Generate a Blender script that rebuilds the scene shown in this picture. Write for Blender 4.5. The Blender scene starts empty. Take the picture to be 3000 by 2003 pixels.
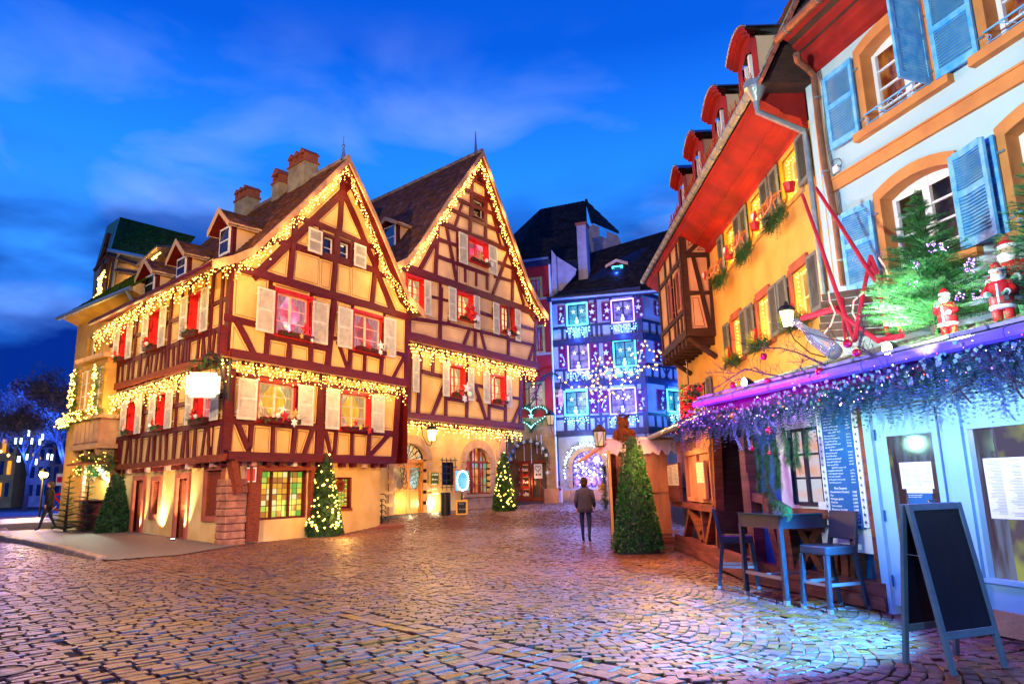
import bpy, math, random
import numpy as np
from mathutils import Vector, Matrix
from mathutils.geometry import tessellate_polygon
random.seed(7)
R = random.random
def U(a, b): return a + (b - a) * random.random()
SC = bpy.context.scene
COL = SC.collection

# ------------------------------------------------------------------ camera
EYE = 1.5
PITCH, ROLL, FPX = math.radians(11.5), math.radians(-1.43), 2057.0
FW = Vector((0, math.cos(PITCH), math.sin(PITCH)))
_u0 = Vector((0, -math.sin(PITCH), math.cos(PITCH)))
RT = Vector((1, 0, 0)) * math.cos(ROLL) + _u0 * math.sin(ROLL)
UP = Vector((-1, 0, 0)) * math.sin(ROLL) + _u0 * math.cos(ROLL)
cd = bpy.data.cameras.new('camera')
cam = bpy.data.objects.new('camera', cd)
COL.objects.link(cam)
cd.sensor_width = 36.0
cd.lens = 36.0 * FPX / 3000.0
cd.clip_start = 0.05
cd.clip_end = 3000
m = Matrix((RT, UP, -FW)).transposed().to_4x4()
m.translation = Vector((0, 0, EYE))
cam.matrix_world = m
SC.camera = cam

# ------------------------------------------------------------------ view, world
SC.view_settings.view_transform = 'Standard'
SC.view_settings.look = 'None'
SC.view_settings.exposure = 0.0
SC.view_settings.gamma = 1.0
SC.view_settings.use_curve_mapping = False
SC.render.engine = 'CYCLES'
SC.cycles.use_denoising = True
try:
  SC.cycles.denoiser = 'OPENIMAGEDENOISE'
except Exception:
  pass
SC.cycles.max_bounces = 6
SC.cycles.diffuse_bounces = 3
SC.cycles.sample_clamp_indirect = 6.0
SC.cycles.use_light_tree = True

world = bpy.data.worlds.new("World")
SC.world = world
world.use_nodes = True
nt = world.node_tree
N = nt.nodes
for n in list(N): N.remove(n)
def wn(t, **k):
  n = N.new(t)
  for a, b in k.items(): setattr(n, a, b)
  return n
L = nt.links.new
wo = wn('ShaderNodeOutputWorld'); bg = wn('ShaderNodeBackground')
tc = wn('ShaderNodeTexCoord')
sep = wn('ShaderNodeSeparateXYZ'); L(tc.outputs['Generated'], sep.inputs[0])
ramp = wn('ShaderNodeValToRGB'); L(sep.outputs['Z'], ramp.inputs[0])
cr = ramp.color_ramp
cr.elements[0].position = 0.0; cr.elements[0].color = (0.006, 0.06, 0.34, 1)
cr.elements[1].position = 0.16; cr.elements[1].color = (0.015, 0.15, 0.72, 1)
for p_, c_ in ((0.30, (0.035, 0.27, 1.0)), (0.42, (0.015, 0.23, 1.0)), (0.56, (0.002, 0.095, 0.66)), (1.0, (0.001, 0.04, 0.36))):
  e = cr.elements.new(p_); e.color = c_ + (1,)
# streaky clouds, stretched along the wind
mp = wn('ShaderNodeMapping'); mp.inputs['Scale'].default_value = (1.5, 1.1, 3.4); mp.inputs['Rotation'].default_value = (0, 0.35, 0.1)
mp.inputs['Location'].default_value = (1.17, -3.73, -4.98)
L(tc.outputs['Generated'], mp.inputs[0])
nz = wn('ShaderNodeTexNoise'); nz.inputs['Scale'].default_value = 2.4; nz.inputs['Detail'].default_value = 5; nz.inputs['Roughness'].default_value = 0.5
nz.inputs['Distortion'].default_value = 0.35
L(mp.outputs[0], nz.inputs['Vector'])
cm = wn('ShaderNodeMapRange'); cm.inputs[1].default_value = 0.50; cm.inputs[2].default_value = 0.78; L(nz.outputs['Fac'], cm.inputs[0])
hz = wn('ShaderNodeMapRange'); hz.inputs[1].default_value = 0.60; hz.inputs[2].default_value = 0.28; L(sep.outputs['Z'], hz.inputs[0])
mul = wn('ShaderNodeMath', operation='MULTIPLY'); lowf = wn('ShaderNodeMapRange'); lowf.inputs[1].default_value = 0.17; lowf.inputs[2].default_value = 0.30; L(sep.outputs['Z'], lowf.inputs[0])
ml = wn('ShaderNodeMath', operation='MULTIPLY'); L(cm.outputs[0], ml.inputs[0]); L(lowf.outputs[0], ml.inputs[1]); L(ml.outputs[0], mul.inputs[0]); L(hz.outputs[0], mul.inputs[1])
mix = wn('ShaderNodeMixRGB'); L(mul.outputs[0], mix.inputs[0]); L(ramp.outputs[0], mix.inputs[1]); mix.inputs[2].default_value = (0.34, 0.48, 1.0, 1)
mp2 = wn('ShaderNodeMapping'); mp2.inputs['Scale'].default_value = (1.1, 1.3, 3.0); mp2.inputs['Location'].default_value = (3.71, -2.91, -2.85)
L(tc.outputs['Generated'], mp2.inputs[0])
nz2 = wn('ShaderNodeTexNoise'); nz2.inputs['Scale'].default_value = 2.6; nz2.inputs['Detail'].default_value = 5
L(mp2.outputs[0], nz2.inputs['Vector'])
cm2 = wn('ShaderNodeMapRange'); cm2.inputs[1].default_value = 0.43; cm2.inputs[2].default_value = 0.57; L(nz2.outputs['Fac'], cm2.inputs[0])
hz2 = wn('ShaderNodeMapRange'); hz2.inputs[1].default_value = 0.44; hz2.inputs[2].default_value = 0.29; L(sep.outputs['Z'], hz2.inputs[0])
mul2 = wn('ShaderNodeMath', operation='MULTIPLY'); L(cm2.outputs[0], mul2.inputs[0]); L(hz2.outputs[0], mul2.inputs[1])
mul3 = wn('ShaderNodeMath', operation='MULTIPLY'); L(mul2.outputs[0], mul3.inputs[0]); mul3.inputs[1].default_value = 1.0
mix2 = wn('ShaderNodeMixRGB'); L(mul3.outputs[0], mix2.inputs[0]); L(mix.outputs[0], mix2.inputs[1]); mix2.inputs[2].default_value = (0.001, 0.022, 0.24, 1)
L(mix2.outputs[0], bg.inputs[0]); bg.inputs[1].default_value = 1.25
L(bg.outputs[0], wo.inputs[0])

# ------------------------------------------------------------------ lamps (helpers; lamps proper live with their fixtures)
LM = 3.0
def lamp(kind, loc, power, col, rad=0.05, aim=None, angle=60, blend=0.5, name='lamp_light', parent=None):
  d = bpy.data.lights.new(name, kind)
  d.energy = power * LM; d.color = col; d.shadow_soft_size = rad
  if kind == 'SPOT': d.spot_size = math.radians(angle); d.spot_blend = blend
  o = bpy.data.objects.new(name, d); COL.objects.link(o)
  o.location = loc
  if aim is not None:
    o.rotation_euler = (Vector(aim) - Vector(loc)).to_track_quat('-Z', 'Y').to_euler()
  return o
WARM = (1.0, 0.62, 0.22); AMBER = (1.0, 0.50, 0.12); COOL = (0.35, 0.75, 1.0)
# street floods that stand round the square, out of the frame
lamp('SPOT', (-9.0, -3.0, 9.0), 8200, (1.0, 0.72, 0.38), 0.25, (-7.5, 26, 8), 56, 0.8, 'flood_lamp')
lamp('SPOT', (1.0, -1.0, 4.2), 300, (0.25, 0.66, 1.0), 0.10, (4.8, 6.6, 1.2), 40, 0.6, 'flood_lamp')
lamp('SPOT', (-4.5, 2.5, 4.5), 2500, (0.80, 1.0, 0.98), 0.10, (6.5, 8.5, 6.2), 62, 0.5, 'flood_lamp')
lamp('SPOT', (3.0, 9.0, 9.0), 4200, (1.0, 0.68, 0.34), 0.25, (-3.2, 32, 8), 38, 0.8, 'flood_lamp')  # added flood, stands for no known lamp; brightens the rear house
lamp('POINT', (-3.5, 1.0, 7.0), 230, (1.0, 0.36, 0.16), 0.2, name='warm_light')  # this and the points below are added to warm the ground, no lamps stand there
lamp('POINT', (-8.0, 15.5, 6.0), 560, (1.0, 0.42, 0.04), 0.3, name='warm_light')
lamp('POINT', (0.5, 14.5, 6.0), 330, (1.0, 0.38, 0.12), 0.3, name='warm_light')
lamp('POINT', (-2.5, 21.5, 4.5), 260, (1.0, 0.55, 0.14), 0.3, name='warm_light')

# ------------------------------------------------------------------ geometry helpers
def ground_z(x, y):
  t = min(1.0, max(0.0, (y - 24.5) / 5.0))
  return .45 * t * t * (3 - 2 * t) + max(0.0, y - 29.5) * .007
ZO = dict(S=(0, 0, 1), D=(0, 0, 0.78265), A=(0, 550, 3.136), B=(600, 400, 3.135), C=(600, 850, 3.135), Q=(0, 1050, 2.613),
          E=(600, 1200, 3.485), F=(1050, 400, 3.135), G=(1100, 850, 3.485), I=(1100, 1200, 3.915), J=(1480, 550, 3.137),
          K=(1480, 1000, 3.137), H=(1880, 0, 3.135), Y=(1880, 450, 3.135), V=(1700, 1050, 2.412), W=(2000, 850, 3.484),
          M=(2400, 0, 3.137), N=(2350, 450, 2.851), T=(2050, 950, 2.851), X=(2500, 950, 3.136), P=(2050, 1400, 3.4836),
          O=(2500, 1400, 2.6), Z=(0, 1450, 2.835), L=(0, 1100, 2.85), R=(700, 1450, 2.61))
def spx(z, x, y):
  a = ZO[z]; return a[0] + x / a[2], a[1] + y / a[2]
def ray(px, py):
  return FW + RT * ((px - 1500.0) / FPX) - UP * ((py - 1001.5) / FPX)
def gpt(z, x, y):
  d = ray(*spx(z, x, y)); t = 5.0
  for i in range(60):
    t = .5 * t + .5 * (ground_z(0, t * d.y) - EYE) / d.z
  return Vector((t * d.x, t * d.y, ground_z(0, t * d.y)))
class Plane:
  """vertical wall plane: origin, heading in degrees from +Y towards +X; n points out of the wall towards the square"""
  def __init__(s, x, y, ang, out=0.0):
    a = math.radians(ang); s.ang = ang
    s.u = Vector((math.sin(a), math.cos(a), 0))
    n = Vector((s.u.y, -s.u.x, 0))
    if n.dot(Vector((-x, -y, 0))) < 0: n = -n
    s.n = n
    s.o = Vector((x, y, 0)) + n * out
  def off(s, d):
    p = Plane.__new__(Plane); p.u, p.n, p.ang = s.u, s.n, s.ang; p.o = s.o + s.n * d; return p
  def P(s, u, z, d=0.0): return s.o + s.u * u + s.n * d + Vector((0, 0, z))
  def uz(s, z, x, y, d=0.0):
    r = ray(*spx(z, x, y))
    t = (s.o.dot(s.n) + d) / r.dot(s.n)
    w = r * t
    return (w - s.o).dot(s.u), w.z + EYE
  def rect(s, z, x0, y0, x1, y1, d=0.0):
    a = s.uz(z, x0, y0, d); b = s.uz(z, x1, y1, d)
    return min(a[0], b[0]), max(a[0], b[0]), min(a[1], b[1]), max(a[1], b[1])

class MB:
  def __init__(s): s.v = []; s.f = []; s.m = []
  def add(s, vs, fs, m=0):
    b = len(s.v); s.v += [tuple(v) for v in vs]
    for f in fs: s.f.append([b + i for i in f]); s.m.append(m)
  def box8(s, p, m=0):
    s.add(p, [(0, 3, 2, 1), (4, 5, 6, 7), (0, 1, 5, 4), (1, 2, 6, 5), (2, 3, 7, 6), (3, 0, 4, 7)], m)
  def box(s, c, sx, sy, sz, ax=None, m=0):
    X, Y, Z = ax or (Vector((1, 0, 0)), Vector((0, 1, 0)), Vector((0, 0, 1)))
    c = Vector(c); h = [(-1, -1), (1, -1), (1, 1), (-1, 1)]
    s.box8([c + X * (a * sx / 2) + Y * (b * sy / 2) + Z * (k * sz / 2) for k in (-1, 1) for a, b in h], m)
  def pbox(s, pl, u0, u1, z0, z1, d0, d1, m=0):
    s.box8([pl.P(u0, z0, d0), pl.P(u1, z0, d0), pl.P(u1, z0, d1), pl.P(u0, z0, d1),
        pl.P(u0, z1, d0), pl.P(u1, z1, d0), pl.P(u1, z1, d1), pl.P(u0, z1, d1)], m)
  def prism(s, pts, off, m=0):
    n = len(pts); off = Vector(off)
    s.add([Vector(p) for p in pts] + [Vector(p) + off for p in pts],
              [tuple(range(n))[::-1], tuple(range(n, 2 * n))] + [(i, (i + 1) % n, n + (i + 1) % n, n + i) for i in range(n)], m)
  def tube(s, pts, r, k=6, m=0, cap=True, r1=None):
    pts = [Vector(p) for p in pts]; n = len(pts); vs = []
    ref = None
    for i, p in enumerate(pts):
      t = (pts[min(i + 1, n - 1)] - pts[max(i - 1, 0)])
      if t.length < 1e-9: t = Vector((0, 0, 1))
      t.normalize()
      if ref is None:
        ref = t.cross(Vector((0, 0, 1)))
        if ref.length < 1e-3: ref = Vector((1, 0, 0))
      ref = (ref - t * ref.dot(t)).normalized(); b = t.cross(ref)
      rr = (r[i] if isinstance(r, (list, tuple)) else (r if r1 is None else r + (r1 - r) * i / max(1, n - 1)))
      for j in range(k):
        a = 2 * math.pi * j / k
        vs.append(p + (ref * math.cos(a) + b * math.sin(a)) * rr)
    fs = [(i * k + j, i * k + (j + 1) % k, (i + 1) * k + (j + 1) % k, (i + 1) * k + j) for i in range(n - 1) for j in range(k)]
    if cap: fs += [tuple(range(k))[::-1], tuple(range((n - 1) * k, n * k))]
    s.add(vs, fs, m)
  def lathe(s, c, prof, k=12, m=0, ax=None):
    X, Y, Z = ax or (Vector((1, 0, 0)), Vector((0, 1, 0)), Vector((0, 0, 1)))
    c = Vector(c); vs = []
    for r, z in prof:
      for j in range(k):
        a = 2 * math.pi * j / k
        vs.append(c + X * (r * math.cos(a)) + Y * (r * math.sin(a)) + Z * z)
    n = len(prof)
    fs = [(i * k + j, i * k + (j + 1) % k, (i + 1) * k + (j + 1) % k, (i + 1) * k + j) for i in range(n - 1) for j in range(k)]
    fs += [tuple(range(k))[::-1], tuple(range((n - 1) * k, n * k))]
    s.add(vs, fs, m)
  def ball(s, c, r, k=8, m=0, sz=1.0):
    s.lathe(c, [(r * math.sin(math.pi * i / (k // 2 + 1)) + 1e-5, -r * sz * math.cos(math.pi * i / (k // 2 + 1))) for i in range(k // 2 + 2)], k, m)
  def octa(s, c, r, m=0):
    x, y, z = c
    s.add([(x + r, y, z), (x - r, y, z), (x, y + r, z), (x, y - r, z), (x, y, z + r), (x, y, z - r)],
              [(0, 2, 4), (2, 1, 4), (1, 3, 4), (3, 0, 4), (2, 0, 5), (1, 2, 5), (3, 1, 5), (0, 3, 5)], m)
  def star(s, c, r, X, Y, th, m=0, k=5, inner=0.42, rot=0.0):
    c = Vector(c); Z = X.cross(Y).normalized(); vs = []
    for i in range(2 * k):
      a = math.pi / 2 + math.pi * i / k + rot; q = r if i % 2 == 0 else r * inner
      vs.append(c + X * (math.cos(a) * q) + Y * (math.sin(a) * q))
    n = 2 * k
    s.add(vs + [c + Z * th, c - Z * th], [(i, (i + 1) % n, n) for i in range(n)] + [((i + 1) % n, i, n + 1) for i in range(n)], m)

ORG = {}
def mk(name, mb, mats, parent=None, smooth=False, kind=None, label=None):
  """link the collected shapes (world coordinates) as ONE mesh object, child of parent"""
  me = bpy.data.meshes.new(name)
  root = parent
  org = ORG.get(parent.name, Vector((0, 0, 0))) if parent is not None else None
  if parent is None:
    a = np.array(mb.v); org = Vector((float(a[:, 0].mean()), float(a[:, 1].mean()), float(a[:, 2].min())))
  me.from_pydata([(v[0] - org[0], v[1] - org[1], v[2] - org[2]) for v in mb.v], [], mb.f)
  if not isinstance(mats, (list, tuple)): mats = [mats]
  for q in mats: me.materials.append(q)
  if len(mats) > 1: me.polygons.foreach_set('material_index', mb.m)
  if smooth: me.polygons.foreach_set('use_smooth', [True] * len(me.polygons))
  me.validate(); me.update()
  o = bpy.data.objects.new(name, me); COL.objects.link(o)
  if parent is not None:
    o.parent = parent
  else:
    o.location = org
  ORG[o.name] = org
  if kind: o['kind'] = kind
  if label: o['label'] = label
  return o
def thing(name, label, cat, loc, group=None, rz=0.0):
  o = bpy.data.objects.new(name, None); COL.objects.link(o)
  o.empty_display_size = 0.2
  o.location = loc; o.rotation_euler = (0, 0, rz)
  ORG[o.name] = Vector(loc)
  o['label'] = label; o['category'] = cat
  if group: o['group'] = group
  return o
def tag(o, label=None, cat=None, group=None, kind=None):
  if label: o['label'] = label
  if cat: o['category'] = cat
  if group: o['group'] = group
  if kind: o['kind'] = kind
  return o
def inst(src, loc=None, rot=None, parent=None, scale=None):
  """a copy of a mesh object that shares its data"""
  o = src.copy(); COL.objects.link(o)
  if parent is not None: o.parent = parent
  if loc is not None: o.location = loc
  if rot is not None: o.rotation_euler = rot
  if scale is not None: o.scale = scale
  return o
def copy_tree(o, parent=None):
  c = o.copy(); COL.objects.link(c)
  if parent is not None: c.parent = parent
  for ch in list(o.children): copy_tree(ch, c)
  return c

# ------------------------------------------------------------------ materials
def mat(name, c1, c2=None, scale=6.0, rough=0.75, bump=0.0, bscale=30.0, metal=0.0, spec=0.3, detail=5, stretch=None, tint=None, isl=0.0, alpha=None, trans=0.0, emit=None, es=0.0):
  """procedural surface: two base colours mixed by noise, fine bump, optional per-piece variation"""
  M = bpy.data.materials.new(name); M.use_nodes = True
  t = M.node_tree; b = t.nodes['Principled BSDF']; l = t.links.new
  b.inputs['Roughness'].default_value = rough; b.inputs['Metallic'].default_value = metal
  b.inputs['Specular IOR Level'].default_value = spec
  if trans: b.inputs['Transmission Weight'].default_value = trans
  co = t.nodes.new('ShaderNodeTexCoord'); mp_ = t.nodes.new('ShaderNodeMapping'); l(co.outputs['Object'], mp_.inputs[0])
  if stretch: mp_.inputs['Scale'].default_value = stretch
  col = None
  if c2 is not None:
    nz_ = t.nodes.new('ShaderNodeTexNoise'); nz_.inputs['Scale'].default_value = scale; nz_.inputs['Detail'].default_value = detail
    l(mp_.outputs[0], nz_.inputs['Vector'])
    mr = t.nodes.new('ShaderNodeMapRange'); mr.inputs[1].default_value = .35; mr.inputs[2].default_value = .65; l(nz_.outputs['Fac'], mr.inputs[0])
    mx = t.nodes.new('ShaderNodeMixRGB'); l(mr.outputs[0], mx.inputs[0])
    mx.inputs[1].default_value = (*c1, 1); mx.inputs[2].default_value = (*c2, 1); col = mx.outputs[0]
  if isl or tint:
    hs = t.nodes.new('ShaderNodeHueSaturation')
    if col is not None: l(col, hs.inputs['Color'])
    else: hs.inputs['Color'].default_value = (*c1, 1)
    if tint:
      at = t.nodes.new('ShaderNodeAttribute'); at.attribute_name = tint; src = at.outputs['Fac']
    else:
      ge = t.nodes.new('ShaderNodeNewGeometry'); src = ge.outputs['Random Per Island']
    r1 = t.nodes.new('ShaderNodeMapRange'); r1.inputs[3].default_value = 1 - (isl or .45); r1.inputs[4].default_value = 1 + (isl or .45)
    l(src, r1.inputs[0]); l(r1.outputs[0], hs.inputs['Value'])
    ms = t.nodes.new('ShaderNodeMath'); ms.operation = 'MULTIPLY'; l(src, ms.inputs[0]); ms.inputs[1].default_value = 7.31
    fr = t.nodes.new('ShaderNodeMath'); fr.operation = 'FRACT'; l(ms.outputs[0], fr.inputs[0])
    r2 = t.nodes.new('ShaderNodeMapRange'); r2.inputs[3].default_value = .48; r2.inputs[4].default_value = .525
    l(fr.outputs[0], r2.inputs[0]); l(r2.outputs[0], hs.inputs['Hue'])
    r3 = t.nodes.new('ShaderNodeMapRange'); r3.inputs[3].default_value = .7; r3.inputs[4].default_value = 1.2
    l(fr.outputs[0], r3.inputs[0]); l(r3.outputs[0], hs.inputs['Saturation'])
    col = hs.outputs[0]
  if col is not None: l(col, b.inputs['Base Color'])
  else: b.inputs['Base Color'].default_value = (*c1, 1)
  if bump:
    nb = t.nodes.new('ShaderNodeTexNoise'); nb.inputs['Scale'].default_value = bscale; nb.inputs['Detail'].default_value = 6
    l(mp_.outputs[0], nb.inputs['Vector'])
    bp = t.nodes.new('ShaderNodeBump'); bp.inputs['Strength'].default_value = bump; bp.inputs['Distance'].default_value = .02
    l(nb.outputs['Fac'], bp.inputs['Height']); l(bp.outputs[0], b.inputs['Normal'])
  if emit:
    b.inputs['Emission Color'].default_value = (*emit, 1); b.inputs['Emission Strength'].default_value = es
  return M
def glow(name, c, s, c2=None, scale=4.0, rough=0.2, sample=False, stretch=None, thr=(.4, .6)):
  """something that gives off light: a bulb, a lit pane; noise stands for what hangs behind the glass"""
  M = bpy.data.materials.new(name); M.use_nodes = True
  t = M.node_tree; b = t.nodes['Principled BSDF']; l = t.links.new
  b.inputs['Base Color'].default_value = (.02, .02, .02, 1); b.inputs['Roughness'].default_value = rough
  b.inputs['Emission Color'].default_value = (*c, 1); b.inputs['Emission Strength'].default_value = s
  if c2 is not None:
    co = t.nodes.new('ShaderNodeTexCoord'); mp_ = t.nodes.new('ShaderNodeMapping'); l(co.outputs['Object'], mp_.inputs[0])
    if stretch: mp_.inputs['Scale'].default_value = stretch
    nz_ = t.nodes.new('ShaderNodeTexNoise'); nz_.inputs['Scale'].default_value = scale; nz_.inputs['Detail'].default_value = 3
    l(mp_.outputs[0], nz_.inputs['Vector'])
    mr = t.nodes.new('ShaderNodeMapRange'); mr.inputs[1].default_value = thr[0]; mr.inputs[2].default_value = thr[1]; l(nz_.outputs['Fac'], mr.inputs[0])
    mx = t.nodes.new('ShaderNodeMixRGB'); l(mr.outputs[0], mx.inputs[0]); mx.inputs[1].default_value = (*c, 1); mx.inputs[2].default_value = (*c2, 1)
    l(mx.outputs[0], b.inputs['Emission Color'])
  M.cycles.emission_sampling = 'FRONT' if sample else 'NONE'
  return M
m_timber = mat('red_timber', (.115, .002, .003), (.05, .0015, .003), 5, .55, .5, 40, stretch=(1, 1, 6))
m_timberd = mat('weathered_timber', (.30, .06, .02), (.12, .02, .01), 8, .8, .8, 30, stretch=(1, 1, 8))
m_plaster = mat('ochre_plaster', (.72, .46, .17), (.58, .35, .11), 1.3, .85, .25, 14)
m_plasterp = mat('pale_plaster', (.68, .44, .24), (.54, .33, .17), 1.3, .85, .25, 14)
m_line = mat('painted_line', (.10, .02, .01), rough=.7)
m_cream = mat('cream_plaster', (.72, .50, .19), (.58, .36, .10), 1.3, .9, .35, 10)
m_shut = mat('shutter_paint', (.62, .60, .52), (.48, .46, .40), 5, .5, .15, 20)
m_wframe = mat('window_frame_paint', (.75, .55, .40), (.6, .42, .3), 5, .4)
m_redframe = mat('red_window_frame', (.55, .02, .02), (.35, .01, .01), 5, .4)
m_dark = mat('dark_iron', (.012, .012, .014), rough=.5, metal=.3)
m_tile = mat('brown_roof_tile', (.19, .055, .018), (.09, .03, .012), 3, .8, .6, 40, isl=.4)
m_tiledk = mat('dark_roof_tile', (.035, .03, .03), (.015, .014, .016), 3, .8, .6, 40, isl=.35, spec=.08)
m_tilegreen = mat('green_roof_tile', (.05, .17, .008), (.06, .05, .012), 2.5, .9, .6, 40, isl=.4, spec=.03)  # green and brown mixed by noise
m_ridge = mat('ridge_tile', (.22, .10, .06), (.35, .33, .25), 3, .8, .3, 20, isl=.3)
m_sand = mat('red_sandstone', (.40, .11, .05), (.28, .07, .04), 3, .85, .6, 18)
m_ysand = mat('yellow_sandstone', (.50, .28, .08), (.36, .19, .06), 3, .85, .5, 16, isl=.18)
m_stone = mat('rubble_stone', (.45, .2, .1), (.25, .09, .05), 4, .9, .9, 12)
m_wood = mat('stall_wood', (.55, .20, .04), (.34, .10, .02), 4, .55, .3, 30, stretch=(1, 1, .15), isl=.2)
m_woodr = mat('stained_plank', (.22, .035, .012), (.10, .015, .008), 4, .5, .5, 30, stretch=(.3, .3, 3), isl=.25)
m_door = mat('oak_door', (.62, .27, .05), (.46, .18, .03), 4, .4, .2, 30, stretch=(6, 6, .6))
m_green = mat('fir_green', (.02, .085, .012), (.012, .045, .01), 8, .75, isl=.5)
m_pine = mat('pine_sprig', (.03, .14, .02), (.02, .08, .015), 8, .7, isl=.5)
m_bark = mat('dark_bark', (.05, .03, .025), (.02, .012, .012), 20, .9, .5)
m_white = mat('white_paint', (.78, .76, .72), (.7, .68, .64), 5, .5)
m_redp = mat('red_paint', (.55, .01, .01), (.4, .008, .01), 6, .45)
m_gold = mat('gold_star', (.75, .42, .08), rough=.35, metal=.4)
m_wire = mat('light_wire', (.35, .25, .12), rough=.6)
m_bulb = glow('warm_bulb', (1.0, .54, .09), 12)
m_cbulb = glow('cyan_bulb', (.25, .85, 1.0), 7)
m_vbulb = glow('violet_bulb', (.45, .18, 1.0), 8)
m_rbulb = glow('red_bulb', (1.0, .06, .04), 9)
m_wbulb = glow('white_bulb', (.8, .9, 1.0), 14)
m_glass = bpy.data.materials.new('window_glass'); m_glass.use_nodes = True
_t = m_glass.node_tree; _b = _t.nodes['Principled BSDF']
_tr = _t.nodes.new('ShaderNodeBsdfTransparent'); _gl = _t.nodes.new('ShaderNodeBsdfGlossy'); _gl.inputs['Roughness'].default_value = .16
_mx = _t.nodes.new('ShaderNodeMixShader'); _mx.inputs[0].default_value = .05
_t.links.new(_tr.outputs[0], _mx.inputs[1]); _t.links.new(_gl.outputs[0], _mx.inputs[2])
_t.links.new(_mx.outputs[0], _t.nodes['Material Output'].inputs['Surface'])
# ------------------------------------------------------------------ ground
def sheet(name, mt, xs, ys, dz=0.0, kind='structure'):
  b = MB(); vs = [(x, y, ground_z(x, y) + dz) for y in ys for x in xs]; k = len(xs)
  b.add(vs, [(j * k + i, j * k + i + 1, (j + 1) * k + i + 1, (j + 1) * k + i) for j in range(len(ys) - 1) for i in range(k - 1)])
  me = bpy.data.meshes.new(name); me.from_pydata(b.v, [], b.f); me.materials.append(mt)
  o = bpy.data.objects.new(name, me); COL.objects.link(o); o['kind'] = kind; ORG[o.name] = Vector((0, 0, 0))
  return o
m_joint = mat('joint_earth', (.035, .016, .010), (.015, .010, .008), 9, .95, .8, 60)
m_cobble = mat('porphyry_cobble', (.165, .050, .022), (.095, .030, .018), 11, .44, .55, 38, isl=.34, tint='tint', spec=.4)
m_asph = mat('asphalt', (.17, .14, .12), (.12, .10, .09), 14, .55, .7, 90)
m_kerb = mat('granite_kerb', (.42, .30, .16), (.30, .20, .11), 9, .7, .5, 40)
ground = sheet('ground', m_joint, [-300, -60, -30, -15, 0, 15, 30, 60, 300], [-40, -10, 0, 12, 20, 24.5, 25, 25.5, 26, 26.5, 27, 27.5, 28, 28.5, 29, 29.5, 35, 45, 60, 120, 400], -0.018)

dA = Vector((.678, -.735)); nA = Vector((.735, .678))
TB = ((gpt('S', 937, 1687)), (gpt('S', 1600, 1546)))
tbd = Vector((TB[1].x - TB[0].x, TB[1].y - TB[0].y)).normalized(); tbn = Vector((-tbd.y, tbd.x))
def band_t(x, y): return (x - TB[0].x) * tbn.x + (y - TB[0].y) * tbn.y
def zone(x, y):
  """paving pattern at a point: 'row' (left of the gutter), 'edge', 'fan', 'track', or None where no stone lies"""
  t = x * nA.x + y * nA.y
  if t < 4.45: return 'row'
  if t < 4.87: return 'edge'
  if x < -9.6 and t > 4.45 : return None
  if abs(band_t(x, y)) < .62 and y > 9: return 'track'
  return 'fan'
ST = []   # cx, cy, ax, ay (unit long axis), length, width
def seen(x, y):
  return y > 3.6 and abs(x) < .80 * y + 1.6 and y < 44
def blocked(x, y):
  # under the houses on the left, the right-hand stalls, beyond the far house
  ux, uy = x + 8.41, y - 20.91
  if ux * .857 - uy * .515 < -.45 and ux * -.669 - uy * .743 < -.3 and y > 20.5: return True   # inside/behind the front house
  if y > 27 and x < -5.4 + (y - 29) * .667 - .2: return True
  if x > 3.35 and y < 12.5 and (x - 3.47) * .966 + (y - 10.91) * .259 > .06: return True
  if x > 3.9 and y >= 12.5 and y < 17.5: return True
  if x > 5.6 and y >= 17.5: return True
  return False
# rows with the long side across the gutter line
s = -34.0
row = 0
while s < 12:
  wv = U(.118, .135); t = -9.0 + (row % 2) * .11; 
  while t < 4.45:
    ln = U(.19, .27)
    if t + ln > 4.38: ln = 4.46 - t
    if ln < .07: break
    if 1.66 < t < 1.80: t = 1.80
    if .98 < t < 1.1: t = 1.10
    tc_ = t + ln / 2; x = dA.x * s + nA.x * tc_; y = dA.y * s + nA.y * tc_
    # cut at the linear joints
    if seen(x, y) and t + ln < 4.47:
      ST.append((x, y, nA.x, nA.y, ln - .022, wv - .020))
    t += ln
  s += wv; row += 1
for r_, tt in enumerate((4.56, 4.75)):
  s = -34.0
  while s < 12:
    ln = U(.17, .24); x = dA.x * (s + ln / 2) + nA.x * tt; y = dA.y * (s + ln / 2) + nA.y * tt
    if seen(x, y) and x > -9.5: ST.append((x, y, dA.x, dA.y, ln - .01, .175))
    s += ln
# track bands, rows along the street
for r_ in range(-5, 6):
  s = -8.0
  while s < 34:
    ln = U(.16, .22); x = TB[0].x + tbd.x * s + tbn.x * r_ * .117; y = TB[0].y + tbd.y * s + tbn.y * r_ * .117
    if seen(x, y) and zone(x, y) == 'track' and not blocked(x, y): ST.append((x, y, tbd.x, tbd.y, ln - .008, .108))
    s += ln
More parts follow.
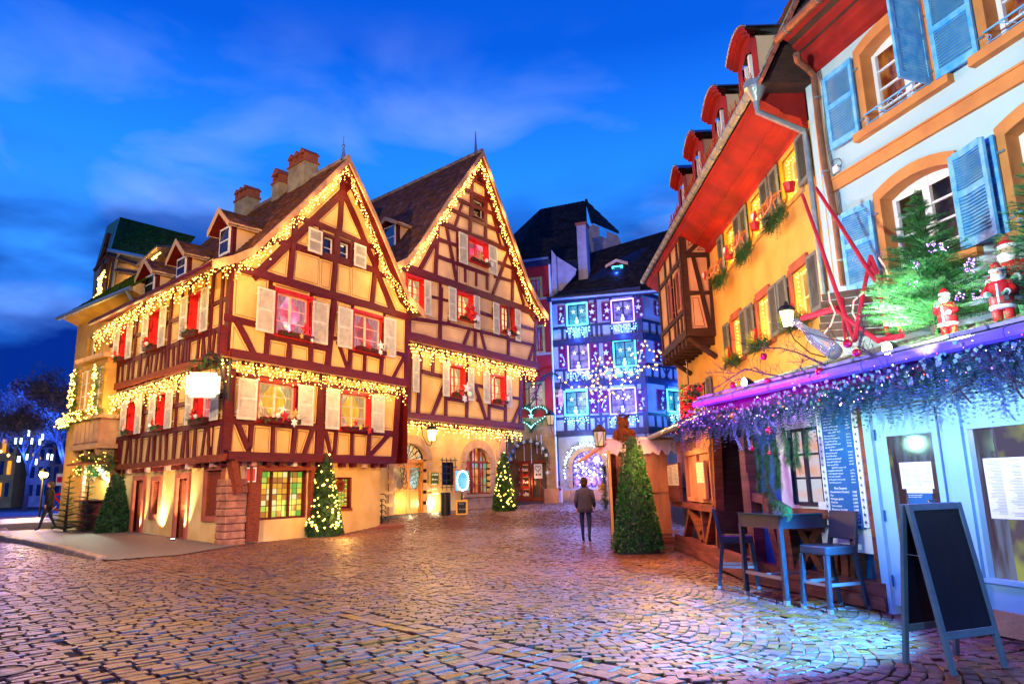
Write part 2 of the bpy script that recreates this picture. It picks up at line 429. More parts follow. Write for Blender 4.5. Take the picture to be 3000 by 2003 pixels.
# segmental arcs
SW = 2.1
for k_ in range(-2, 26):
  t0 = 4.87 + k_ * SW
  s = -44.0
  while s < 13:
    h = U(.115, .13)
    q = -SW / 2 + .01
    while q < SW / 2 - .05:
      ln = U(.12, .165); f = (q + ln / 2) / (SW / 2)
      dz_ = .50 * (1 - f * f)
      tt = t0 + SW / 2 + q + ln / 2; ss = s + dz_
      x = dA.x * ss + nA.x * tt; y = dA.y * ss + nA.y * tt
      if tt > 4.87 and seen(x, y) and zone(x, y) == 'fan' and not blocked(x, y):
        sl = -.50 * 2 * f / (SW / 2)
        ax = (nA + dA * sl).normalized()
        ST.append((x, y, ax.x, ax.y, (ln * (1 + .3 * abs(f))) - .016, h - .017))
      q += ln
    s += h
ST = np.array(ST); nS = len(ST)
rng = np.random.default_rng(3)
def stone_verts(A, rng):
  n = len(A); c = A[:, 0:2]; ax = A[:, 2:4]; bx = np.stack([-ax[:, 1], ax[:, 0]], 1)
  an = rng.normal(0, .03, n); ca, sa = np.cos(an)[:, None], np.sin(an)[:, None]
  ax, bx = ax * ca + bx * sa, bx * ca - ax * sa
  z0 = np.array([ground_z(x, y) for x, y in c]) + rng.normal(0, .004, n)
  tx, ty = rng.normal(0, .02, n), rng.normal(0, .03, n)
  V = np.zeros((n, 12, 3))
  sg = [(-1, -1), (1, -1), (1, 1), (-1, 1)]
  for lv, (sc, dz) in enumerate(((.80, .004), (.96, -.004), (1.0, -.030))):
    for j, (a, b) in enumerate(sg):
      jx = rng.normal(0, .0065, n); jy = rng.normal(0, .0055, n)
      hl = A[:, 4] / 2 * (sc if lv else 1 - .020 / A[:, 4]); hw = A[:, 5] / 2 * (sc if lv else 1 - .020 / A[:, 5])
      px = a * hl + jx; py = b * hw + jy
      V[:, lv * 4 + j, 0:2] = c + ax * px[:, None] + bx * py[:, None]
      V[:, lv * 4 + j, 2] = z0 + dz + (tx * px + ty * py) * (1 if lv < 2 else 0)
  return V
SF = [(0, 1, 2, 3)] + [(i, 4 + i, 4 + (i + 1) % 4, (i + 1) % 4) for i in range(4)] + [(4 + i, 8 + i, 8 + (i + 1) % 4, 4 + (i + 1) % 4) for i in range(4)]
SF = [tuple(reversed(f)) if k else f for k, f in enumerate(SF)]
SV = stone_verts(ST, rng); tints = rng.random(nS)
dep = ST[:, 1] * math.cos(PITCH); inview = (np.abs(ST[:, 0]) < .70 * ST[:, 1]) & (ST[:, 1] > 5.3)
order = np.argsort(np.where(inview, np.hypot(ST[:, 0], ST[:, 1]), 1e6))
own = order[:296]; rest = order[296:]
def stone_mesh(name, idx):
  n = len(idx); v = SV[idx].reshape(-1, 3)
  F = (np.array(SF)[None] + 12 * np.arange(n)[:, None, None]).reshape(-1, 4)
  me = bpy.data.meshes.new(name)
  me.vertices.add(len(v)); me.vertices.foreach_set('co', v.ravel())
  me.loops.add(F.size); me.loops.foreach_set('vertex_index', F.ravel())
  me.polygons.add(len(F)); me.polygons.foreach_set('loop_start', np.arange(0, F.size, 4)); 
  me.update(calc_edges=True); me.polygons.foreach_set('use_smooth', np.zeros(len(F), dtype=bool))
  at = me.attributes.new('tint', 'FLOAT', 'POINT'); at.data.foreach_set('value', np.repeat(tints[idx], 12))
  me.materials.append(m_cobble)
  return me
for i_ in own:
  o = bpy.data.objects.new('cobblestone', stone_mesh('cobblestone', np.array([i_]))); COL.objects.link(o); o.parent = ground
o = bpy.data.objects.new('cobblestones_beyond', stone_mesh('cobblestones_beyond', rest)); COL.objects.link(o); o.parent = ground; o['kind'] = 'stuff'
# asphalt pavement of the square on the left with its kerb of granite blocks
kp = [gpt('D', 0, 1233), gpt('D', 60, 1246), gpt('D', 120, 1259), gpt('D', 180, 1272), gpt('D', 222, 1281), gpt('D', 246, 1286)]
pav = MB()
poly = [p + Vector((0, 0, .10)) for p in kp] + [Vector((-8.3, 17.9, .10)), Vector((-7.9, 20.6, .10)), Vector((-8.4, 20.9, .10)), Vector((-14.5, 26.5, .22)), Vector((-22, 33.5, .6)), Vector((-24, 29.5, .55))]
poly = [Vector((p.x, p.y, ground_z(p.x, p.y) + .025 + .075 * min(1, max(0, (-10.0 - p.x) / 3)))) for p in poly]
tri = tessellate_polygon([poly])
pav.add(poly, tri)
pv = mk('pavement', pav, m_asph, kind='structure')
kerb = None
nk = 0
def walk(pts, step):
  out = [pts[0]]; acc = 0
  for a, b in zip(pts[:-1], pts[1:]):
    Lg = (b - a).length; d = step - acc
    while d < Lg: out.append(a + (b - a) * (d / Lg)); d += step
    acc = (acc + Lg) % step
  return out
kb_root = bpy.data.objects.new('kerb', None); COL.objects.link(kb_root); kb_root['kind'] = 'structure'; ORG['kerb'] = Vector((0, 0, 0))
ks = walk(kp, 1.02)
for a, b in zip(ks[:-1], ks[1:]):
  d = (b - a).normalized(); nn = Vector((-d.y, d.x, 0)); kb = MB()
  c = (a + b) / 2; g0 = ground_z(c.x, c.y) - .06 + .07 * min(1, max(0, (-9.6 - c.x) / 3))
  kb.box((c.x, c.y, g0 + .04), (b - a).length - .02, .24 + U(-.015, .015), .20, (d, nn, Vector((0, 0, 1))))
  o = mk('kerb_stone', kb, m_kerb, kb_root)
  bv = o.modifiers.new('b', 'BEVEL'); bv.width = .035; bv.segments = 2
# gully cover at the lower left, round patches in the fan
mbm = MB(); c = gpt('D', 2, 1540); mbm.lathe(c, [(.24, -.01), (.24, .012), (.20, .014), (.19, .004), (.02, .004)], 20)
tag(mk('manhole_cover', mbm, m_dark), 'round iron cover set in the paving at the bottom left corner', 'manhole cover')
# ------------------------------------------------------------------ half-timbered facades
def area(p): return .5 * sum(p[i][0] * p[(i + 1) % len(p)][1] - p[(i + 1) % len(p)][0] * p[i][1] for i in range(len(p)))
def clip(poly, a, b, c):
  """keep the side a*x+b*y>=c of a convex polygon"""
  out = []
  for i in range(len(poly)):
    p, q = poly[i], poly[(i + 1) % len(poly)]
    fp = a * p[0] + b * p[1] - c; fq = a * q[0] + b * q[1] - c
    if fp >= 0: out.append(p)
    if fp * fq < 0:
      t = fp / (fp - fq); out.append((p[0] + (q[0] - p[0]) * t, p[1] + (q[1] - p[1]) * t))
  return out
def split_cells(cells, a, b, w):
  dx, dy = b[0] - a[0], b[1] - a[1]; Lg = math.hypot(dx, dy)
  if Lg < .05: return cells
  dx /= Lg; dy /= Lg; nx, ny = -dy, dx; c0 = nx * a[0] + ny * a[1]; out = []
  for P in cells:
    ds = [nx * x + ny * y - c0 for x, y in P]
    if max(ds) <= w / 2 * .3 or min(ds) >= -w / 2 * .3: out.append(P); continue
    ts = []
    for i in range(len(P)):
      j = (i + 1) % len(P)
      if ds[i] * ds[j] < 0:
        t = ds[i] / (ds[i] - ds[j]); x = P[i][0] + (P[j][0] - P[i][0]) * t; y = P[i][1] + (P[j][1] - P[i][1]) * t
        ts.append((x - a[0]) * dx + (y - a[1]) * dy)
    if len(ts) < 2: out.append(P); continue
    t0, t1 = min(ts), max(ts); ov = min(t1, Lg) - max(t0, 0)
    if ov < .55 * (t1 - t0): out.append(P); continue
    for s1 in (1, -1):
      Q = clip(P, nx * s1, ny * s1, s1 * c0 + w / 2)
      if len(Q) > 2 and abs(area(Q)) > .02: out.append(Q)
  return out
def inset(P, d):
  if area(P) < 0: P = P[::-1]
  Q = P
  for i in range(len(P)):
    p, q = P[i], P[(i + 1) % len(P)]; dx, dy = q[0] - p[0], q[1] - p[1]; l = math.hypot(dx, dy)
    if l < 1e-4: continue
    Q = clip(Q, -dy / l, dx / l, (-dy * p[0] + dx * p[1]) / l + d)
    if len(Q) < 3: return []
  return Q
def cut_rect(cells, r, g):
  u0, u1, z0, z1 = r; u0 -= g; u1 += g; z0 -= g; z1 += g; out = []
  for P in cells:
    xs = [p[0] for p in P]; ys = [p[1] for p in P]
    if max(xs) < u0 or min(xs) > u1 or max(ys) < z0 or min(ys) > z1: out.append(P); continue
    for pc in (clip(P, -1, 0, -u0), clip(P, 1, 0, u1), clip(clip(clip(P, 1, 0, u0), -1, 0, -u1) or [(0, 0)] * 3, 0, 1, z1), clip(clip(clip(P, 1, 0, u0), -1, 0, -u1) or [(0, 0)] * 3, 0, -1, -z0)):
      if len(pc) > 2 and abs(area(pc)) > .02: out.append(pc)
  return out
def wall_face(root, pl, poly, holes, mt, name='wall', th=.0):
  outer = [pl.P(u, z) for u, z in poly]
  polys = [outer] + [[pl.P(h[0], h[2]), pl.P(h[0], h[3]), pl.P(h[1], h[3]), pl.P(h[1], h[2])] for h in holes]
  tri = tessellate_polygon(polys); b = MB(); vs = [v for p in polys for v in p]
  b.add(vs, tri)
  return mk(name, b, mt, root)
def panel(root, pl, P, m1, m2, d=0.0, out=.02, line=True, name='plaster_panel'):
  P = inset(P, .012)
  if len(P) < 3: return
  P = [(x + U(-.012, .012), y + U(-.012, .012)) for x, y in P]
  b = MB(); n = len(P)
  a0 = [pl.P(u, z, d + .002) for u, z in P]; a1 = [pl.P(u, z, d + out) for u, z in P]
  b.add(a0 + a1, [(i, (i + 1) % n, n + (i + 1) % n, n + i) for i in range(n)] + [tuple(range(n, 2 * n))])
  if line:
    Q = inset(P, .06); Q2 = inset(P, .078)
    if len(Q) > 2 and len(Q2) == len(Q):
      k = len(Q); b.add([pl.P(u, z, d + out + .004) for u, z in Q + Q2], [(i, (i + 1) % k, k + (i + 1) % k, k + i) for i in range(k)], 1)
  mk(name, b, [m1, m2], root)
BI = [0]
def timber(root, pl, a, b, w, mt, d0=.0, d1=.06, name='timber', wob=.018):
  BI[0] += 1; d1 = d1 + (BI[0] % 17) * .0013
  dx, dy = b[0] - a[0], b[1] - a[1]; Lg = math.hypot(dx, dy); dx /= Lg; dy /= Lg; n = max(2, int(Lg / .5))
  m_ = MB(); vs = []
  for i in range(n + 1):
    t = Lg * i / n; x, y = a[0] + dx * t, a[1] + dy * t
    w0, w1 = w / 2 + U(-wob, wob), w / 2 + U(-wob, wob)
    vs += [pl.P(x - dy * w0, y + dx * w0, d0), pl.P(x - dy * w0, y + dx * w0, d1), pl.P(x + dy * w1, y - dx * w1, d1), pl.P(x + dy * w1, y - dx * w1, d0)]
  fs = [(i * 4 + j, i * 4 + (j + 1) % 4, i * 4 + 4 + (j + 1) % 4, i * 4 + 4 + j) for i in range(n) for j in range(4)] + [(0, 1, 2, 3), (n * 4, n * 4 + 1, n * 4 + 2, n * 4 + 3)]
  m_.add(vs, fs)
  return mk(name, m_, mt, root)
def window(root, pl, r, pane_m, frame_m, reveal_m, depth=.16, cols=2, rows=3, label=None, surround=None, sw=.1, mull=.05, name='window', arch=0.0, double=True):
  """window > window_frame, pane ... ; r = (u0,u1,z0,z1) opening in the wall"""
  u0, u1, z0, z1 = r
  b = MB()   # reveal
  for q in ((u0, u0, z0, z1), (u1, u1, z0, z1)):
    b.add([pl.P(q[0], z0, .01), pl.P(q[0], z1, .01), pl.P(q[0], z1, -depth), pl.P(q[0], z0, -depth)], [(0, 1, 2, 3)])
  for z in (z0, z1):
    b.add([pl.P(u0, z, .01), pl.P(u1, z, .01), pl.P(u1, z, -depth), pl.P(u0, z, -depth)], [(0, 1, 2, 3)])
  if surround:
    for (a0, a1, c0, c1) in ((u0 - sw, u0, z0 - sw, z1 + sw), (u1, u1 + sw, z0 - sw, z1 + sw), (u0 + .001, u1 - .001, z1, z1 + sw), (u0 - sw * 1.2, u1 + sw * 1.2, z0 - sw * .9, z0 - .001)):
      b.pbox(pl, a0, a1, c0, c1, -.02, .075 + (BI[0] % 7) * .0017, 0); BI[0] += 1
  w = mk(name, b, reveal_m, root)
  if label: w['label'] = label
  f = MB(); e = mull; dd = -depth + .03
  f.pbox(pl, u0, u0 + e, z0, z1, -depth, dd); f.pbox(pl, u1 - e, u1, z0, z1, -depth, dd)
  f.pbox(pl, u0 + e, u1 - e, z1 - e, z1, -depth, dd); f.pbox(pl, u0 + e, u1 - e, z0, z0 + e, -depth, dd)
  um = (u0 + u1) / 2
  if double: f.pbox(pl, um - e * .8, um + e * .8, z0 + e, z1 - e, -depth, dd + .012)
  U0 = [u0 + e + (u1 - u0 - 2 * e) * i / cols for i in range(cols + 1)]; Z0 = [z0 + e + (z1 - z0 - 2 * e) * i / rows for i in range(rows + 1)]
  for i in range(1, cols):
    if not (double and abs(U0[i] - um) < .01): f.pbox(pl, U0[i] - .014, U0[i] + .014, z0 + e, z1 - e, -depth, dd - .008)
  for z in Z0[1:-1]:
    f.pbox(pl, u0 + e, u1 - e, z - .014, z + .014, -depth, dd - .004)
  mk('window_frame', f, frame_m, w)
  if isinstance(pane_m, list) and 'pane' in pane_m[0].name and cols == 2 and (pane_m is g_amber or pane_m is g_pink or pane_m is g_warmw or pane_m is g_red):
    for sg in (0, 1):
      cu = MB(); n = 10; vs = []; wd = (u1 - u0 - 2 * e) * .5
      for k in range(9):
        t = k / 8; z = z1 - e - (z1 - z0 - 2 * e) * t; w_ = wd * (.80 - .45 * math.sin(math.pi * min(1, t * 1.15)) ** 1.4)
        for j in range(n + 1):
          f_ = j / n * w_; uu = (u0 + e + f_) if sg == 0 else (u1 - e - f_); vs.append(pl.P(uu, z, -depth + .014 + .007 * math.sin(j * 2.4)))
      cu.add(vs, [(k * (n + 1) + j, k * (n + 1) + j + 1, (k + 1) * (n + 1) + j + 1, (k + 1) * (n + 1) + j) for k in range(8) for j in range(n)]); mk('curtain', cu, g_cur[1 if pane_m in (g_pink, g_red) else 0], w, True)
  for i in range(cols):
    for j in range(rows):
      p = MB(); p.pbox(pl, U0[i] + .006, U0[i + 1] - .006, Z0[j] + .006, Z0[j + 1] - .006, -depth - .01, -depth + .006)
      mk('pane', p, pane_m[(i * rows + j) % len(pane_m)] if isinstance(pane_m, list) else pane_m, w)
  return w
def shutter(root, pl, r, mt, d=.10, slats=22, single=False, ax=None, lean=None, mid=True):
  """louvred shutter lying open against the wall: stiles and rails, slats"""
  u0, u1, z0, z1 = r; b = MB(); t = .035; st = .065
  z0 += 0
  b.pbox(pl, u0, u0 + st, z0, z1, d, d + t); b.pbox(pl, u1 - st, u1, z0, z1, d, d + t)
  zs = [z0, (z0 + z1) / 2 - st * .5, z1 - st] if mid else [z0, z1 - st]
  for z in zs: b.pbox(pl, u0 + st, u1 - st, z, z + st * 1.15 if z != zs[-1] else z1, d + .002, d + t - .002)
  b.pbox(pl, u0 + st, u1 - st, z0 + .01, z1 - .01, d + .002, d + .006)
  b.pbox(pl, u0 + .02, u0 + .05, z0 + .2, z0 + .23, 0, d); b.pbox(pl, u0 + .02, u0 + .05, z1 - .23, z1 - .2, 0, d)
  s = mk('shutter', b, mt, root)
  def slat(m_, z, h):
    m_.box8([pl.P(u0 + st, z, d + t * .98), pl.P(u1 - st, z, d + t * .98), pl.P(u1 - st, z + .008, d + t * .98), pl.P(u0 + st, z + .008, d + t * .98),
                 pl.P(u0 + st, z + h * .75, d + .008), pl.P(u1 - st, z + h * .75, d + .008), pl.P(u1 - st, z + h * .75 + .008, d + .008), pl.P(u0 + st, z + h * .75 + .008, d + .008)])
  m_ = MB()
  for a, c in ((z0 + st * 1.15, (z0 + z1) / 2 - st * .5), ((z0 + z1) / 2 + st * .65, z1 - st)) if mid else ((z0 + st * 1.15, z1 - st),):
    n = slats // (2 if mid else 1); h = (c - a) / n
    for i in range(n):
      if single:
        q = MB(); slat(q, a + i * h, h); mk('slat', q, mt, s)
      else: slat(m_, a + i * h, h)
  if not single: mk('louvre_slats', m_, mt, s, kind='stuff')
  return s
def tile_rows(root, quads, mt, tw=.20, th=.17, name='roof_tiles', jag=.02):
  """overlapping plain tiles on a (bilinear) roof surface: quads = strips of (lower-left, lower-right, upper-right, upper-left)"""
  b = MB(); V = []; Fc = []
  for (p0, p1, p2, p3) in quads:
    p0, p1, p2, p3 = map(Vector, (p0, p1, p2, p3))
    H_ = ((p3 - p0).length + (p2 - p1).length) / 2; W_ = ((p1 - p0).length + (p2 - p3).length) / 2
    nr = max(1, int(H_ / th)); nc = max(1, int(W_ / tw))
    nrm = (p1 - p0).cross(p3 - p0).normalized()
    if nrm.z < 0: nrm = -nrm
    for j in range(nr):
      v0, v1 = j / nr, min(1.0, (j + 1.25) / nr)
      for i in range(nc):
        o_ = .5 * (j % 2)
        a0, a1 = max(0, (i + o_ - .47)) / nc, min(nc, (i + o_ + .47)) / nc
        if a1 <= a0 or a0 >= 1: continue
        lift = .030 + U(0, .012)
        def S(u, v): return (p0 * (1 - u) + p1 * u) * (1 - v) + (p3 * (1 - u) + p2 * u) * v
        dj = U(-jag, jag) / H_
        A, B_, C_, D_ = S(a0, v0 + dj), S(a1, v0 + dj), S(a1, v1), S(a0, v1)
        k = len(V)
        V += [A + nrm * lift, B_ + nrm * lift, C_ + nrm * .006, D_ + nrm * .006, A + nrm * .004, B_ + nrm * .004]
        Fc += [(k, k + 1, k + 2, k + 3), (k + 4, k + 5, k + 1, k), (k + 4, k, k + 3), (k + 5, k + 2, k + 1)]
  b.add(V, Fc)
  return mk(name, b, mt, root, kind='stuff')
def ridge(root, a, b, mt, r=.10, ln=.38, name='ridge_tile'):
  a, b = Vector(a), Vector(b); n = max(1, int((b - a).length / ln)); d = (b - a) / n
  for i in range(n):
    m_ = MB(); m_.tube([a + d * i - d * .04, a + d * (i + 1) + d * .06], r, 8, r1=r * .82)
    mk(name, m_, mt, root)
NL = [0]
def icicles(name, label, pts, col_m=None, ln=(.15, .6), step=.11, bulb=.022, group=None, power=9, colr=WARM, every=1.6, out=Vector((0, 0, 0)), dens=.10, cat='string of lights', lights=True, light_drop=.35):
  """icicle light curtain along a polyline: wire, hanging strands, bulbs, and the light the bulbs throw"""
  pts = [Vector(p) for p in pts]
  root = thing(name, label, cat, pts[0], group)
  w = MB(); bl = MB(); w.tube(pts, .010, 4)
  P = walk(pts, step); k = 0
  for p in P:
    k += 1
    l = ln[0] + (ln[1] - ln[0]) * (.5 + .5 * math.sin(k * 2.1 + 1.7 * math.sin(k * .7))) * U(.6, 1.1)
    q = p.copy(); seg = [q.copy()]; z = 0
    while z < l:
      z += dens * U(.8, 1.3); q = p + Vector((U(-.05, .05), U(-.05, .05), -z)); seg.append(q)
      r_ = bulb * (U(.65, 1.15) if R() < .82 else U(1.2, 1.7))
      bl.octa(q + Vector((U(-.03, .03), U(-.03, .03), 0)), r_)
    if len(seg) > 1: w.tube(seg, .0045, 3, cap=False)
  mk('wire', w, m_wire, root, kind='stuff'); mk('bulbs', bl, col_m or m_bulb, root, kind='stuff')
  if lights:
    for p in walk(pts, every):
      lamp('POINT', p + out + Vector((0, 0, -light_drop)), power, colr, .18, name='bulb_light')
  return root
def sprig(b, c, d, l, wd=.05, n=10, m=0, droop=0.0):
  """a needled twig: flat pairs of needles either side of a stem"""
  d = Vector(d).normalized(); side = d.cross(Vector((0, 0, 1)))
  if side.length < .1: side = Vector((1, 0, 0))
  side.normalize(); up = side.cross(d)
  vs = []; fs = []
  for i in range(n):
    t = i / n; p = Vector(c) + d * (l * t) - Vector((0, 0, droop * t * t * l)); w = wd * (1 - .6 * t) * U(.8, 1.2)
    for s in (-1, 1):
      for uu in (.35, -.25):
        q = p + side * (s * w) + d * (w * .9) + up * (w * uu); k = len(vs)
        e = d * (l / n * .42)
        vs += [p, p + e, q]; fs.append((k, k + 1, k + 2))
  b.add(vs, fs, m)
def window_box(pl, u0, u1, z, label, deco=(), d=.12, cat='window box', scale=1.0):
  """dark trough hung under a window, filled with fir sprigs and stars"""
  c = pl.P((u0 + u1) / 2, z, d); root = thing('window_box', label, cat, c, 'fir window boxes on the timbered houses')
  b = MB(); b.pbox(pl, u0, u1, z - .10, z + .05, d, d + .17); mk('trough', b, m_timber, root)
  g = MB()
  for i in range(int(26 * scale)):
    u = U(u0, u1); a = U(-1.2, 1.2)
    sprig(g, pl.P(u, z + .05, d + .12), pl.u * a + pl.n * U(.3, 1.0) + Vector((0, 0, U(-.9, .7))), U(.18, .34), .06, 7)
  mk('fir_sprigs', g, m_pine, root, kind='stuff')
  X, Y = pl.u, Vector((0, 0, 1))
  for t, (what, f, dz, r) in enumerate(deco):
    c = pl.P(u0 + (u1 - u0) * f, z + .08 + dz, d + .24 + t * .02); q = MB()
    if what in ('red_star', 'gold_star', 'white_star'):
      q.star(c, r, X, Y, .035, rot=U(-.3, .3)); mk('star', q, {'r': m_redp, 'g': m_gold, 'w': m_white}[what[0]], root)
    elif what == 'snowflake':
      q.star(c, r, X, Y, .02, k=6, inner=.55); mk('snowflake', q, m_white, root)
    elif what == 'bauble':
      q.ball(c, r, 8); mk('bauble', q, m_white, root, True)
    else:
      for k in range(5):
        a = k * 1.257; q.octa(c + X * (math.cos(a) * r * .6) + Y * (math.sin(a) * r * .6), r * .5)
      mk('bow', q, m_redp, root)
  return root
# ------------------------------------------------------------------ front corner house
A0 = Plane(-8.41, 20.91, 31); A1 = A0.off(.2); A2 = A0.off(.4)
B0 = Plane(-8.41, 20.91, -48); B1 = B0.off(.2); B2 = B0.off(.4)
UBv = B0.u; UAv = A0.u
g_amber = [glow('amber_pane', (1.0, .50, .02), 1.1, (1.0, .30, .01), 2.5, stretch=(3, 3, .6)), glow('amber_pane_deep', (.95, .38, .01), .9, (.8, .55, .03), 3)]
g_pink = [glow('pink_pane', (1.0, .16, .32), 1.1, (.9, .55, .65), 1.6), glow('rose_pane', (1.0, .05, .10), .9, (.9, .35, .4), 1.8)]
g_cur = [glow('lit_curtain', (.80, .42, .10), .55, (1.0, .72, .35), 9, stretch=(3, 3, .3)), glow('rosy_curtain', (.85, .20, .25), .5, (1.0, .55, .55), 9, stretch=(3, 3, .3))]
g_dark = mat('dark_glass', (.01, .01, .02), rough=.08, spec=.8)
g_sky = mat('sky_glass', (.06, .08, .12), rough=.06, spec=1.0, metal=.6)
g_warmw = [glow('warm_white_pane', (1.0, .62, .28), 1.7, (1.0, .42, .10), 2.2), glow('warm_pane', (1.0, .50, .16), 1.3, (1.0, .75, .4), 2)]
g_red = [glow('red_pane', (1.0, .10, .07), .8, (.35, .08, .06), 2)]
g_glass = [glow('stained_yellow', (1.0, .72, .06), .95), glow('stained_amber', (1.0, .45, .03), .85), glow('stained_green', (.22, .62, .05), .75), glow('stained_lime', (.55, .75, .08), .9), glow('stained_orange', (.75, .25, .03), .7), glow('stained_cream', (1.0, .82, .35), 1.0)]
m_joistend = mat('joist_end_white', (.6, .5, .4), (.5, .2, .15), 3, .7)

h1 = thing('timbered_house', 'red timber framed corner house with lit gable, nearest of the pair', 'house', A0.P(0, 0), 'timbered houses on the square')
def zc(pl, tag_, x, y): return pl.uz(tag_, x, y)
zE2 = 8.15; z2 = 5.42; z1 = 2.42
# gable + second floor face
apx = A2.uz('B', 1312, 235)
gleft, gright = -.485, 7.66
gab = [(gleft, zE2 - .05), (gright, zE2 - .05), A2.uz('B', 1790, 1330), A2.uz('B', 1560, 760), apx, A2.uz('B', 430, 1070), (gleft - .05, zE2 + .25)]
W2 = [A2.rect('C', 655, 5, 955, 460), A2.rect('C', 1362, 195, 1625, 590)]
WG = [A2.rect('B', 1083, 905, 1178, 1132), A2.rect('B', 1232, 957, 1322, 1175)]
cell2 = [[(gleft, z2), (gright, z2), (gright, zE2 - .1), (gleft, zE2 - .1)]]
bm2 = [(A2, 'C', q) for q in [
  (172, 330, 158, 600, .26), (1852, 260, 1840, 860, .22), (1185, 60, 1118, 715, .26), (600, -10, 556, 605, .17), (975, 120, 962, 680, .17), (1352, 190, 1318, 770, .17), (1645, 260, 1605, 820, .17),
  (175, 245, 590, 345, .18), (556, 415, 1110, 535, .18), (1110, 430, 1340, 470, .14), (1318, 540, 1640, 615, .18), (1620, 545, 1850, 600, .16), (990, 30, 1180, 75, .14), (1190, 75, 1360, 130, .14),
  (275, 265, 455, 610, .18), (770, 480, 757, 655, .14), (1465, 600, 1458, 800, .14), (1215, 470, 1325, 780, .15), (1838, 590, 1700, 850, .15), (585, -30, 640, -20, .1)]]
def do_face(root, pl, poly, beams, wins, holes=None, pm=None, line=True, deco=None, tm=m_timber, mask=None):
  wall_face(root, pl, poly, holes if holes is not None else wins, tm)
  cells = [poly if area(poly) > 0 else poly[::-1]]
  if deco: cells = deco
  for (p_, z_, q) in beams:
    a = p_.uz(z_, q[0], q[1]); b = p_.uz(z_, q[2], q[3])
    cells = split_cells(cells, a, b, q[4])
  for r in wins: cells = cut_rect(cells, r, .10)
  for c in cells: panel(root, pl, c, pm or m_plaster, m_line, line=line)
  for (p_, z_, q) in beams:
    a = p_.uz(z_, q[0], q[1]); b = p_.uz(z_, q[2], q[3]); timber(root, pl, a, b, q[4], tm)
do_face(h1, A2, cell2[0], bm2, W2)
bg_ = [(A2, 'B', q) for q in [
  (1255, 520, 440, 1300, .26), (1272, 520, 1560, 1190, .24), (1550, 1170, 1700, 1568, .24), (1275, 300, 1225, 890, .24),
  (960, 775, 1470, 990, .20), (835, 745, 975, 790, .16), (1470, 985, 1600, 1045, .16), (830, 1012, 1560, 1232, .22),
  (830, 760, 770, 1330, .20), (1195, 1150, 1165, 1460, .20), (1575, 1040, 1528, 1540, .20), (1205, 880, 1190, 1160, .16), (1055, 830, 1030, 1090, .10), (1360, 940, 1340, 1200, .12),
  (610, 945, 770, 990, .18), (1590, 1255, 1720, 1310, .16)]]
# gable polygon is not quite convex at the swept eaves: cut it into a triangle and two wings
gpoly = [(gleft + .1, zE2 + .14), (gright - .1, zE2 + .14), A2.uz('B', 1770, 1310), apx, A2.uz('B', 330, 1150)]
do_face(h1, A2, gpoly, bg_, WG)
timber(h1, A2, (gleft - .02, zE2), (gright + .02, zE2), .26, m_timber, 0, .085)
timber(h1, A2, (gleft, z2 + .08), (gright, z2 + .08), .30, m_timber, 0, .09)
# first floor face
l1, r1 = -.245, 7.15
W1 = [A1.rect('C', 490, 832, 835, 1215), A1.rect('C', 1240, 940, 1500, 1290)]
bm1 = [(A1, 'C', q) for q in [
  (235, 720, 190, 1470, .30), (1770, 960, 1730, 1540, .28), (1075, 870, 1040, 1515, .36), (460, 800, 405, 1440, .17), (860, 860, 800, 1500, .17), (1235, 930, 1180, 1510, .16), (1535, 950, 1490, 1530, .16),
  (195, 1185, 1735, 1320, .20), (622, 1255, 612, 1490, .14), (1345, 1320, 1340, 1520, .14), (285, 1205, 385, 1450, .16), (985, 1265, 905, 1500, .16), (1098, 1285, 1150, 1510, .14), (1690, 1320, 1500, 1530, .16),
  (300, 775, 1740, 950, .12)]]
do_face(h1, A1, [(l1, z1), (r1, z1), (r1, z2), (l1, z2)], bm1, W1)
timber(h1, A1, (l1, z1 + .10), (r1, z1 + .10), .28, m_timber, 0, .09)
# soffits of the jetties
def soffit(root, plL, plH, u0, u1, z, plX=None):
  b = MB(); b.add([plL.P(u0, z, -.05), plL.P(u1, z, -.05), plH.P(u1, z, .05), plH.P(u0, z, .05)], [(0, 1, 2, 3)])
  mk('jetty_soffit', b, m_timber, root)
for z, pl, a, b in ((z2, A1, -.4, 7.5), (z1, A0, -.2, 7.1)):
  soffit(h1, pl, pl.off(.22), a, b, z + .01)
for z, pl, Lg in ((z2, B1, 9.5), (z1, B0, 9.5)):
  soffit(h1, pl, pl.off(.22), -.4, Lg, z + .012)
for pl, n, z, Lg in ((A1, 13, z2, 7.1), (A0, 13, z1, 7.0), (B1, 17, z2, 9.3), (B0, 17, z1, 9.3)):
  for i in range(n):
    u = .1 + i * Lg / n + U(-.04, .04); b = MB(); b.pbox(pl, u, u + .17, z - .17, z, -.05, .21 + (i % 3) * .004)
    mk('joist_end', b, m_joistend if (z == z1 and i % 3 == 1) else m_timber, h1)
for pl, r in ((A2, W2[0]), (A2, W2[1])):
  window(h1, pl, r, g_pink if r is W2[0] else g_red, m_wframe, m_redframe, .18, 2, 3, surround=True)
for r in W1: window(h1, A1, r, g_amber, m_wframe, m_redframe, .18, 2, 3, surround=True)
for r in WG: window(h1, A2, r, g_dark, m_white, m_timber, .10, 1, 2, surround=True, double=False)
for pl, z_, q in [(A2, 'C', (482, -35, 622, 402)), (A2, 'C', (990, 95, 1120, 505)), (A2, 'C', (1222, 145, 1345, 543)), (A2, 'C', (1645, 245, 1748, 625)),
                  (A1, 'C', (305, 800, 462, 1195)), (A1, 'C', (858, 865, 985, 1245)), (A1, 'C', (1112, 895, 1226, 1280)), (A1, 'C', (1530, 955, 1640, 1310)),
                  (A2, 'B', (950, 830, 1068, 1092)), (A2, 'B', (1370, 975, 1472, 1222))]:
  shutter(h1, pl, pl.rect(z_, *q, d=.1), m_shut, .12)
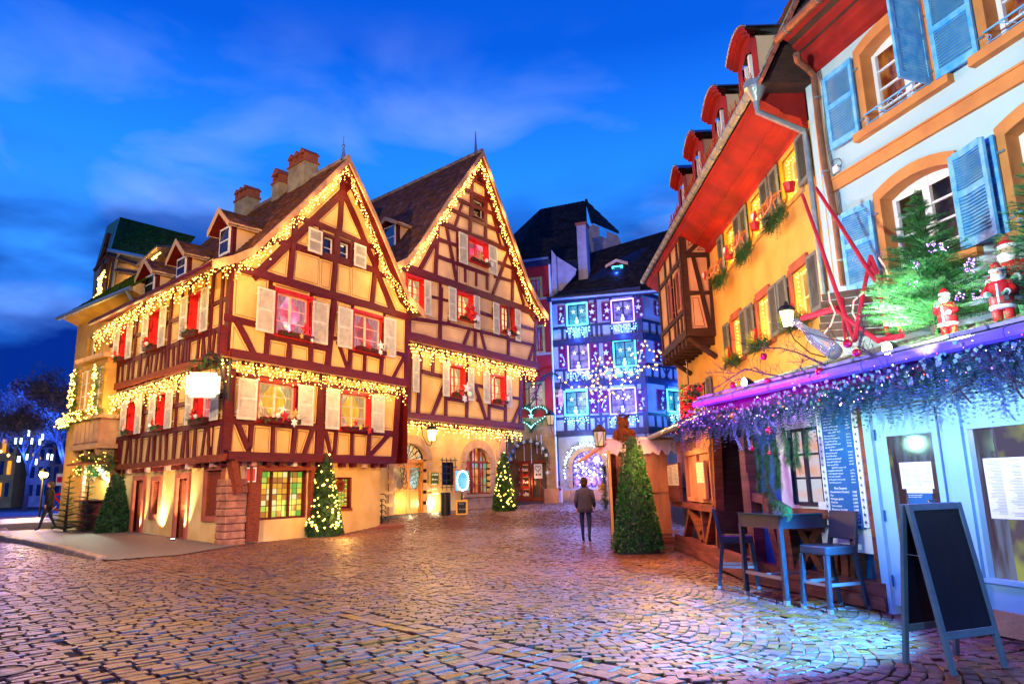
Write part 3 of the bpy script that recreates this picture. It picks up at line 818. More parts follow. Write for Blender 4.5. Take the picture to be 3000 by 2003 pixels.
# left face, second and first floor
SIDE2 = [(-.485, 12.9), z2, zE2]; SIDE1 = [(-.245, 12.7), z1, z2]
w2z = B2.rect('A', 1770, 1005, 1862, 1325); w1z = B1.rect('Q', 1228, 283, 1285, 528)
def ux(pl, z_, x, y): return pl.uz(z_, x, y)[0]
o2 = [(ux(B2, 'A', 1862, 1325), ux(B2, 'A', 1770, 1005)), (ux(B2, 'A', 1478, 1505), ux(B2, 'A', 1405, 1215)), (ux(B2, 'A', 1180, 1560), ux(B2, 'A', 1135, 1365))]
o1 = [(ux(B1, 'Q', 1632, 475), ux(B1, 'Q', 1515, 300)), (ux(B1, 'Q', 1283, 528), ux(B1, 'Q', 1230, 280)), (ux(B1, 'Q', 1050, 600), ux(B1, 'Q', 1005, 350))]
def side_face(pl, u0, u1, za, zb, ops, wz, pane, seed):
  random.seed(seed)
  poly = [(u0, za), (u1, za), (u1, zb), (u0, zb)]
  wins = [(a, b, wz[2], wz[3]) for a, b in ops]
  wall_face(h1, pl, poly, wins, m_timber)
  bs = [((u0, wz[2] - .12), (u1, wz[2] - .12), .17), ((u0, (wz[2] + wz[3]) / 2 + .1), (u1, (wz[2] + wz[3]) / 2 + .1), .13)]
  posts = []
  edges = [u0] + [e for o in ops for e in o] + [u1]
  for a, b in ops: posts += [a - .08, b + .08]
  for a, b in zip([u0] + [o[1] for o in ops], [o[0] for o in ops] + [u1]):
    if b - a > 1.2:
      k = max(1, int((b - a) / .85))
      for i in range(1, k + 1): posts.append(a + (b - a) * i / (k + 1) )
  vb = [((p + U(-.05, .05), za), (p + U(-.05, .05), zb), .15) for p in posts]
  zs = wz[2] - .12; u = u0 + .5
  low = []
  while u < u1 - .3:
    tl = U(-.22, .22); low.append(((u, za), (u + tl, zs), .13)); u += U(.42, .6)
  allb = vb + bs + low
  cells = [poly if area(poly) > 0 else poly[::-1]]
  for a, b, w in [bs[0]] + vb + [bs[1]] + low: cells = split_cells(cells, a, b, w)
  for r in wins: cells = cut_rect(cells, r, .08)
  for c in cells: panel(h1, pl, c, m_plaster, m_line)
  for a, b, w in allb:
    if any(x[0] - .1 < (a[0] + b[0]) / 2 < x[1] + .1 for x in ops) and a[1] == za and b[1] == zb: continue
    if abs(a[1] - b[1]) < .01 and a[1] > wz[2]:   # middle rail stops at the windows
      for c0, c1 in zip([u0] + [o[1] for o in ops], [o[0] for o in ops] + [u1]): timber(h1, pl, (c0, a[1]), (c1, a[1]), w, m_timber)
    else: timber(h1, pl, a, b, w, m_timber)
  timber(h1, pl, (u0, za + .07), (u1, za + .07), .2, m_timberd, 0, .1); timber(h1, pl, (u0, zb - .06), (u1, zb - .06), .2, m_timber, 0, .08)
  timber(h1, pl, (u0 + .12, za), (u0 + .12, zb), .26, m_timber, 0, .09)
  for r in wins:
    window(h1, pl, r, pane, m_wframe, m_redframe, .22, 2, 3, surround=True, sw=.07)
    sw = .52
    shutter(h1, pl, (r[0] - sw - .04, r[0] - .04, r[2] - .05, r[3] + .05), m_shut, .12); shutter(h1, pl, (r[1] + .04, r[1] + sw + .04, r[2] - .05, r[3] + .05), m_shut, .12)
  return wins
WB2 = side_face(B2, -.485, 9.5, z2, zE2 + .2, o2, w2z, g_red, 5)
WB1 = side_face(B1, -.245, 9.5, z1, z2, o1, w1z, g_red, 6)
random.seed(11)
# ground floor: plaster walls, sandstone surrounds, timber posts, masonry pier
WE = [A0.rect('E', 545, 610, 1025, 1095)]; WO = A0.rect('E', 1325, 690, 1492, 1000)
gr = A0.uz('E', 1790, 900)[0]
wall_face(h1, A0, [(-.02, -.3), (gr, -.1), (gr, z1), (-.02, z1)], [WE[0], WO], m_cream, 'ground_wall')
def stained(root, pl, r, cols, rows, posts, d=.16):
  u0, u1, za, zb = r; b = MB()
  for q in (u0, u1): b.add([pl.P(q, za, .01), pl.P(q, zb, .01), pl.P(q, zb, -d), pl.P(q, za, -d)], [(0, 1, 2, 3)])
  for z in (za, zb): b.add([pl.P(u0, z, .01), pl.P(u1, z, .01), pl.P(u1, z, -d), pl.P(u0, z, -d)], [(0, 1, 2, 3)])
  w = mk('window', b, m_timberd, root, label='leaded window of green and yellow glass')
  f = MB(); e = .06
  for a0, a1 in [(u0, u0 + e), (u1 - e, u1)] + [(u0 + (u1 - u0) * t - e * .6, u0 + (u1 - u0) * t + e * .6) for t in posts]: f.pbox(pl, a0, a1, za, zb, -d, -d + .09)
  f.pbox(pl, u0 + e, u1 - e, za, za + e, -d, -d + .085); f.pbox(pl, u0 + e, u1 - e, zb - e, zb, -d, -d + .085)
  mk('window_frame', f, m_timber, w)
  ld = MB(); ds = (u1 - u0 - 2 * e) / cols; hs = (zb - za - 2 * e) / rows
  for i in range(cols):
    for j in range(rows):
      for k in (0, 1):
        p = MB(); h = hs / 2
        p.pbox(pl, u0 + e + ds * i + .006, u0 + e + ds * (i + 1) - .006, za + e + hs * j + h * k + .005, za + e + hs * j + h * (k + 1) - .005, -d, -d + .012)
        mk('pane', p, random.choice(g_glass), w)
  for i in range(1, cols): ld.pbox(pl, u0 + e + ds * i - .008, u0 + e + ds * i + .008, za + e, zb - e, -d, -d + .02)
  for j in range(1, rows): ld.pbox(pl, u0 + e, u1 - e, za + e + hs * j - .012, za + e + hs * j + .012, -d, -d + .024)
  mk('lead_bars', ld, m_dark, w, kind='stuff')
  return w
stained(h1, A0, WE[0], 9, 4, (.31, .67))
stained(h1, A0, WO, 5, 7, ())
b = MB(); c = A0.P((WO[0] + WO[1]) / 2 - .02, (WO[2] + WO[3]) / 2 + .25, -.13)
b.lathe(c, [(.22, 0), (.22, .03), (.12, .03), (.12, 0)], 20, 0, (A0.u, Vector((0, 0, 1)), A0.n)); mk('roundel', b, m_timberd, h1, label='round dark wreath set in the arched leaded window')
b = MB(); b.pbox(A0, WO[0] - .02, WO[1] + .02, WO[2] - .08, WO[2], -.1, .06); mk('sill', b, m_timberd, h1)
for (x0, y0, x1, y1, w) in ((500, 570, 455, 1345, .42), (1075, 590, 1060, 1110, .14), (540, 592, 1110, 600, .16)):
  a = A0.uz('E', x0, y0); c = A0.uz('E', x1, y1); timber(h1, A0, a, c, w, m_timberd, -.02, .14, 'ground_post', .03)
a = A0.uz('E', 235, 510); c = A0.uz('E', 290, 850); timber(h1, A0, a, (c[0], c[1]), .2, m_timberd, .05, .30, 'corner_brace')
a = A0.uz('E', 280, 500); c = A0.uz('E', 300, 850); timber(h1, A0, a, c, .12, m_timber, .04, .24, 'corner_brace')
# masonry corner pier, rough courses
for j in range(9):
  b = MB(); zz = -.05 + j * .215; w = .62 + U(-.03, .03)
  pts = [B0.P(w * .75, zz, .10 + U(0, .03)), A0.P(-.12, zz, .12 + U(0, .03)), A0.P(w, zz, .10 + U(0, .03)), A0.P(w, zz, -.2), B0.P(w * .75, zz, -.2)]
  b.prism([Vector(p) for p in pts], (U(-.01, .01), U(-.01, .01), .205)); o = mk('pier_stone', b, m_stone, h1)
  bv = o.modifiers.new('b', 'BEVEL'); bv.width = .03; bv.segments = 1
# left face ground floor
Lw = 9.45
S1 = B0.rect('Q', 1592, 858, 1690, 1205); S2 = B0.rect('Q', 1183, 938, 1215, 1192); D1 = B0.rect('Q', 1372, 915, 1352, 1395); D2 = B0.rect('Q', 1045, 925, 1010, 1362)
def fix(r): return (min(r[0], r[1]), max(r[0], r[1]), r[2], r[3])
d1u = (ux(B0, 'Q', 1410, 1390), ux(B0, 'Q', 1340, 1380)); d2u = (ux(B0, 'Q', 1075, 1366), ux(B0, 'Q', 1008, 1355))
D1 = (d1u[0] - .05, d1u[1], -.02, B0.uz('Q', 1380, 915)[1]); D2 = (d2u[0], d2u[1], -.02, B0.uz('Q', 1050, 930)[1])
zt = z1 - .02
holes = [fix(S1), fix(S2), (D1[0], D1[1], -.02, min(D1[3], 2.1)), (D2[0], D2[1], -.02, min(D2[3], 2.15))]
wall_face(h1, B0, [(0.02, -.3), (Lw, -.1), (Lw, zt), (.02, zt)], holes, m_cream, 'ground_wall')
stained(h1, B0, holes[0], 3, 5, (.5,), .25); stained(h1, B0, holes[1], 3, 5, (), .2)
for i, r in enumerate(holes):
  s_w = .16
  parts = [(r[0] - s_w, r[0], r[2] - (0 if i > 1 else s_w), r[3] + s_w), (r[1], r[1] + s_w, r[2] - (0 if i > 1 else s_w), r[3] + s_w), (r[0] + .002, r[1] - .002, r[3], r[3] + s_w)]
  if i < 2: parts.append((r[0] + .002, r[1] - .002, r[2] - s_w, r[2]))
  for q in parts:
    b = MB(); b.pbox(B0, *q, -.02, .06 + .002 * i); mk('surround_stone', b, m_sand, h1)
  if i > 1:
    b = MB(); b.pbox(B0, r[0], r[1], -.02, r[3], -.16, -.12); dr = mk('door', b, m_timberd if i == 3 else m_sand, h1)
    for k in range(2):
      for kk in range(2):
        q = MB(); uu = r[0] + .06 + k * (r[1] - r[0] - .06) / 2; q.pbox(B0, uu, uu + (r[1] - r[0]) / 2 - .1, .15 + kk * 1.0, .95 + kk * .95, -.125, -.10); mk('door_panel', q, m_timberd, dr)
# house core behind the faces keeps the light out
core = MB(); zz = zE2
fp = [A0.P(.1, 0, -.35), A0.P(6.8, 0, -.35), A0.P(6.8, 0, -.35) + UBv * 9.2, B0.P(9.3, 0, -.35)]
fp = [Vector((p.x, p.y, -.2)) for p in fp]
core.prism(fp, (0, 0, 8.3)); mk('core_wall', core, m_timberd, h1)
rw = MB(); rw.add([A2.P(7.66, z1, 0), A2.P(7.66, zE2, 0), A2.P(7.5, zE2, 0) + UBv * 9.3, A2.P(7.5, z1, 0) + UBv * 12], [(0, 1, 2, 3)])
rw.add([A0.P(gr, -.2, 0), A0.P(gr, z1 + .1, 0), A0.P(gr, z1 + .1, 0) + UBv * 9.3, A0.P(gr, -.2, 0) + UBv * 12], [(0, 1, 2, 3)]); mk('side_wall', rw, m_timber, h1)
# roof
V8 = A0.off(.95)
def vp_(z_, x, y): u, z = V8.uz(z_, x, y); return V8.P(u, z)
LV = [vp_('B', 60, 1150), vp_('B', 240, 1110), vp_('B', 430, 1035), vp_('B', 860, 640), vp_('B', 1318, 200)]
RV = [vp_('B', 1318, 200), vp_('B', 1560, 720), vp_('B', 1750, 1180), vp_('C', 1870, 60), vp_('C', 2010, 205)]
RL = 9.7 - (LV[4] - B0.o).dot(UBv)
up1 = Vector((0, 0, .05))
tile_rows(h1, [(LV[i], LV[i] + UBv * RL, LV[i + 1] + UBv * RL, LV[i + 1]) for i in range(4)], m_tile)
tile_rows(h1, [(RV[i + 1] + UBv * RL, RV[i + 1], RV[i], RV[i] + UBv * RL) for i in range(4)], m_tile)
deck = MB()
for P_ in (LV, RV):
  for i in range(4):
    q = [P_[i], P_[i] + UBv * RL, P_[i + 1] + UBv * RL, P_[i + 1]]; deck.prism([p - up1 * .4 for p in q], (0, 0, -.10))
mk('roof_deck', deck, m_timber, h1)
vb = MB()
for P_ in (LV, RV):
  for i in range(4):
    a, c = P_[i], P_[i + 1]; vb.box8([a - A0.n * -.03 - Vector((0, 0, .22)), c + A0.n * .03 - Vector((0, 0, .22)), c + A0.n * .08 - Vector((0, 0, .22)), a + A0.n * .08 - Vector((0, 0, .22)),
                                          a + A0.n * .03 + up1, c + A0.n * .03 + up1, c + A0.n * .08 + up1, a + A0.n * .08 + up1])
mk('verge_board', vb, mat('verge_board', (.55, .30, .14), (.4, .2, .1), 4, .7), h1)
ridge(h1, LV[4] + up1, LV[4] + UBv * RL + up1, m_ridge)
ev = MB(); ev.tube([LV[0] - Vector((0, 0, .08)), LV[0] + UBv * RL - Vector((0, 0, .08))], .07, 8); mk('gutter', ev, m_timber, h1)
ef = MB(); e0, e1 = LV[0] - Vector((0, 0, .12)), LV[0] + UBv * RL - Vector((0, 0, .12)); i0, i1 = B2.P(-.4, zE2 + .1), B2.P(9.5, zE2 + .1)
ef.add([e0, e1, i1, i0], [(0, 1, 2, 3)]); mk('eaves_soffit', ef, m_timber, h1)
b = MB(); pz = LV[4]; b.lathe(pz - A0.n * .25, [(.10, 0), (.05, .35), (.03, .5), (.06, .55), (.03, .62), (.015, .62), (.012, .95)], 10); mk('finial', b, mat('zinc', (.25, .3, .36), (.18, .22, .27), 5, .4, metal=.6), h1)
m_zinc = bpy.data.materials['zinc']
# dormers in the left roof slope
def dormer(root, pl, r, roofm, back=3.0, peak=.55, wm=m_white, cheek=m_plasterp, ov=.28, sgn=1):
  u0, u1, za, zb = r
  b = MB(); b.pbox(pl, u0, u1, za - .4, zb, -.12, 0); d = mk('dormer', b, m_timber, root)
  f = MB(); m1 = .16
  f.pbox(pl, u0 + m1, u1 - m1, za + .1, zb - .1, .0, .05); mk('window_frame', f, wm, d)
  p = MB(); w_ = (u1 - u0 - 2 * m1)
  for i in range(1):
    for j in range(2): p.pbox(pl, u0 + m1 + .06, u1 - m1 - .06, za + .16 + j * (zb - za - .3) / 2 + .02, za + .13 + (j + 1) * (zb - za - .3) / 2, .045, .056)
  mk('pane', p, g_sky, d)
  c = MB()
  for u in (u0, u1): c.add([pl.P(u, za - .4, -.12), pl.P(u, zb, -.12), pl.P(u, zb, -back), pl.P(u, za - .4, -.5)], [(0, 1, 2, 3)])
  mk('cheek', c, cheek, d)
  um = (u0 + u1) / 2; o_ = .22
  g_ = MB(); g_.add([pl.P(u0, zb, 0), pl.P(u1, zb, 0), pl.P(um, zb + peak, 0)], [(0, 1, 2)]); mk('dormer_gable', g_, m_timber, d)
  tl = [(pl.P(u0 - o_, zb - .15, ov), pl.P(u0 - o_, zb - .15, -back), pl.P(um, zb + peak + .05, -back), pl.P(um, zb + peak + .05, ov)),
          (pl.P(u1 + o_, zb - .15, -back), pl.P(u1 + o_, zb - .15, ov), pl.P(um, zb + peak + .05, ov), pl.P(um, zb + peak + .05, -back))]
  dk = MB()
  for q in tl: dk.prism([p - Vector((0, 0, .03)) for p in q], (0, 0, -.06))
  mk('dormer_deck', dk, m_timber, d)
  tile_rows(d, tl, roofm, .2, .17)
  v = MB()
  for q in ((u0 - o_, zb - .15), (u1 + o_, zb - .15)):
    a = pl.P(q[0], q[1], ov); c = pl.P(um, zb + peak + .05, ov)
    v.box8([a - Vector((0, 0, .14)), c - Vector((0, 0, .14)), c - Vector((0, 0, .14)) + pl.n * .03, a - Vector((0, 0, .14)) + pl.n * .03, a + up1, c + up1, c + up1 + pl.n * .03, a + up1 + pl.n * .03])
    bt = pl.P(q[0], q[1] - .05, -back * .6); v.box8([a - Vector((0, 0, .1)), bt - Vector((0, 0, .1)), bt - Vector((0, 0, .1)) + pl.u * .02, a - Vector((0, 0, .1)) + pl.u * .02, a + up1, bt + up1, bt + up1 + pl.u * .02, a + up1 + pl.u * .02])
  mk('barge_board', v, m_plasterp, d)
  return d
DP = B0.off(-.1)
dormer(h1, DP, DP.rect('B', 135, 850, 250, 1085), m_tile, peak=.45)
dormer(h1, DP, DP.rect('A', 1625, 650, 1725, 815), m_tile, peak=.45)
dormer(h1, DP, DP.rect('A', 1335, 810, 1430, 975), m_tile, peak=.45)
RP = Plane(LV[4].x, LV[4].y, -48)
def chimney(root, pl, r, dpt, caps, name='chimney'):
  u0, u1, za, zb = r; b = MB(); b.pbox(pl, u0, u1, za, zb, -dpt / 2, dpt / 2); c = mk(name, b, mat('chimney_render', (.42, .34, .18), (.25, .19, .1), 3, .9, .6, 20) if 'chimney_render' not in bpy.data.materials else bpy.data.materials['chimney_render'], root)
  q = MB(); q.pbox(pl, u0 - .05, u1 + .05, zb, zb + .07, -dpt / 2 - .05, dpt / 2 + .05); mk('chimney_cap', q, m_sand, c)
  w = (u1 - u0) / caps
  for i in range(caps):
    q = MB(); a = u0 + w * i
    for x in (a + .02, a + w - .08): q.pbox(pl, x, x + .06, zb + .07, zb + .36, -dpt / 2, dpt / 2)
    q.prism([pl.P(a - .03, zb + .36, dpt / 2 + .05), pl.P(a + w + .03, zb + .36, dpt / 2 + .05), pl.P(a + w / 2, zb + .36 + w * .55, dpt / 2 + .05)], pl.n * -(dpt + .1)); mk('chimney_hood', q, m_sand, c)
  return c
ch = RP.rect('B', 735, 330, 985, 490); chimney(h1, RP, (ch[0] + .1, ch[0] + (ch[1] - ch[0]) * .62, ch[2] - 2.2, ch[3] - .25), .6, 3)
ch = RP.rect('B', 262, 640, 450, 700); chimney(h1, RP, (ch[0] + .1, ch[0] + (ch[1] - ch[0]) * .62, ch[2] - 1.6, ch[3] - .15), .6, 3)
ch = RP.rect('B', 680, 470, 755, 510); chimney(h1, RP, (ch[0] + .1, ch[1], ch[2] - 1.6, ch[3]), .6, 1)
# window boxes
wb = lambda pl, r, lab, deco: window_box(pl, r[0] + .03, r[1] - .03, r[2] + .03, lab, deco)
wb(A2, W2[0], 'fir window box with big red star under the pink lit window of the front house', [('red_star', .68, .12, .26), ('gold_star', .55, -.12, .12), ('bauble', .06, .08, .07), ('white_star', .85, -.2, .09)])
wb(A2, W2[1], 'fir window box with pale star right of the pink lit window of the front house', [('white_star', .72, .12, .22), ('red_star', .3, .0, .16), ('snowflake', .68, -.14, .13), ('gold_star', .95, -.1, .13)])
wb(A1, W1[0], 'fir window box with white snowflake below the left amber window over the sign', [('white_star', .45, .2, .18), ('red_star', .5, .02, .22), ('bauble', .3, .02, .08), ('gold_star', .75, .12, .2), ('snowflake', .72, -.16, .16)])
wb(A1, W1[1], 'fir window box with open red star below the right amber window', [('red_star', .3, .1, .16), ('red_star', .78, -.14, .17), ('gold_star', .45, -.05, .13)])
for i, (wl, pl, nm) in enumerate(((WB2, B2, 'upper'), (WB1, B1, 'lower'))):
  for j, r in enumerate(wl):
    wb(pl, r, 'fir window box on the %s side windows, %s from the house corner' % (nm, ('first', 'second', 'third')[j]), [[('gold_star', .5, .12, .15), ('white_star', .4, .05, .1)], [('bow', .5, .1, .18), ('bauble', .3, .0, .07)], [('red_star', .5, .1, .16), ('bauble', .7, 0, .06)]][(i + j) % 3])
# red lamps behind the boxes colour the reveals
for pl, r, c, p in [(A2, W2[0], (1, .12, .30), 26), (A2, W2[1], (1, .05, .06), 16), (A1, W1[0], (1, .12, .10), 16), (A1, W1[1], (1, .10, .06), 12)] + [(B2, r, (1, .02, .03), 12) for r in WB2] + [(B1, r, (1, .02, .03), 12) for r in WB1]:
  lamp('POINT', pl.P((r[0] + r[1]) / 2, r[2] + .16, .05), p * .6, c, .04, name='window_light')
# light curtains
gr_ = 'light curtains on the timbered houses'
def path(pl, z_, pts, d=0.0):
  out = []
  for q in pts:
    zz, x, y = (z_, q[0], q[1]) if len(q) == 2 else q
    u, z = pl.uz(zz, x, y, d); out.append(pl.P(u, z, d))
  return out
icicles('light_curtain', 'icicle lights along both slopes of the front gable', path(A0, 'B', [(120, 1140), (300, 1160), (470, 1050), (640, 900), (960, 590), (1260, 290), (1300, 245), (1400, 480), (1580, 950), (1700, 1250), ('C', 1870, 60), ('C', 1960, 170)], .88), ln=(.12, .55), group=gr_, out=A0.n * .25, power=14)
icicles('light_curtain', 'icicle lights under the long side eaves of the front house', path(B0, 'A', [(1960, 650), (870, 1320)], 1.0), ln=(.2, .75), group=gr_, out=B0.n * .3, power=15)
icicles('light_curtain', 'icicle lights over the first floor of the front gable wall', path(A0, 'C', [(165, 605), (1000, 745), (1850, 888)], .55), ln=(.15, .62), group=gr_, out=A0.n * .3, power=9)
icicles('light_curtain', 'icicle lights over the first floor side wall of the front house', path(B0, 'Q', [(1460, 80), (1120, 190), (795, 290)], .6), ln=(.2, .7), group=gr_, out=B0.n * .3, power=10)
# ground uplights
for i, (z_, x, y, lb) in enumerate((('Q', 1015, 1380, 'ground spot farthest left at the foot of the side wall'), ('Q', 1175, 1395, 'ground spot below the small side window'), ('Q', 1320, 1412, 'ground spot before the side door'), ('Q', 1705, 1428, 'ground spot at the foot of the masonry corner pier'))):
  p = gpt(z_, x, y); p.z += .11; r_ = thing('ground_spot', lb, 'ground light', p, 'ground spots along the house')
  q = MB(); q.lathe(p, [(.09, -.02), (.09, .012), (.06, .014)], 12); mk('housing', q, m_dark, r_)
  q = MB(); q.lathe(p, [(.055, .014), (.05, .03), (.02, .035)], 10); mk('lens', q, m_wbulb, r_)
  ds_ = max(.25, (p - B0.o).dot(B0.n)); tgt = p - B0.n * ds_ + Vector((0, 0, 1.35 if i < 3 else 1.0))
  lamp('SPOT', p + Vector((0, 0, .08)) , 330, (1.0, .78, .45), .03, tgt, 70, .9, 'spot_light')
  lamp('SPOT', p + Vector((0, 0, .08)) , 160, (1.0, .78, .45), .03, tgt + UBv * .5, 60, .9, 'spot_light')
# ------------------------------------------------------------------ second gabled house
P0 = Plane(-4.98, 29.05, 33.7); P1 = P0.off(.3); P2 = P0.off(.7)
h2 = thing('timbered_house', 'taller red timber framed house behind, with arched oak door', 'house', P0.P(0, 0), 'timbered houses on the square')
za, zb, zc_ = 4.30, 7.60, 10.62
rr1 = P1.uz('G', 1487, 1000)[0]; rr2 = P2.uz('G', 1637, 500)[0]
WH1 = [P1.rect('G', 758, 770, 900, 1080), P1.rect('G', 1172, 868, 1310, 1150)]
WH2 = [P2.rect('F', 445, 1275, 590, 1590), P2.rect('G', 832, 20, 985, 325), P2.rect('G', 1272, 148, 1412, 460)]
bh1 = [(P1, 'G', q) for q in [
  (215, 1180, 205, 1290, .3), (1482, 900, 1470, 1410, .28), (345, 600, 330, 1270, .24), (455, 660, 425, 1275, .20), (720, 740, 708, 1300, .20), (935, 790, 922, 1320, .20), (1165, 850, 1150, 1350, .20), (1325, 870, 1318, 1370, .2),
  (470, 828, 690, 882, .18), (580, 650, 575, 850, .16), (740, 1105, 930, 1135, .16), (1155, 1170, 1330, 1215, .16), (1010, 965, 1100, 990, .14), (1395, 1095, 1480, 1110, .16),
  (670, 1030, 570, 1280, .2), (1005, 960, 1130, 1340, .2), (1455, 1215, 1380, 1390, .2), (1025, 1120, 1050, 1130, .14), (700, 1060, 740, 1105, .12)]]
do_face(h2, P1, [(-.6, za), (rr1, za), (rr1, zb), (-.6, zb)], bh1, WH1, pm=m_plaster)
bh2 = [(P2, 'G', q) for q in [
  (340, 200, 332, 480, .24), (660, -30, 648, 530, .22), (1020, 80, 1008, 620, .2), (1350, 160, 1348, 700, .2), (1630, 300, 1618, 760, .24), (770, -10, 740, 330, .16), (1195, 130, 1190, 300, .14),
  (345, 285, 745, 345, .16), (655, 325, 1010, 410, .14), (1065, 228, 1200, 275, .16), (1065, 420, 1350, 490, .16), (1350, 500, 1625, 565, .16), (1478, 365, 1620, 405, .16), (570, 70, 660, 90, .14), (660, 90, 740, 110, .14),
  (950, 410, 885, 580, .18), (1065, 415, 1130, 670, .18), (1605, 575, 1550, 745, .18), (1545, 195, 1625, 320, .18)]]
do_face(h2, P2, [(-1.2, zb), (rr2, zb), (rr2, zc_), (-1.2, zc_)], bh2, WH2, pm=m_plasterp)
ap2 = P2.uz('F', 1130, 175)
WT = P2.rect('F', 1047, 565, 1145, 765); WM = P2.rect('F', 1008, 925, 1178, 1195); WO2 = P2.rect('F', 1075, 345, 1130, 440)
lw = P2.uz('F', 450, 1160); rw_ = P2.uz('F', 1640, 1520)
gp = [(lw[0], zc_ + .12), (rr2 - .1, zc_ + .12), (rr2 - .35, zc_ + .5), P2.uz('F', 1400, 900), ap2, P2.uz('F', 715, 780), (lw[0] + .2, lw[1] + .15)]
bgb = [(P2, 'F', q) for q in [
  (955, 478, 1255, 625, .2), (880, 572, 1305, 738, .2), (800, 652, 1365, 903, .2), (720, 782, 1425, 1066, .24), (1045, 330, 1015, 900, .22), (1168, 380, 1160, 960, .2),
  (722, 790, 700, 1270, .2), (1418, 1050, 1408, 1500, .2), (712, 938, 915, 1012, .18), (1265, 1150, 1415, 1212, .18), (705, 1093, 900, 1170, .18), (890, 1165, 1190, 1275, .2), (1240, 1280, 1415, 1335, .18),
  (800, 812, 893, 1320, .18), (1362, 1078, 1232, 1440, .18), (952, 600, 880, 825, .16), (1228, 718, 1300, 1005, .16), (900, 870, 905, 1175, .12), (972, 1190, 975, 1340, .16), (1075, 1240, 1075, 1375, .14), (1175, 1280, 1175, 1410, .16),
  (708, 950, 565, 1215, .22), (1420, 1235, 1515, 1545, .2)]]
wall_face(h2, P2, gp, [WT, WM, WO2], m_timber)
cells = [[(lw[0], zc_ + .12), (rr2 - .1, zc_ + .12), P2.uz('F', 1470, 1080), ap2, P2.uz('F', 655, 860)]]
for (p_, z_, q) in bgb: cells = split_cells(cells, p_.uz(z_, q[0], q[1]), p_.uz(z_, q[2], q[3]), q[4])
for r in (WT, WM, WO2): cells = cut_rect(cells, r, .12)
for c in cells: panel(h2, P2, c, m_plasterp, m_line)
for (p_, z_, q) in bgb: timber(h2, P2, p_.uz(z_, q[0], q[1]), p_.uz(z_, q[2], q[3]), q[4], m_timber)
timber(h2, P2, (-1.2, zc_), (rr2 + .05, zc_), .34, m_timber, 0, .10); timber(h2, P2, (-1.0, zb + .12), (rr2 + .05, zb + .12), .34, m_timber, 0, .10)
timber(h2, P1, (-.6, za + .12), (rr1 + .05, za + .12), .34, m_timber, 0, .10); timber(h2, P1, (-.6, zb - .1), (rr1, zb - .1), .3, m_timber, 0, .07)
window(h2, P2, WT, g_dark, m_white, m_timber, .12, 1, 1, surround=True, double=False)
window(h2, P2, WO2, g_dark, m_timber, m_timber, .12, 1, 1, surround=True, double=False)
window(h2, P2, WM, [g_red[0], g_pink[1]], m_redframe, m_redframe, .18, 2, 3, surround=True)
for r, pn in zip(WH2, (g_warmw, g_warmw, g_warmw)): window(h2, P2, r, pn, m_redframe, m_redframe, .18, 2, 4, surround=True)
for r in WH1: window(h2, P1, r, g_warmw, m_redframe, m_redframe, .18, 2, 3, surround=True)
for pl, z_, q in [(P2, 'F', (918, 872, 1000, 1183)), (P2, 'F', (1193, 990, 1272, 1282)), (P2, 'F', (603, 1315, 662, 1650)), (P2, 'G', (742, -40, 822, 325)), (P2, 'G', (1000, 50, 1064, 405)),
                  (P2, 'G', (1195, 118, 1263, 455)), (P2, 'G', (1420, 190, 1480, 527)), (P1, 'G', (682, 725, 750, 1087)), (P1, 'G', (940, 785, 1003, 1132)), (P1, 'G', (1096, 825, 1166, 1162)),
                  (P1, 'G', (1332, 870, 1390, 1200)), (P1, 'G', (375, 645, 440, 1045))]:
  shutter(h2, pl, pl.rect(z_, *q, d=.1), m_shut, .12, 26)
b = MB()
for z, pl, a, c in ((zb, P1, -.6, rr2), (za, P0, -.5, rr1)): b.add([pl.P(a, z + .01, -.05), pl.P(c, z + .01, -.05), pl.P(c, z + .01, .45), pl.P(a, z + .01, .45)], [(0, 1, 2, 3)])
mk('jetty_soffit', b, m_timber, h2)
for z, pl, Lg, n, dd in ((zb, P1, rr2, 16, .38), (za, P0, rr1, 13, .30)):
  for i in range(n):
    u = -.3 + i * Lg / n; b = MB(); b.pbox(pl, u, u + .24, z - .22, z, -.05, dd + (i % 3) * .004); mk('joist_end', b, m_timber, h2)
# ground floor wall with the arched door and the arched window
def arch_pts(pl, u0, u1, za_, zs, n=14, k=1.0):
  um = (u0 + u1) / 2; r_ = (u1 - u0) / 2
  return [(u0, za_)] + [(um - r_ * math.cos(math.pi * i / n), zs + r_ * k * math.sin(math.pi * i / n)) for i in range(n + 1)] + [(u1, za_)]
def arch_wall(root, pl, poly, arches, mt, name='ground_wall', d=0.0):
  polys = [[pl.P(u, z, d) for u, z in poly]] + [[pl.P(u, z, d) for u, z in a][::-1] for a in arches]
  b = MB(); b.add([v for p in polys for v in p], tessellate_polygon(polys)); return mk(name, b, mt, root)
dr_ = P0.rect('I', 215, 370, 585, 1212); AD = arch_pts(P0, dr_[0], dr_[1], .38, P0.uz('I', 400, 565)[1], k=(dr_[3] - P0.uz('I', 400, 565)[1]) / ((dr_[1] - dr_[0]) / 2))
aw = P0.rect('I', 1035, 430, 1318, 960); zs_ = P0.uz('I', 1180, 600)[1]; AW = arch_pts(P0, aw[0], aw[1], aw[2], zs_, k=(aw[3] - zs_) / ((aw[1] - aw[0]) / 2))
rg = P0.uz('I', 1490, 700)[0]; GW = P0.rect('I', 762, 600, 895, 860)
arch_wall(h2, P0, [(-1.2, 0), (rg, .0), (rg, za), (-1.2, za)], [AD, AW, [(GW[0], GW[2]), (GW[0], GW[3]), (GW[1], GW[3]), (GW[1], GW[2])]], m_cream)
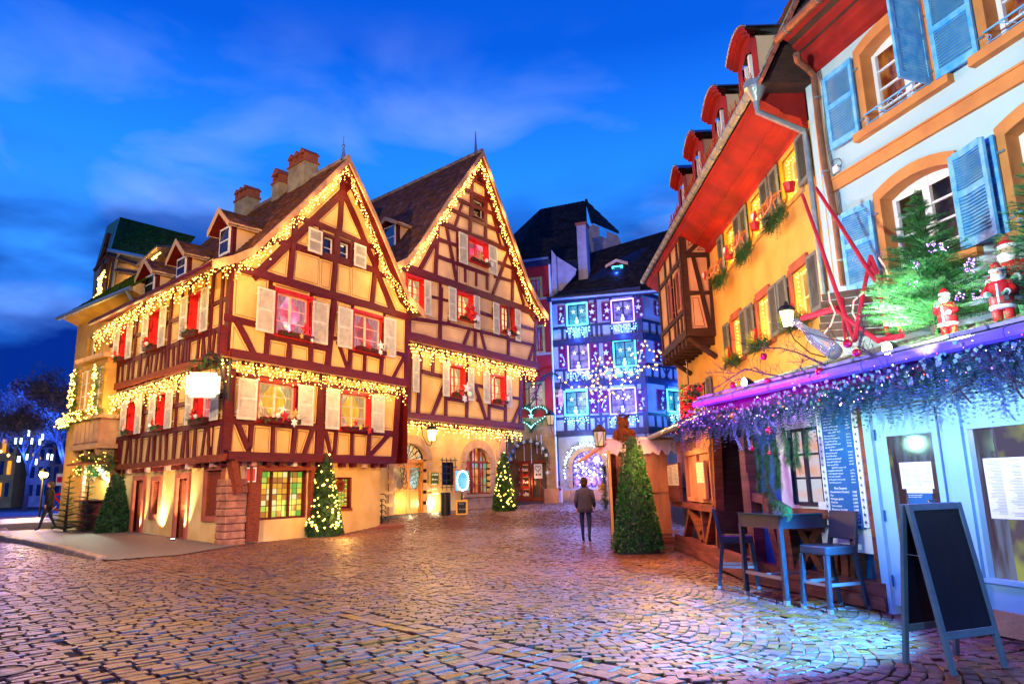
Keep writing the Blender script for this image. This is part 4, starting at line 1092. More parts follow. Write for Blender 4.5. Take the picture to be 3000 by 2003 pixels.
def arch_ring(root, pl, pts, w, mt, d0, d1, nstone=1, name='voussoir', only=None):
  """separate dressed stones round an arch"""
  c = (sum(p[0] for p in pts) / len(pts), sum(p[1] for p in pts) / len(pts)); n = len(pts)
  cx = (pts[0][0] + pts[-1][0]) / 2; zc = min(p[1] for p in pts[1:-1])
  def outp(i):
    p = pts[i]; dx, dz = p[0] - cx, max(0, p[1] - zc); l = math.hypot(dx, dz) or 1
    return (p[0] + dx / l * w, p[1] + dz / l * w)
  for i in range(n - 1):
    segs = [(0, 1)] if i not in (0, n - 2) else [(k / 5, (k + 1) / 5) for k in range(5)]
    for f0, f1 in segs:
      lerp = lambda a, b_, t: (a[0] + (b_[0] - a[0]) * t, a[1] + (b_[1] - a[1]) * t)
      g0 = f0 + .012 * len(segs) * .5; g1 = f1 - .012 * len(segs) * .5
      q = [lerp(pts[i], pts[i + 1], g0), lerp(pts[i], pts[i + 1], g1), lerp(outp(i), outp(i + 1), g1), lerp(outp(i), outp(i + 1), g0)]
      b = MB(); b.prism([pl.P(u, z, d0) for u, z in q], pl.n * (d1 - d0 + U(0, .012))); mk(name, b, mt, root)
arch_ring(h2, P0, AD, .34, m_ysand, -.2, .04); arch_ring(h2, P0, AW, .40, m_ysand, -.2, .04)
def arch_fill(root, pl, pts, mt, d, name):
  b = MB(); v = [pl.P(u, z, d) for u, z in pts]; b.add(v, tessellate_polygon([v])); return mk(name, b, mt, root)
# oak double door
dz = P0.uz('I', 400, 580)[1]; um = (dr_[0] + dr_[1]) / 2
fan = arch_fill(h2, P0, [p for p in AD if p[1] >= dz - .35], glow('fanlight_glow', (1.0, .45, .10), 1.0, (1.0, .8, .5), 1.6), -.30, 'fanlight')
b = MB()
for i in range(9):
  a = math.pi * (i + .5) / 9; c0 = P0.P(um, dz, -.24); b.tube([c0, c0 + P0.u * (-math.cos(a) * 1.0) + Vector((0, 0, math.sin(a) * 1.0))], .018, 5)
  c1 = c0 + P0.u * (-math.cos(a) * .8) + Vector((0, 0, math.sin(a) * .55)); b.tube([c1 + P0.u * (.15 * math.cos(t)) + Vector((0, 0, .15 * math.sin(t))) for t in [k * .7 for k in range(9)]], .014, 4)
mk('iron_scrolls', b, m_dark, fan)
for sg, nm in ((-1, ''), (1, '')):
  b = MB(); u0, u1 = (dr_[0] + .06, um - .01) if sg < 0 else (um + .01, dr_[1] - .06)
  gl = arch_pts(P0, u0 + .18, u1 - .12, 0, 0)
  zt_ = dz - .08; zg0, zg1 = 1.75, dz - .3
  ell = [(u0 + .2, zg1), (u1 - .15, zg1)] + [((u0 + u1) / 2 + .02 + (u1 - u0 - .35) / 2 * math.cos(a), zg0 + .1 - .45 * math.sin(a)) for a in [math.pi * k / 8 for k in range(9)]]
  polys = [[P0.P(u, z, -.24) for u, z in [(u0, .44), (u1, .44), (u1, zt_), (u0, zt_)]], [P0.P(u, z, -.24) for u, z in ell]]
  b.add([v for p in polys for v in p], tessellate_polygon(polys)); leaf = mk('door_leaf', b, m_door, h2)
  q = MB(); v = [P0.P(u, z, -.27) for u, z in ell]; q.add(v, tessellate_polygon([v])); mk('glass', q, glow('door_glass%d' % (sg + 1), (.35, .12, .03), .7, (.7, .9, .6) if sg > 0 else (1, .6, .2), 1.5), leaf)
  q = MB(); q.pbox(P0, u0 + .2, u1 - .2, .62, 1.35, -.24, -.21); mk('door_panel', q, m_door, leaf)
  q = MB()
  for k in range(4):
    c = P0.P(u0 + .35 + U(0, .5), 1.6 + k * .22, -.22); q.tube([c + P0.u * ((.04 + .03 * t) * math.cos(t * 1.1 * sg)) + Vector((0, 0, (.04 + .03 * t) * math.sin(t * 1.1))) for t in range(9)], .014, 4)
  mk('iron_scrolls', q, m_dark, leaf)
  q = MB(); c = P0.P(um + sg * .12, 1.45, -.2); q.tube([c, c + P0.n * .06, c + P0.n * .06 + P0.u * (.1 * sg)], .014, 6); mk('handle', q, m_dark, leaf)
b = MB(); b.pbox(P0, dr_[0], dr_[1], dz - .08, dz + .06, -.3, -.16); b.pbox(P0, dr_[0], dr_[0] + .06, .4, dz, -.3, -.18); b.pbox(P0, dr_[1] - .06, dr_[1], .4, dz, -.3, -.18); mk('door_frame', b, m_door, h2)
# arched shop window, small panes
g_shop = [glow('shop_pane', (.15, .55, .30), .8, (.7, .05, .04), 1.2), glow('shop_pane_warm', (1.0, .45, .10), .9, (.5, .04, .03), 1.5), glow('shop_pane_red', (.7, .03, .02), .7, (.3, .6, .3), 1.3)]
U_ = [aw[0] + (aw[1] - aw[0]) * i / 6 for i in range(7)]
kk = (aw[3] - zs_) / ((aw[1] - aw[0]) / 2)
aww = bpy.data.objects.new('window', None)
fr_ = MB()
def ztop(u): x = (u - (aw[0] + aw[1]) / 2); r_ = (aw[1] - aw[0]) / 2; return zs_ + kk * math.sqrt(max(0, r_ * r_ - x * x))
for i in (2, 4): fr_.pbox(P0, U_[i] - .045, U_[i] + .045, aw[2], ztop(U_[i]), -.24, -.12)
fr_.pbox(P0, aw[0], aw[1], zs_ - .05, zs_ + .06, -.24, -.11); fr_.pbox(P0, aw[0], aw[1], aw[2], aw[2] + .07, -.24, -.10)
for i in (1, 3, 5): fr_.pbox(P0, U_[i] - .014, U_[i] + .014, aw[2], ztop(U_[i]), -.24, -.18)
for t in (.28, .55, .8): z_ = aw[2] + (zs_ - aw[2]) * t; fr_.pbox(P0, aw[0], aw[1], z_ - .014, z_ + .014, -.24, -.175)
awf = mk('arched_window', fr_, m_timberd, h2)
Zr = [aw[2]] + [aw[2] + (zs_ - aw[2]) * t for t in (.28, .55, .8)] + [zs_]
for i in range(6):
  for j in range(4):
    p = MB(); p.pbox(P0, U_[i] + .015, U_[i + 1] - .015, Zr[j] + .015, Zr[j + 1] - .015, -.26, -.235); mk('pane', p, g_shop[(i // 2 + (j > 2)) % 3], awf)
  t0, t1 = ztop(U_[i] + .02), ztop(U_[i + 1] - .02); v = [P0.P(U_[i] + .015, zs_, -.24), P0.P(U_[i + 1] - .015, zs_, -.24), P0.P(U_[i + 1] - .015, t1, -.24), P0.P(U_[i] + .015, t0, -.24)]
  p = MB(); p.add(v, [(0, 1, 2, 3)]); mk('pane', p, g_shop[(i // 2) % 3], awf)
# barred menu window between door and arch
b = MB(); b.pbox(P0, GW[0], GW[1], GW[2], GW[3], -.2, -.18); gw = mk('barred_window', b, g_dark, h2)
q = MB()
for i in range(4): u = GW[0] - .05 + (GW[1] - GW[0] + .1) * i / 3; q.tube([P0.P(u, GW[2] - .25, .06), P0.P(u, GW[3] + .2, .06)], .016, 5)
for j in range(5): z = GW[2] - .1 + (GW[3] - GW[2] + .2) * j / 4; q.tube([P0.P(GW[0] - .2, z, .08), P0.P(GW[1] + .2, z, .08)], .014, 5)
mk('iron_bars', q, m_dark, gw)
# sandstone quoins at the right corner
for j in range(9):
  b = MB(); z = .3 + j * .42; b.pbox(P0, rg - (.5 if j % 2 else .75), rg + .02, z, z + .405, -.1, .05); mk('quoin', b, m_ysand, h2)
for i in range(5):
  b = MB(); u = aw[0] - .3 + i * .62; b.pbox(P0, u, u + .6, .3, aw[2] - .14, -.1, .045 + .004 * (i % 3)); mk('sill_stone', b, m_ysand, h2)
b = MB(); b.pbox(P0, aw[0] - .3, aw[1] + .3, aw[2] - .13, aw[2], -.2, .12); mk('sill', b, m_ysand, h2)
# roof
V9 = P0.off(1.35)
def v9(z_, x, y): u, z = V9.uz(z_, x, y); return V9.P(u, z)
LV2 = [v9('F', 330, 1175), v9('F', 440, 1125), v9('F', 570, 960), v9('F', 830, 560), v9('F', 1138, 140)]
RV2 = [v9('F', 1138, 140), v9('F', 1270, 520), v9('F', 1560, 1340), v9('G', 1690, 170), v9('G', 1755, 262)]
RL2 = 15.0
tile_rows(h2, [(LV2[i], LV2[i] + UBv * RL2, LV2[i + 1] + UBv * RL2, LV2[i + 1]) for i in range(4)], m_tile, .24, .2)
tile_rows(h2, [(RV2[i + 1] + UBv * RL2, RV2[i + 1], RV2[i], RV2[i] + UBv * RL2) for i in range(4)], m_tile, .24, .2)
deck = MB()
for P_ in (LV2, RV2):
  for i in range(4): deck.prism([p - up1 * .4 for p in (P_[i], P_[i] + UBv * RL2, P_[i + 1] + UBv * RL2, P_[i + 1])], (0, 0, -.12))
mk('roof_deck', deck, m_timber, h2)
vb = MB()
for P_ in (LV2, RV2):
  for i in range(4):
    a, c = P_[i], P_[i + 1]; dn = Vector((0, 0, .26)); vb.box8([a + P0.n * .03 - dn, c + P0.n * .03 - dn, c + P0.n * .09 - dn, a + P0.n * .09 - dn, a + P0.n * .03 + up1, c + P0.n * .03 + up1, c + P0.n * .09 + up1, a + P0.n * .09 + up1])
mk('verge_board', vb, bpy.data.materials['verge_board'], h2)
ridge(h2, LV2[4] + up1, LV2[4] + UBv * RL2 + up1, m_ridge, .12, .45)
b = MB(); b.lathe(LV2[4] - P0.n * .4, [(.10, 0), (.05, .5), (.02, 1.2)], 8); mk('finial', b, m_zinc, h2)
DQ = Plane(LV2[1].x, LV2[1].y, -48, -1.2)
dq = DQ.rect('F', 232, 870, 350, 1040)
dormer(h2, DQ, (dq[0] - .1, dq[1] + .1, dq[2], dq[3] + .2), m_tile, peak=.2)
core = MB(); core.prism([Vector((p.x, p.y, 0)) for p in (P0.P(-1, 0, -.4), P0.P(rg - .1, 0, -.4), P0.P(rg - .1, 0, -.4) + UBv * 12, P0.P(-1, 0, -.4) + UBv * 12)], (0, 0, 10.4)); mk('core_wall', core, m_timberd, h2)
sw_ = MB(); sw_.add([P2.P(rr2, zb, 0), P2.P(rr2, zc_, 0), P2.P(rr2, zc_, 0) + UBv * 12, P2.P(rr2, zb, 0) + UBv * 12], [(0, 1, 2, 3)])
sw_.add([P1.P(rr1, za, 0), P1.P(rr1, zb, 0), P1.P(rr1, zb, 0) + UBv * 12, P1.P(rr1, za, 0) + UBv * 12], [(0, 1, 2, 3)])
sw_.add([P2.P(-1.2, za, 0), P2.P(-1.2, zc_, 0), P2.P(-1.2, zc_, 0) + UBv * 12, P2.P(-1.2, za, 0) + UBv * 12], [(0, 1, 2, 3)]); mk('side_wall', sw_, m_plasterp, h2)
for pl, r, lb, dc in [(P2, WM, 'fir window box with gold star in the gable of the rear house', [('gold_star', .35, .1, .3), ('bauble', .65, 0, .1), ('snowflake', .95, -.1, .17)]),
                      (P2, WH2[1], 'fir window box with big red bow, second floor of rear house', [('bow', .5, .2, .4), ('bauble', .75, -.05, .1), ('snowflake', .95, .0, .2)]),
                      (P2, WH2[2], 'fir window box with red ribbon at right end of second floor, rear house', [('snowflake', .2, -.2, .2), ('bow', .6, .1, .2), ('bauble', .85, -.05, .1)]),
                      (P1, WH1[0], 'fir window box with large pale star, first floor of rear house', [('white_star', .8, .2, .33), ('bow', .4, .0, .18), ('bauble', .95, -.05, .12), ('snowflake', .55, -.3, .22)]),
                      (P1, WH1[1], 'fir window box with crimson star nearest the right corner of rear house', [('red_star', .5, -.1, .25), ('bauble', .8, .05, .12), ('bow', .7, .1, .15)])]:
  window_box(pl, r[0], r[1], r[2] + .03, lb, dc, scale=1.6)
  lamp('POINT', pl.P((r[0] + r[1]) / 2, r[2] + .2, .05), 14, (1, .05, .03), .05, name='window_light')
lamp('POINT', P2.P((WH2[0][0] + WH2[0][1]) / 2, WH2[0][2] + .2, .05), 14, (1, .05, .03), .05, name='window_light')
icicles('light_curtain', 'icicle lights along both slopes of the taller rear gable', path(P0, 'F', [(345, 1172), (450, 1110), (600, 930), (720, 775), (900, 500), (1050, 275), (1118, 190), (1190, 370), (1300, 715), (1440, 1080), (1560, 1400), ('G', 1640, 150), ('G', 1735, 245)], 1.2), ln=(.15, .7), step=.13, bulb=.030, group=gr_, out=P0.n * .3, power=22, every=2.0, dens=.13)
icicles('light_curtain', 'icicle lights between first and second floor of the rear house', path(P0, 'G', [(340, 515), (1640, 800)], .85), ln=(.2, .8), step=.13, bulb=.030, group=gr_, out=P0.n * .3, power=14, dens=.13)
icicles('light_curtain', 'icicle lights over the arched shop front of the rear house', path(P0, 'G', [(200, 1292), (1500, 1432)], .45), ln=(.15, .55), step=.13, bulb=.030, group=gr_, out=P0.n * .5, power=14, dens=.13)
# ------------------------------------------------------------------ house hung with blue lights, end of the street
BL = Plane(7.54, 39.67, -70.5); BR = Plane(7.54, 39.67, 48)
m_navy = mat('navy_timber', (.02, .025, .05), (.01, .012, .03), 5, .5, .3, 30)
m_ivory = mat('ivory_plaster', (.36, .38, .40), (.28, .30, .33), 1.5, .85, .3, 12)
m_purple = mat('plum_shutter', (.20, .008, .06), (.14, .006, .045), 5, .5)
g_led_c = glow('cyan_strip', (.06, .60, 1.0), 5); g_led_v = glow('violet_strip', (.35, .22, 1.0), 5)
g_pc = [glow('cyan_pane', (.02, .25, .60), .8, (.10, .60, .75), 3)]; g_pv = [glow('violet_pane', (.08, .05, .50), .8, (.40, .35, .90), 3)]
h3 = thing('timbered_house', 'timber framed house at street end with blue and violet lit windows', 'house', BL.P(0, .5), None)
FL = [(7.16, 9.72), (4.30, 7.16)]; ZT0, ZT1 = 9.72, 12.35
UL = 5.35
wins3 = [(BL, 'J', (572, 1082, 755, 1247), 'c'), (BL, 'J', (980, 1045, 1183, 1220), 'v'), (BL, 'K', (583, 32, 770, 247), 'v'), (BL, 'K', (1000, 5, 1200, 215), 'c'),
         (BL, 'K', (552, 465, 757, 660), 'c'), (BL, 'K', (965, 445, 1202, 650), 'v'), (BR, 'K', (1480, 447, 1655, 650), 'c')]
sh3 = [(BL, 'J', (485, 1095, 555, 1252)), (BL, 'J', (762, 1070, 846, 1237)), (BL, 'J', (885, 1060, 970, 1222)), (BL, 'J', (1192, 1025, 1276, 1192)), (BR, 'J', (1352, 1040, 1420, 1187)),
       (BL, 'K', (492, 35, 575, 245)), (BL, 'K', (782, 20, 866, 230)), (BL, 'K', (900, 10, 988, 225)), (BL, 'K', (1213, 5, 1298, 205)), (BR, 'K', (1357, 0, 1437, 200)),
       (BL, 'K', (462, 475, 542, 672)), (BL, 'K', (770, 455, 862, 662)), (BL, 'K', (864, 455, 957, 655)), (BL, 'K', (1212, 440, 1306, 642)), (BR, 'K', (1380, 440, 1472, 642))]
for (a, b_) in ((ZT0, ZT1),) + tuple(FL):
  for pl, u1 in ((BL, UL), (BR, 4.0)):
    ws = [pl.rect(z_, *q) for p_, z_, q, k in wins3 if p_ is pl]; ws = [w for w in ws if a - .3 < (w[2] + w[3]) / 2 < b_]
    ws = [(max(.1, w[0]), min(u1 - .1, w[1]), max(a + .1, w[2]), min(b_ - .1, w[3])) for w in ws]
    poly = [(0, a), (u1, a), (u1, b_), (0, b_)]
    wall_face(h3, pl, poly, ws, m_navy)
    bs = [((0, a + .95), (u1, a + .95), .14)]
    xs = [i * u1 / (9 if pl is BL else 6) for i in range(1, 9 if pl is BL else 6)]
    for i, x in enumerate(xs): bs.append(((x, a), (x, a + .95), .13))
    for w in ws: bs += [((w[0] - .08, a), (w[0] - .08, b_), .12), ((w[1] + .08, a), (w[1] + .08, b_), .12)]
    bs.append(((u1 * .5, a), (u1 * .5, b_), .15))
    cells = [poly if area(poly) > 0 else poly[::-1]]
    for x in bs: cells = split_cells(cells, *x)
    for w in ws: cells = cut_rect(cells, w, .05)
    for c in cells: panel(h3, pl, c, m_ivory, m_line, line=False)
    for x in bs:
      if x[0][1] != x[1][1] and x[1][1] == b_ and any(w[0] < x[0][0] < w[1] for w in ws): continue
      if x[0][1] == x[1][1]:
        pass
      timber(h3, pl, *x, m_navy, wob=.008)
    if a < 9:    # saltire braces under the windows
      for w in ws + [(u1 * .42, u1 * .58, 0, 0)]:
        uc = (w[0] + w[1]) / 2
        for s_g in (-1, 1): timber(h3, pl, (uc - .32 * s_g, a + .05), (uc + .32 * s_g, a + .85), .09, m_navy, name='saltire_brace', wob=.03)
  for pl, u1 in ((BL, UL), (BR, 4.0)):
    timber(h3, pl, (-.05, a + .05), (u1 + .05, a + .05), .32, m_navy, 0, .20); timber(h3, pl, (-.05, b_ - .08), (u1 + .05, b_ - .08), .2, m_navy, 0, .14)
  timber(h3, BL, (.1, a), (.1, b_), .3, m_navy, 0, .12)
timber(h3, BL, (-.1, ZT1 + .1), (UL + .2, ZT1 + .1), .3, m_navy, 0, .35, 'cornice')
snow = MB()
for n_, (pl, z_, q, k) in enumerate(wins3):
  r = pl.rect(z_, *q)
  w = window(h3, pl, r, g_pc if k == 'c' else g_pv, m_navy, m_navy, .15, 2, 3)
  s = MB(); t = .07
  for c in ((r[0] - t, r[1] + t, r[3], r[3] + t), (r[0] - t, r[1] + t, r[2] - t, r[2]), (r[0] - t, r[0], r[2], r[3]), (r[1], r[1] + t, r[2], r[3])): s.pbox(pl, *c, .03, .10)
  mk('light_strip', s, g_led_c if k == 'c' else g_led_v, w)
  for f in (.28, .72):
    q_ = MB(); q_.star(pl.P(r[0] + (r[1] - r[0]) * f, r[2] + (r[3] - r[2]) * .66, -.06), .17, pl.u, Vector((0, 0, 1)), .02); mk('star', q_, glow('lit_star%d%d' % (n_, int(f * 10)), (.55, .8, 1.0) if k == 'c' else (.8, .7, 1.0), 1.6), w)
  q_ = MB(); q_.ball(pl.P((r[0] + r[1]) / 2, r[2] + .14, .14), .13, 8, 0, 1.2); q_.ball(pl.P((r[0] + r[1]) / 2, r[2] + .36, .14), .08, 8); mk('snow_figure', q_, m_white, w, True)
  col = (.04, .50, 1.0) if k == 'c' else (.08, .08, 1.0)
  lamp('POINT', pl.P((r[0] + r[1]) / 2, r[2] + .1, .5), 60, col, .2, name='strip_light')
  lamp('POINT', pl.P((r[0] + r[1]) / 2, r[3] + .3, .35), 45, (.02, .08, 1.0), .2, name='strip_light')
  a_, b2 = pl.P(r[0] - .1, r[2] - .12, .22), pl.P(r[1] + .1, r[2] - .12, .22)
  icicles('light_fringe', 'cyan light fringe under the %s blue lit window' % ('left top', 'right top', 'left middle', 'right middle', 'left bottom', 'right bottom', 'corner bottom')[n_], [a_, b2], m_cbulb, ln=(.15, .6), step=.14, bulb=.034, lights=False, group='cyan light fringes on the blue lit house', dens=.13)
lamp('SPOT', BL.P(2.0, 4.5, 7.0), 5200, (.015, .12, 1.0), .4, BL.P(2.6, 8.6, 0), 80, .7, 'added_blue_wash'); lamp('SPOT', BR.P(.5, 4.5, 6.0), 1500, (.02, .15, 1.0), .4, BR.P(1.6, 8.5, 0), 80, .7, 'added_blue_wash')  # added spots without fixtures, deepen the blue on the facade
random.seed(21)
def motif(b, pl, r, d):
  u0, u1, z0, z1 = r; um = (u0 + u1) / 2; X, Y = pl.u, Vector((0, 0, 1)); h = z1 - z0
  k = R()
  b.star(pl.P(um + U(-.1, .1), z0 + h * .55, d), .20 if k > .4 else .12, X, Y, .015, rot=U(-.2, .2))
  b.star(pl.P(um + U(-.12, .12), z0 + h * .86, d), .11, X, Y, .012, k=6, inner=.5)
  b.star(pl.P(um + U(-.12, .12), z0 + h * .14, d), .12, X, Y, .012, k=6, inner=.5)
  s = 1 if R() > .5 else -1
  c = [pl.P(um + s * .12, z0 + h * .22, d), pl.P(um + s * .05, z0 + h * .42, d), pl.P(um + s * .01, z0 + h * .48, d), pl.P(um - s * .06, z0 + h * .46, d)]
  if k < .4: b.tube(c, .025, 4)
  b.lathe(pl.P(um - s * .12, z0 + h * .3, d), [(.05, -.01), (.05, .01)], 8, 0, (X, Y, pl.n))
for pl, z_, q in sh3:
  r = pl.rect(z_, *q); s = shutter(h3, pl, r, m_purple, .10, 18, mid=False); b = MB(); motif(b, pl, r, .155); mk('white_motifs', b, m_white, s, kind='stuff')
# ground floor with the arched display window
gU = UL
aw3 = BL.rect('K', 600, 1010, 915, 1338); zs3 = BL.uz('K', 750, 1150)[1]; A3 = arch_pts(BL, aw3[0], aw3[1], aw3[2], zs3, k=(aw3[3] - zs3) / ((aw3[1] - aw3[0]) / 2))
arch_wall(h3, BL, [(0, .3), (gU, .3), (gU, 4.2), (0, 4.2)], [A3], m_ivory, d=-.25)
b = MB(); b.add([BR.P(0, .3, -.25), BR.P(4, .3, -.25), BR.P(4, 4.2, -.25), BR.P(0, 4.2, -.25)], [(0, 1, 2, 3)]); mk('ground_wall', b, m_ivory, h3)
b = MB(); b.add([BL.P(0, 4.22, -.3), BL.P(gU, 4.22, -.3), BL.P(gU, 4.22, .2), BL.P(0, 4.22, .2)], [(0, 1, 2, 3)]); mk('jetty_soffit', b, m_navy, h3)
disp = arch_fill(h3, BL, A3, glow('display_glow', (.10, .05, .80), .9, (.80, .65, 1.0), 6, thr=(.45, .62)), -.5, 'display_window')
b = MB()
for i in range(60):
  b.octa(BL.P(U(aw3[0] + .1, aw3[1] - .1), U(aw3[2] + .1, aw3[3] - .4), -.40), U(.02, .05))
mk('display_bulbs', b, m_wbulb, disp, kind='stuff')
for i in range(5):
  b = MB(); c = BL.P(aw3[0] + .3 + i * (aw3[1] - aw3[0] - .5) / 4, aw3[2] + .25, -.38); b.ball(c, .17, 8, 0, 1.2); b.ball(c + Vector((0, 0, .26)), .11, 8); b.octa(c + Vector((-.08, 0, .37)), .05); b.octa(c + Vector((.08, 0, .37)), .05); mk('toy_bear', b, mat('toy%d' % i, (.5, .3, .5), (.3, .2, .6), 4), disp, True)
lamp('POINT', BL.P((aw3[0] + aw3[1]) / 2, 1.8, .6), 60, (.35, .25, 1.0), .3, name='display_light')
arch_ring(h3, BL, A3, .22, m_ysand, -.3, -.18)
for i in range(8):
  b = MB(); u = .1 + i * .66; b.pbox(BL, u, u + .64, .4, 1.12, -.3, -.14 + .004 * (i % 3)); mk('plinth_stone', b, m_ysand, h3)
# garland of white lights round the display arch
gl = thing('lit_garland', 'white lit fir garland round the violet display window', 'garland', BL.P(aw3[1], 1.8, -.1))
b = MB(); g = MB()
ga = [(u, z) for u, z in arch_pts(BL, aw3[0] - .35, aw3[1] + .35, 1.6, zs3, 20, k=1.0)]
for i in range(len(ga) - 1):
  for k in range(9):
    t = k / 9; u = ga[i][0] * (1 - t) + ga[i + 1][0] * t + U(-.08, .08); z = ga[i][1] * (1 - t) + ga[i + 1][1] * t + U(-.1, .1)
    c = BL.P(u, z, .0 + U(-.05, .1)); b.octa(c, U(.025, .045)) if k % 2 else None; sprig(g, c, (U(-1, 1), U(-1, .2), U(-1, 1)), .25, .07, 5)
mk('fir_sprigs', g, m_pine, gl, kind='stuff'); mk('bulbs', b, m_wbulb, gl, kind='stuff')
lamp('POINT', BL.P((aw3[0] + aw3[1]) / 2, aw3[3] + .6, .5), 30, (.6, .8, 1.0), .3, name='garland_light')
# roof, dormer, chimney and the dark roofs behind
def at(pl, z_, x, y, d): u, z = pl.uz(z_, x, y, d); return pl.P(u, z, d)
rq = [at(BL, 'J', 425, 1025, .4), at(BL, 'J', 1500, 935, .4), at(BL, 'J', 1560, 370, -4.5), at(BL, 'J', 745, 610, -4.5)]
tile_rows(h3, [tuple(rq)], m_tiledk, .24, .2)
b = MB(); b.prism([p - Vector((0, 0, .04)) for p in rq], (0, 0, -.15)); mk('roof_deck', b, m_navy, h3)
b = MB(); b.tube([rq[0], rq[1]], .09, 8); mk('gutter', b, m_zinc, h3)
b = MB()
for i in range(22):
  p = rq[0] * (1 - i / 40) + rq[1] * (i / 40) + Vector((0, 0, .05)); b.tube([p, p + Vector((0, 0, .4))], .012, 4)
for h_ in (.2, .42): b.tube([rq[0] + Vector((0, 0, h_)), rq[0] * .46 + rq[1] * .54 + Vector((0, 0, h_))], .014, 4)
mk('snow_guard', b, m_dark, h3)
dl = BL.off(-1.9); dr3 = dl.rect('J', 985, 735, 1090, 860)
dd = dormer(h3, dl, (dr3[0] - .15, dr3[1] + .15, dr3[2] - .1, dr3[3] + .25), m_tiledk, 1.5, .1, m_navy, m_navy)
b = MB(); t = .05
for c in ((dr3[0], dr3[1], dr3[3], dr3[3] + t), (dr3[0], dr3[0] + t, dr3[2], dr3[3]), (dr3[1] - t, dr3[1], dr3[2], dr3[3]), (dr3[0], dr3[1], dr3[2] - t, dr3[2])): b.pbox(dl, *c, .06, .12)
um_ = (dr3[0] + dr3[1]) / 2
for a, c in (((dr3[0] + .12, dr3[3] - .1), (um_, dr3[2] + .1)), ((um_, dr3[2] + .1), (dr3[1] - .12, dr3[3] - .1))): b.tube([dl.P(*a, .1), dl.P(*c, .1)], .035, 4)
mk('light_strip', b, glow('cyan_strip_bright', (.05, .75, 1.0), 5), dd)
lamp('POINT', dl.P(um_, (dr3[2] + dr3[3]) / 2, .5), 45, (.03, .12, 1.0), .1, name='strip_light')
m_rend = mat('grey_render', (.42, .38, .38), (.30, .27, .28), 2, .9, .5, 10)
ck = BL.off(-1.3); c_ = ck.rect('J', 655, 350, 762, 840); b = MB(); b.pbox(ck, c_[0], c_[1], c_[2], c_[3], -.8, 0); ch_ = mk('chimney', b, m_rend, h3)
b = MB(); b.pbox(ck, c_[0] - .06, c_[1] + .06, c_[3], c_[3] + .18, -.86, .06); mk('chimney_cap', b, m_sand, ch_)
b = MB(); q = [at(BL, 'J', x, y, -.1) for x, y in ((430, 1000), (425, 570), (465, 625), (480, 990))]; b.prism(q, BL.n * -.3)
q = [at(BL, 'J', x, y, -.4) for x, y in ((470, 1000), (465, 625), (655, 745), (640, 800))]; b.prism(q, BL.n * -.1); mk('fire_wall', b, m_rend, h3)
big = thing('steep_roofed_house', 'tall dark roofed house behind the blue lit one with grey gable end wall', 'house', BL.P(4, 6, -9))
T1, T2 = at(BL, 'J', 330, 195, -11), at(BL, 'J', 745, 115, -11)
E0, E1, E2 = at(BL, 'J', -60, 560, -11), at(BL, 'J', 60, 690, -5), at(BL, 'J', 760, 640, -5)
tile_rows(big, [(E1, E2, T2, T1), (E0, E1, T1, T1 - Vector((.01, 0, 0)))], m_tiledk, .4, .3)
G1, G2 = at(BL, 'J', 1070, 520, -8), at(BL, 'J', 800, 300, -8)
b = MB(); q = [at(BL, 'J', x, y, -7.5) for x, y in ((760, 620), (535, 600), (650, 450), (805, 335), (868, 362), (868, 440), (930, 466), (932, 398), (1035, 440), (1068, 512), (1060, 640))]
b.add(q, tessellate_polygon([q])); mk('gable_wall', b, m_rend, big)
tile_rows(big, [(at(BL, 'J', 1042, 425, -7.4), at(BL, 'J', 1042, 400, -12), T2, at(BL, 'J', 790, 320, -7.4))], m_tiledk, .4, .3)
b = MB(); b.prism([at(BL, 'J', x, y, -7.8) for x, y in ((430, 640), (1060, 560), (1060, 1000), (430, 1000))], BL.n * -4); mk('body_wall', b, m_rend, big)
b = MB()
for q in ((E1, E2, T2, T1), (E0, E1, T1)): b.prism([p - Vector((0, 0, .06)) for p in q], (0, 0, -.2))
mk('roof_deck', b, m_navy, big)
ridge(big, T2, at(BL, 'J', 800, 320, -7.4), m_tiledk, .12, .5)
# ------------------------------------------------------------------ red house over the stone arch
m_redw = mat('red_plaster', (.50, .02, .01), (.38, .015, .01), 1.5, .85, .3, 10)
PA = BL.off(.05)
h4 = thing('stone_arch_house', 'narrow red plastered house over a wide garlanded stone arch', 'house', PA.P(UL, .5))
pa0, pa1 = UL + .02, UL + 6.5
topz = PA.uz('J', 380, 715)[1]
wa = [PA.rect('J', 235, 850, 325, 1000), PA.rect('J', 290, 1285, 350, 1500), PA.rect('K', 210, 400, 350, 605)]
zst = PA.uz('K', 200, 700)[1]
wall_face(h4, PA, [(pa0, zst), (pa1, zst), (pa1, topz), (pa0, topz)], wa, m_redw)
ar = PA.rect('I', 1497, 365, 1975, 1050); zsp = PA.uz('I', 1700, 610)[1]
AP = arch_pts(PA, ar[0], ar[1], .45, zsp, 16, k=(ar[3] - zsp) / ((ar[1] - ar[0]) / 2))
arch_wall(h4, PA, [(pa0, .3), (pa1, .3), (pa1, zst), (pa0, zst)], [AP], m_ysand)
arch_ring(h4, PA, AP, .42, m_ysand, -.3, .05)
for j in range(8):
  for i in range(9):
    z = .5 + j * .62; u = pa0 + i * .75 + (j % 2) * .35
    if z + .6 > zst or u + .7 > pa1: continue
    uc, zc0 = u + .36, z + .3; cx = (ar[0] + ar[1]) / 2; rr = (ar[1] - ar[0]) / 2 + .5
    if abs(uc - cx) < rr + .3 and zc0 < zsp + rr and (zc0 < zsp or math.hypot(uc - cx, zc0 - zsp) < rr + .25): continue
    b = MB(); b.pbox(PA, u, u + .73, z, z + .60, -.1, .03 + U(0, .015)); mk('ashlar_stone', b, m_ysand, h4)
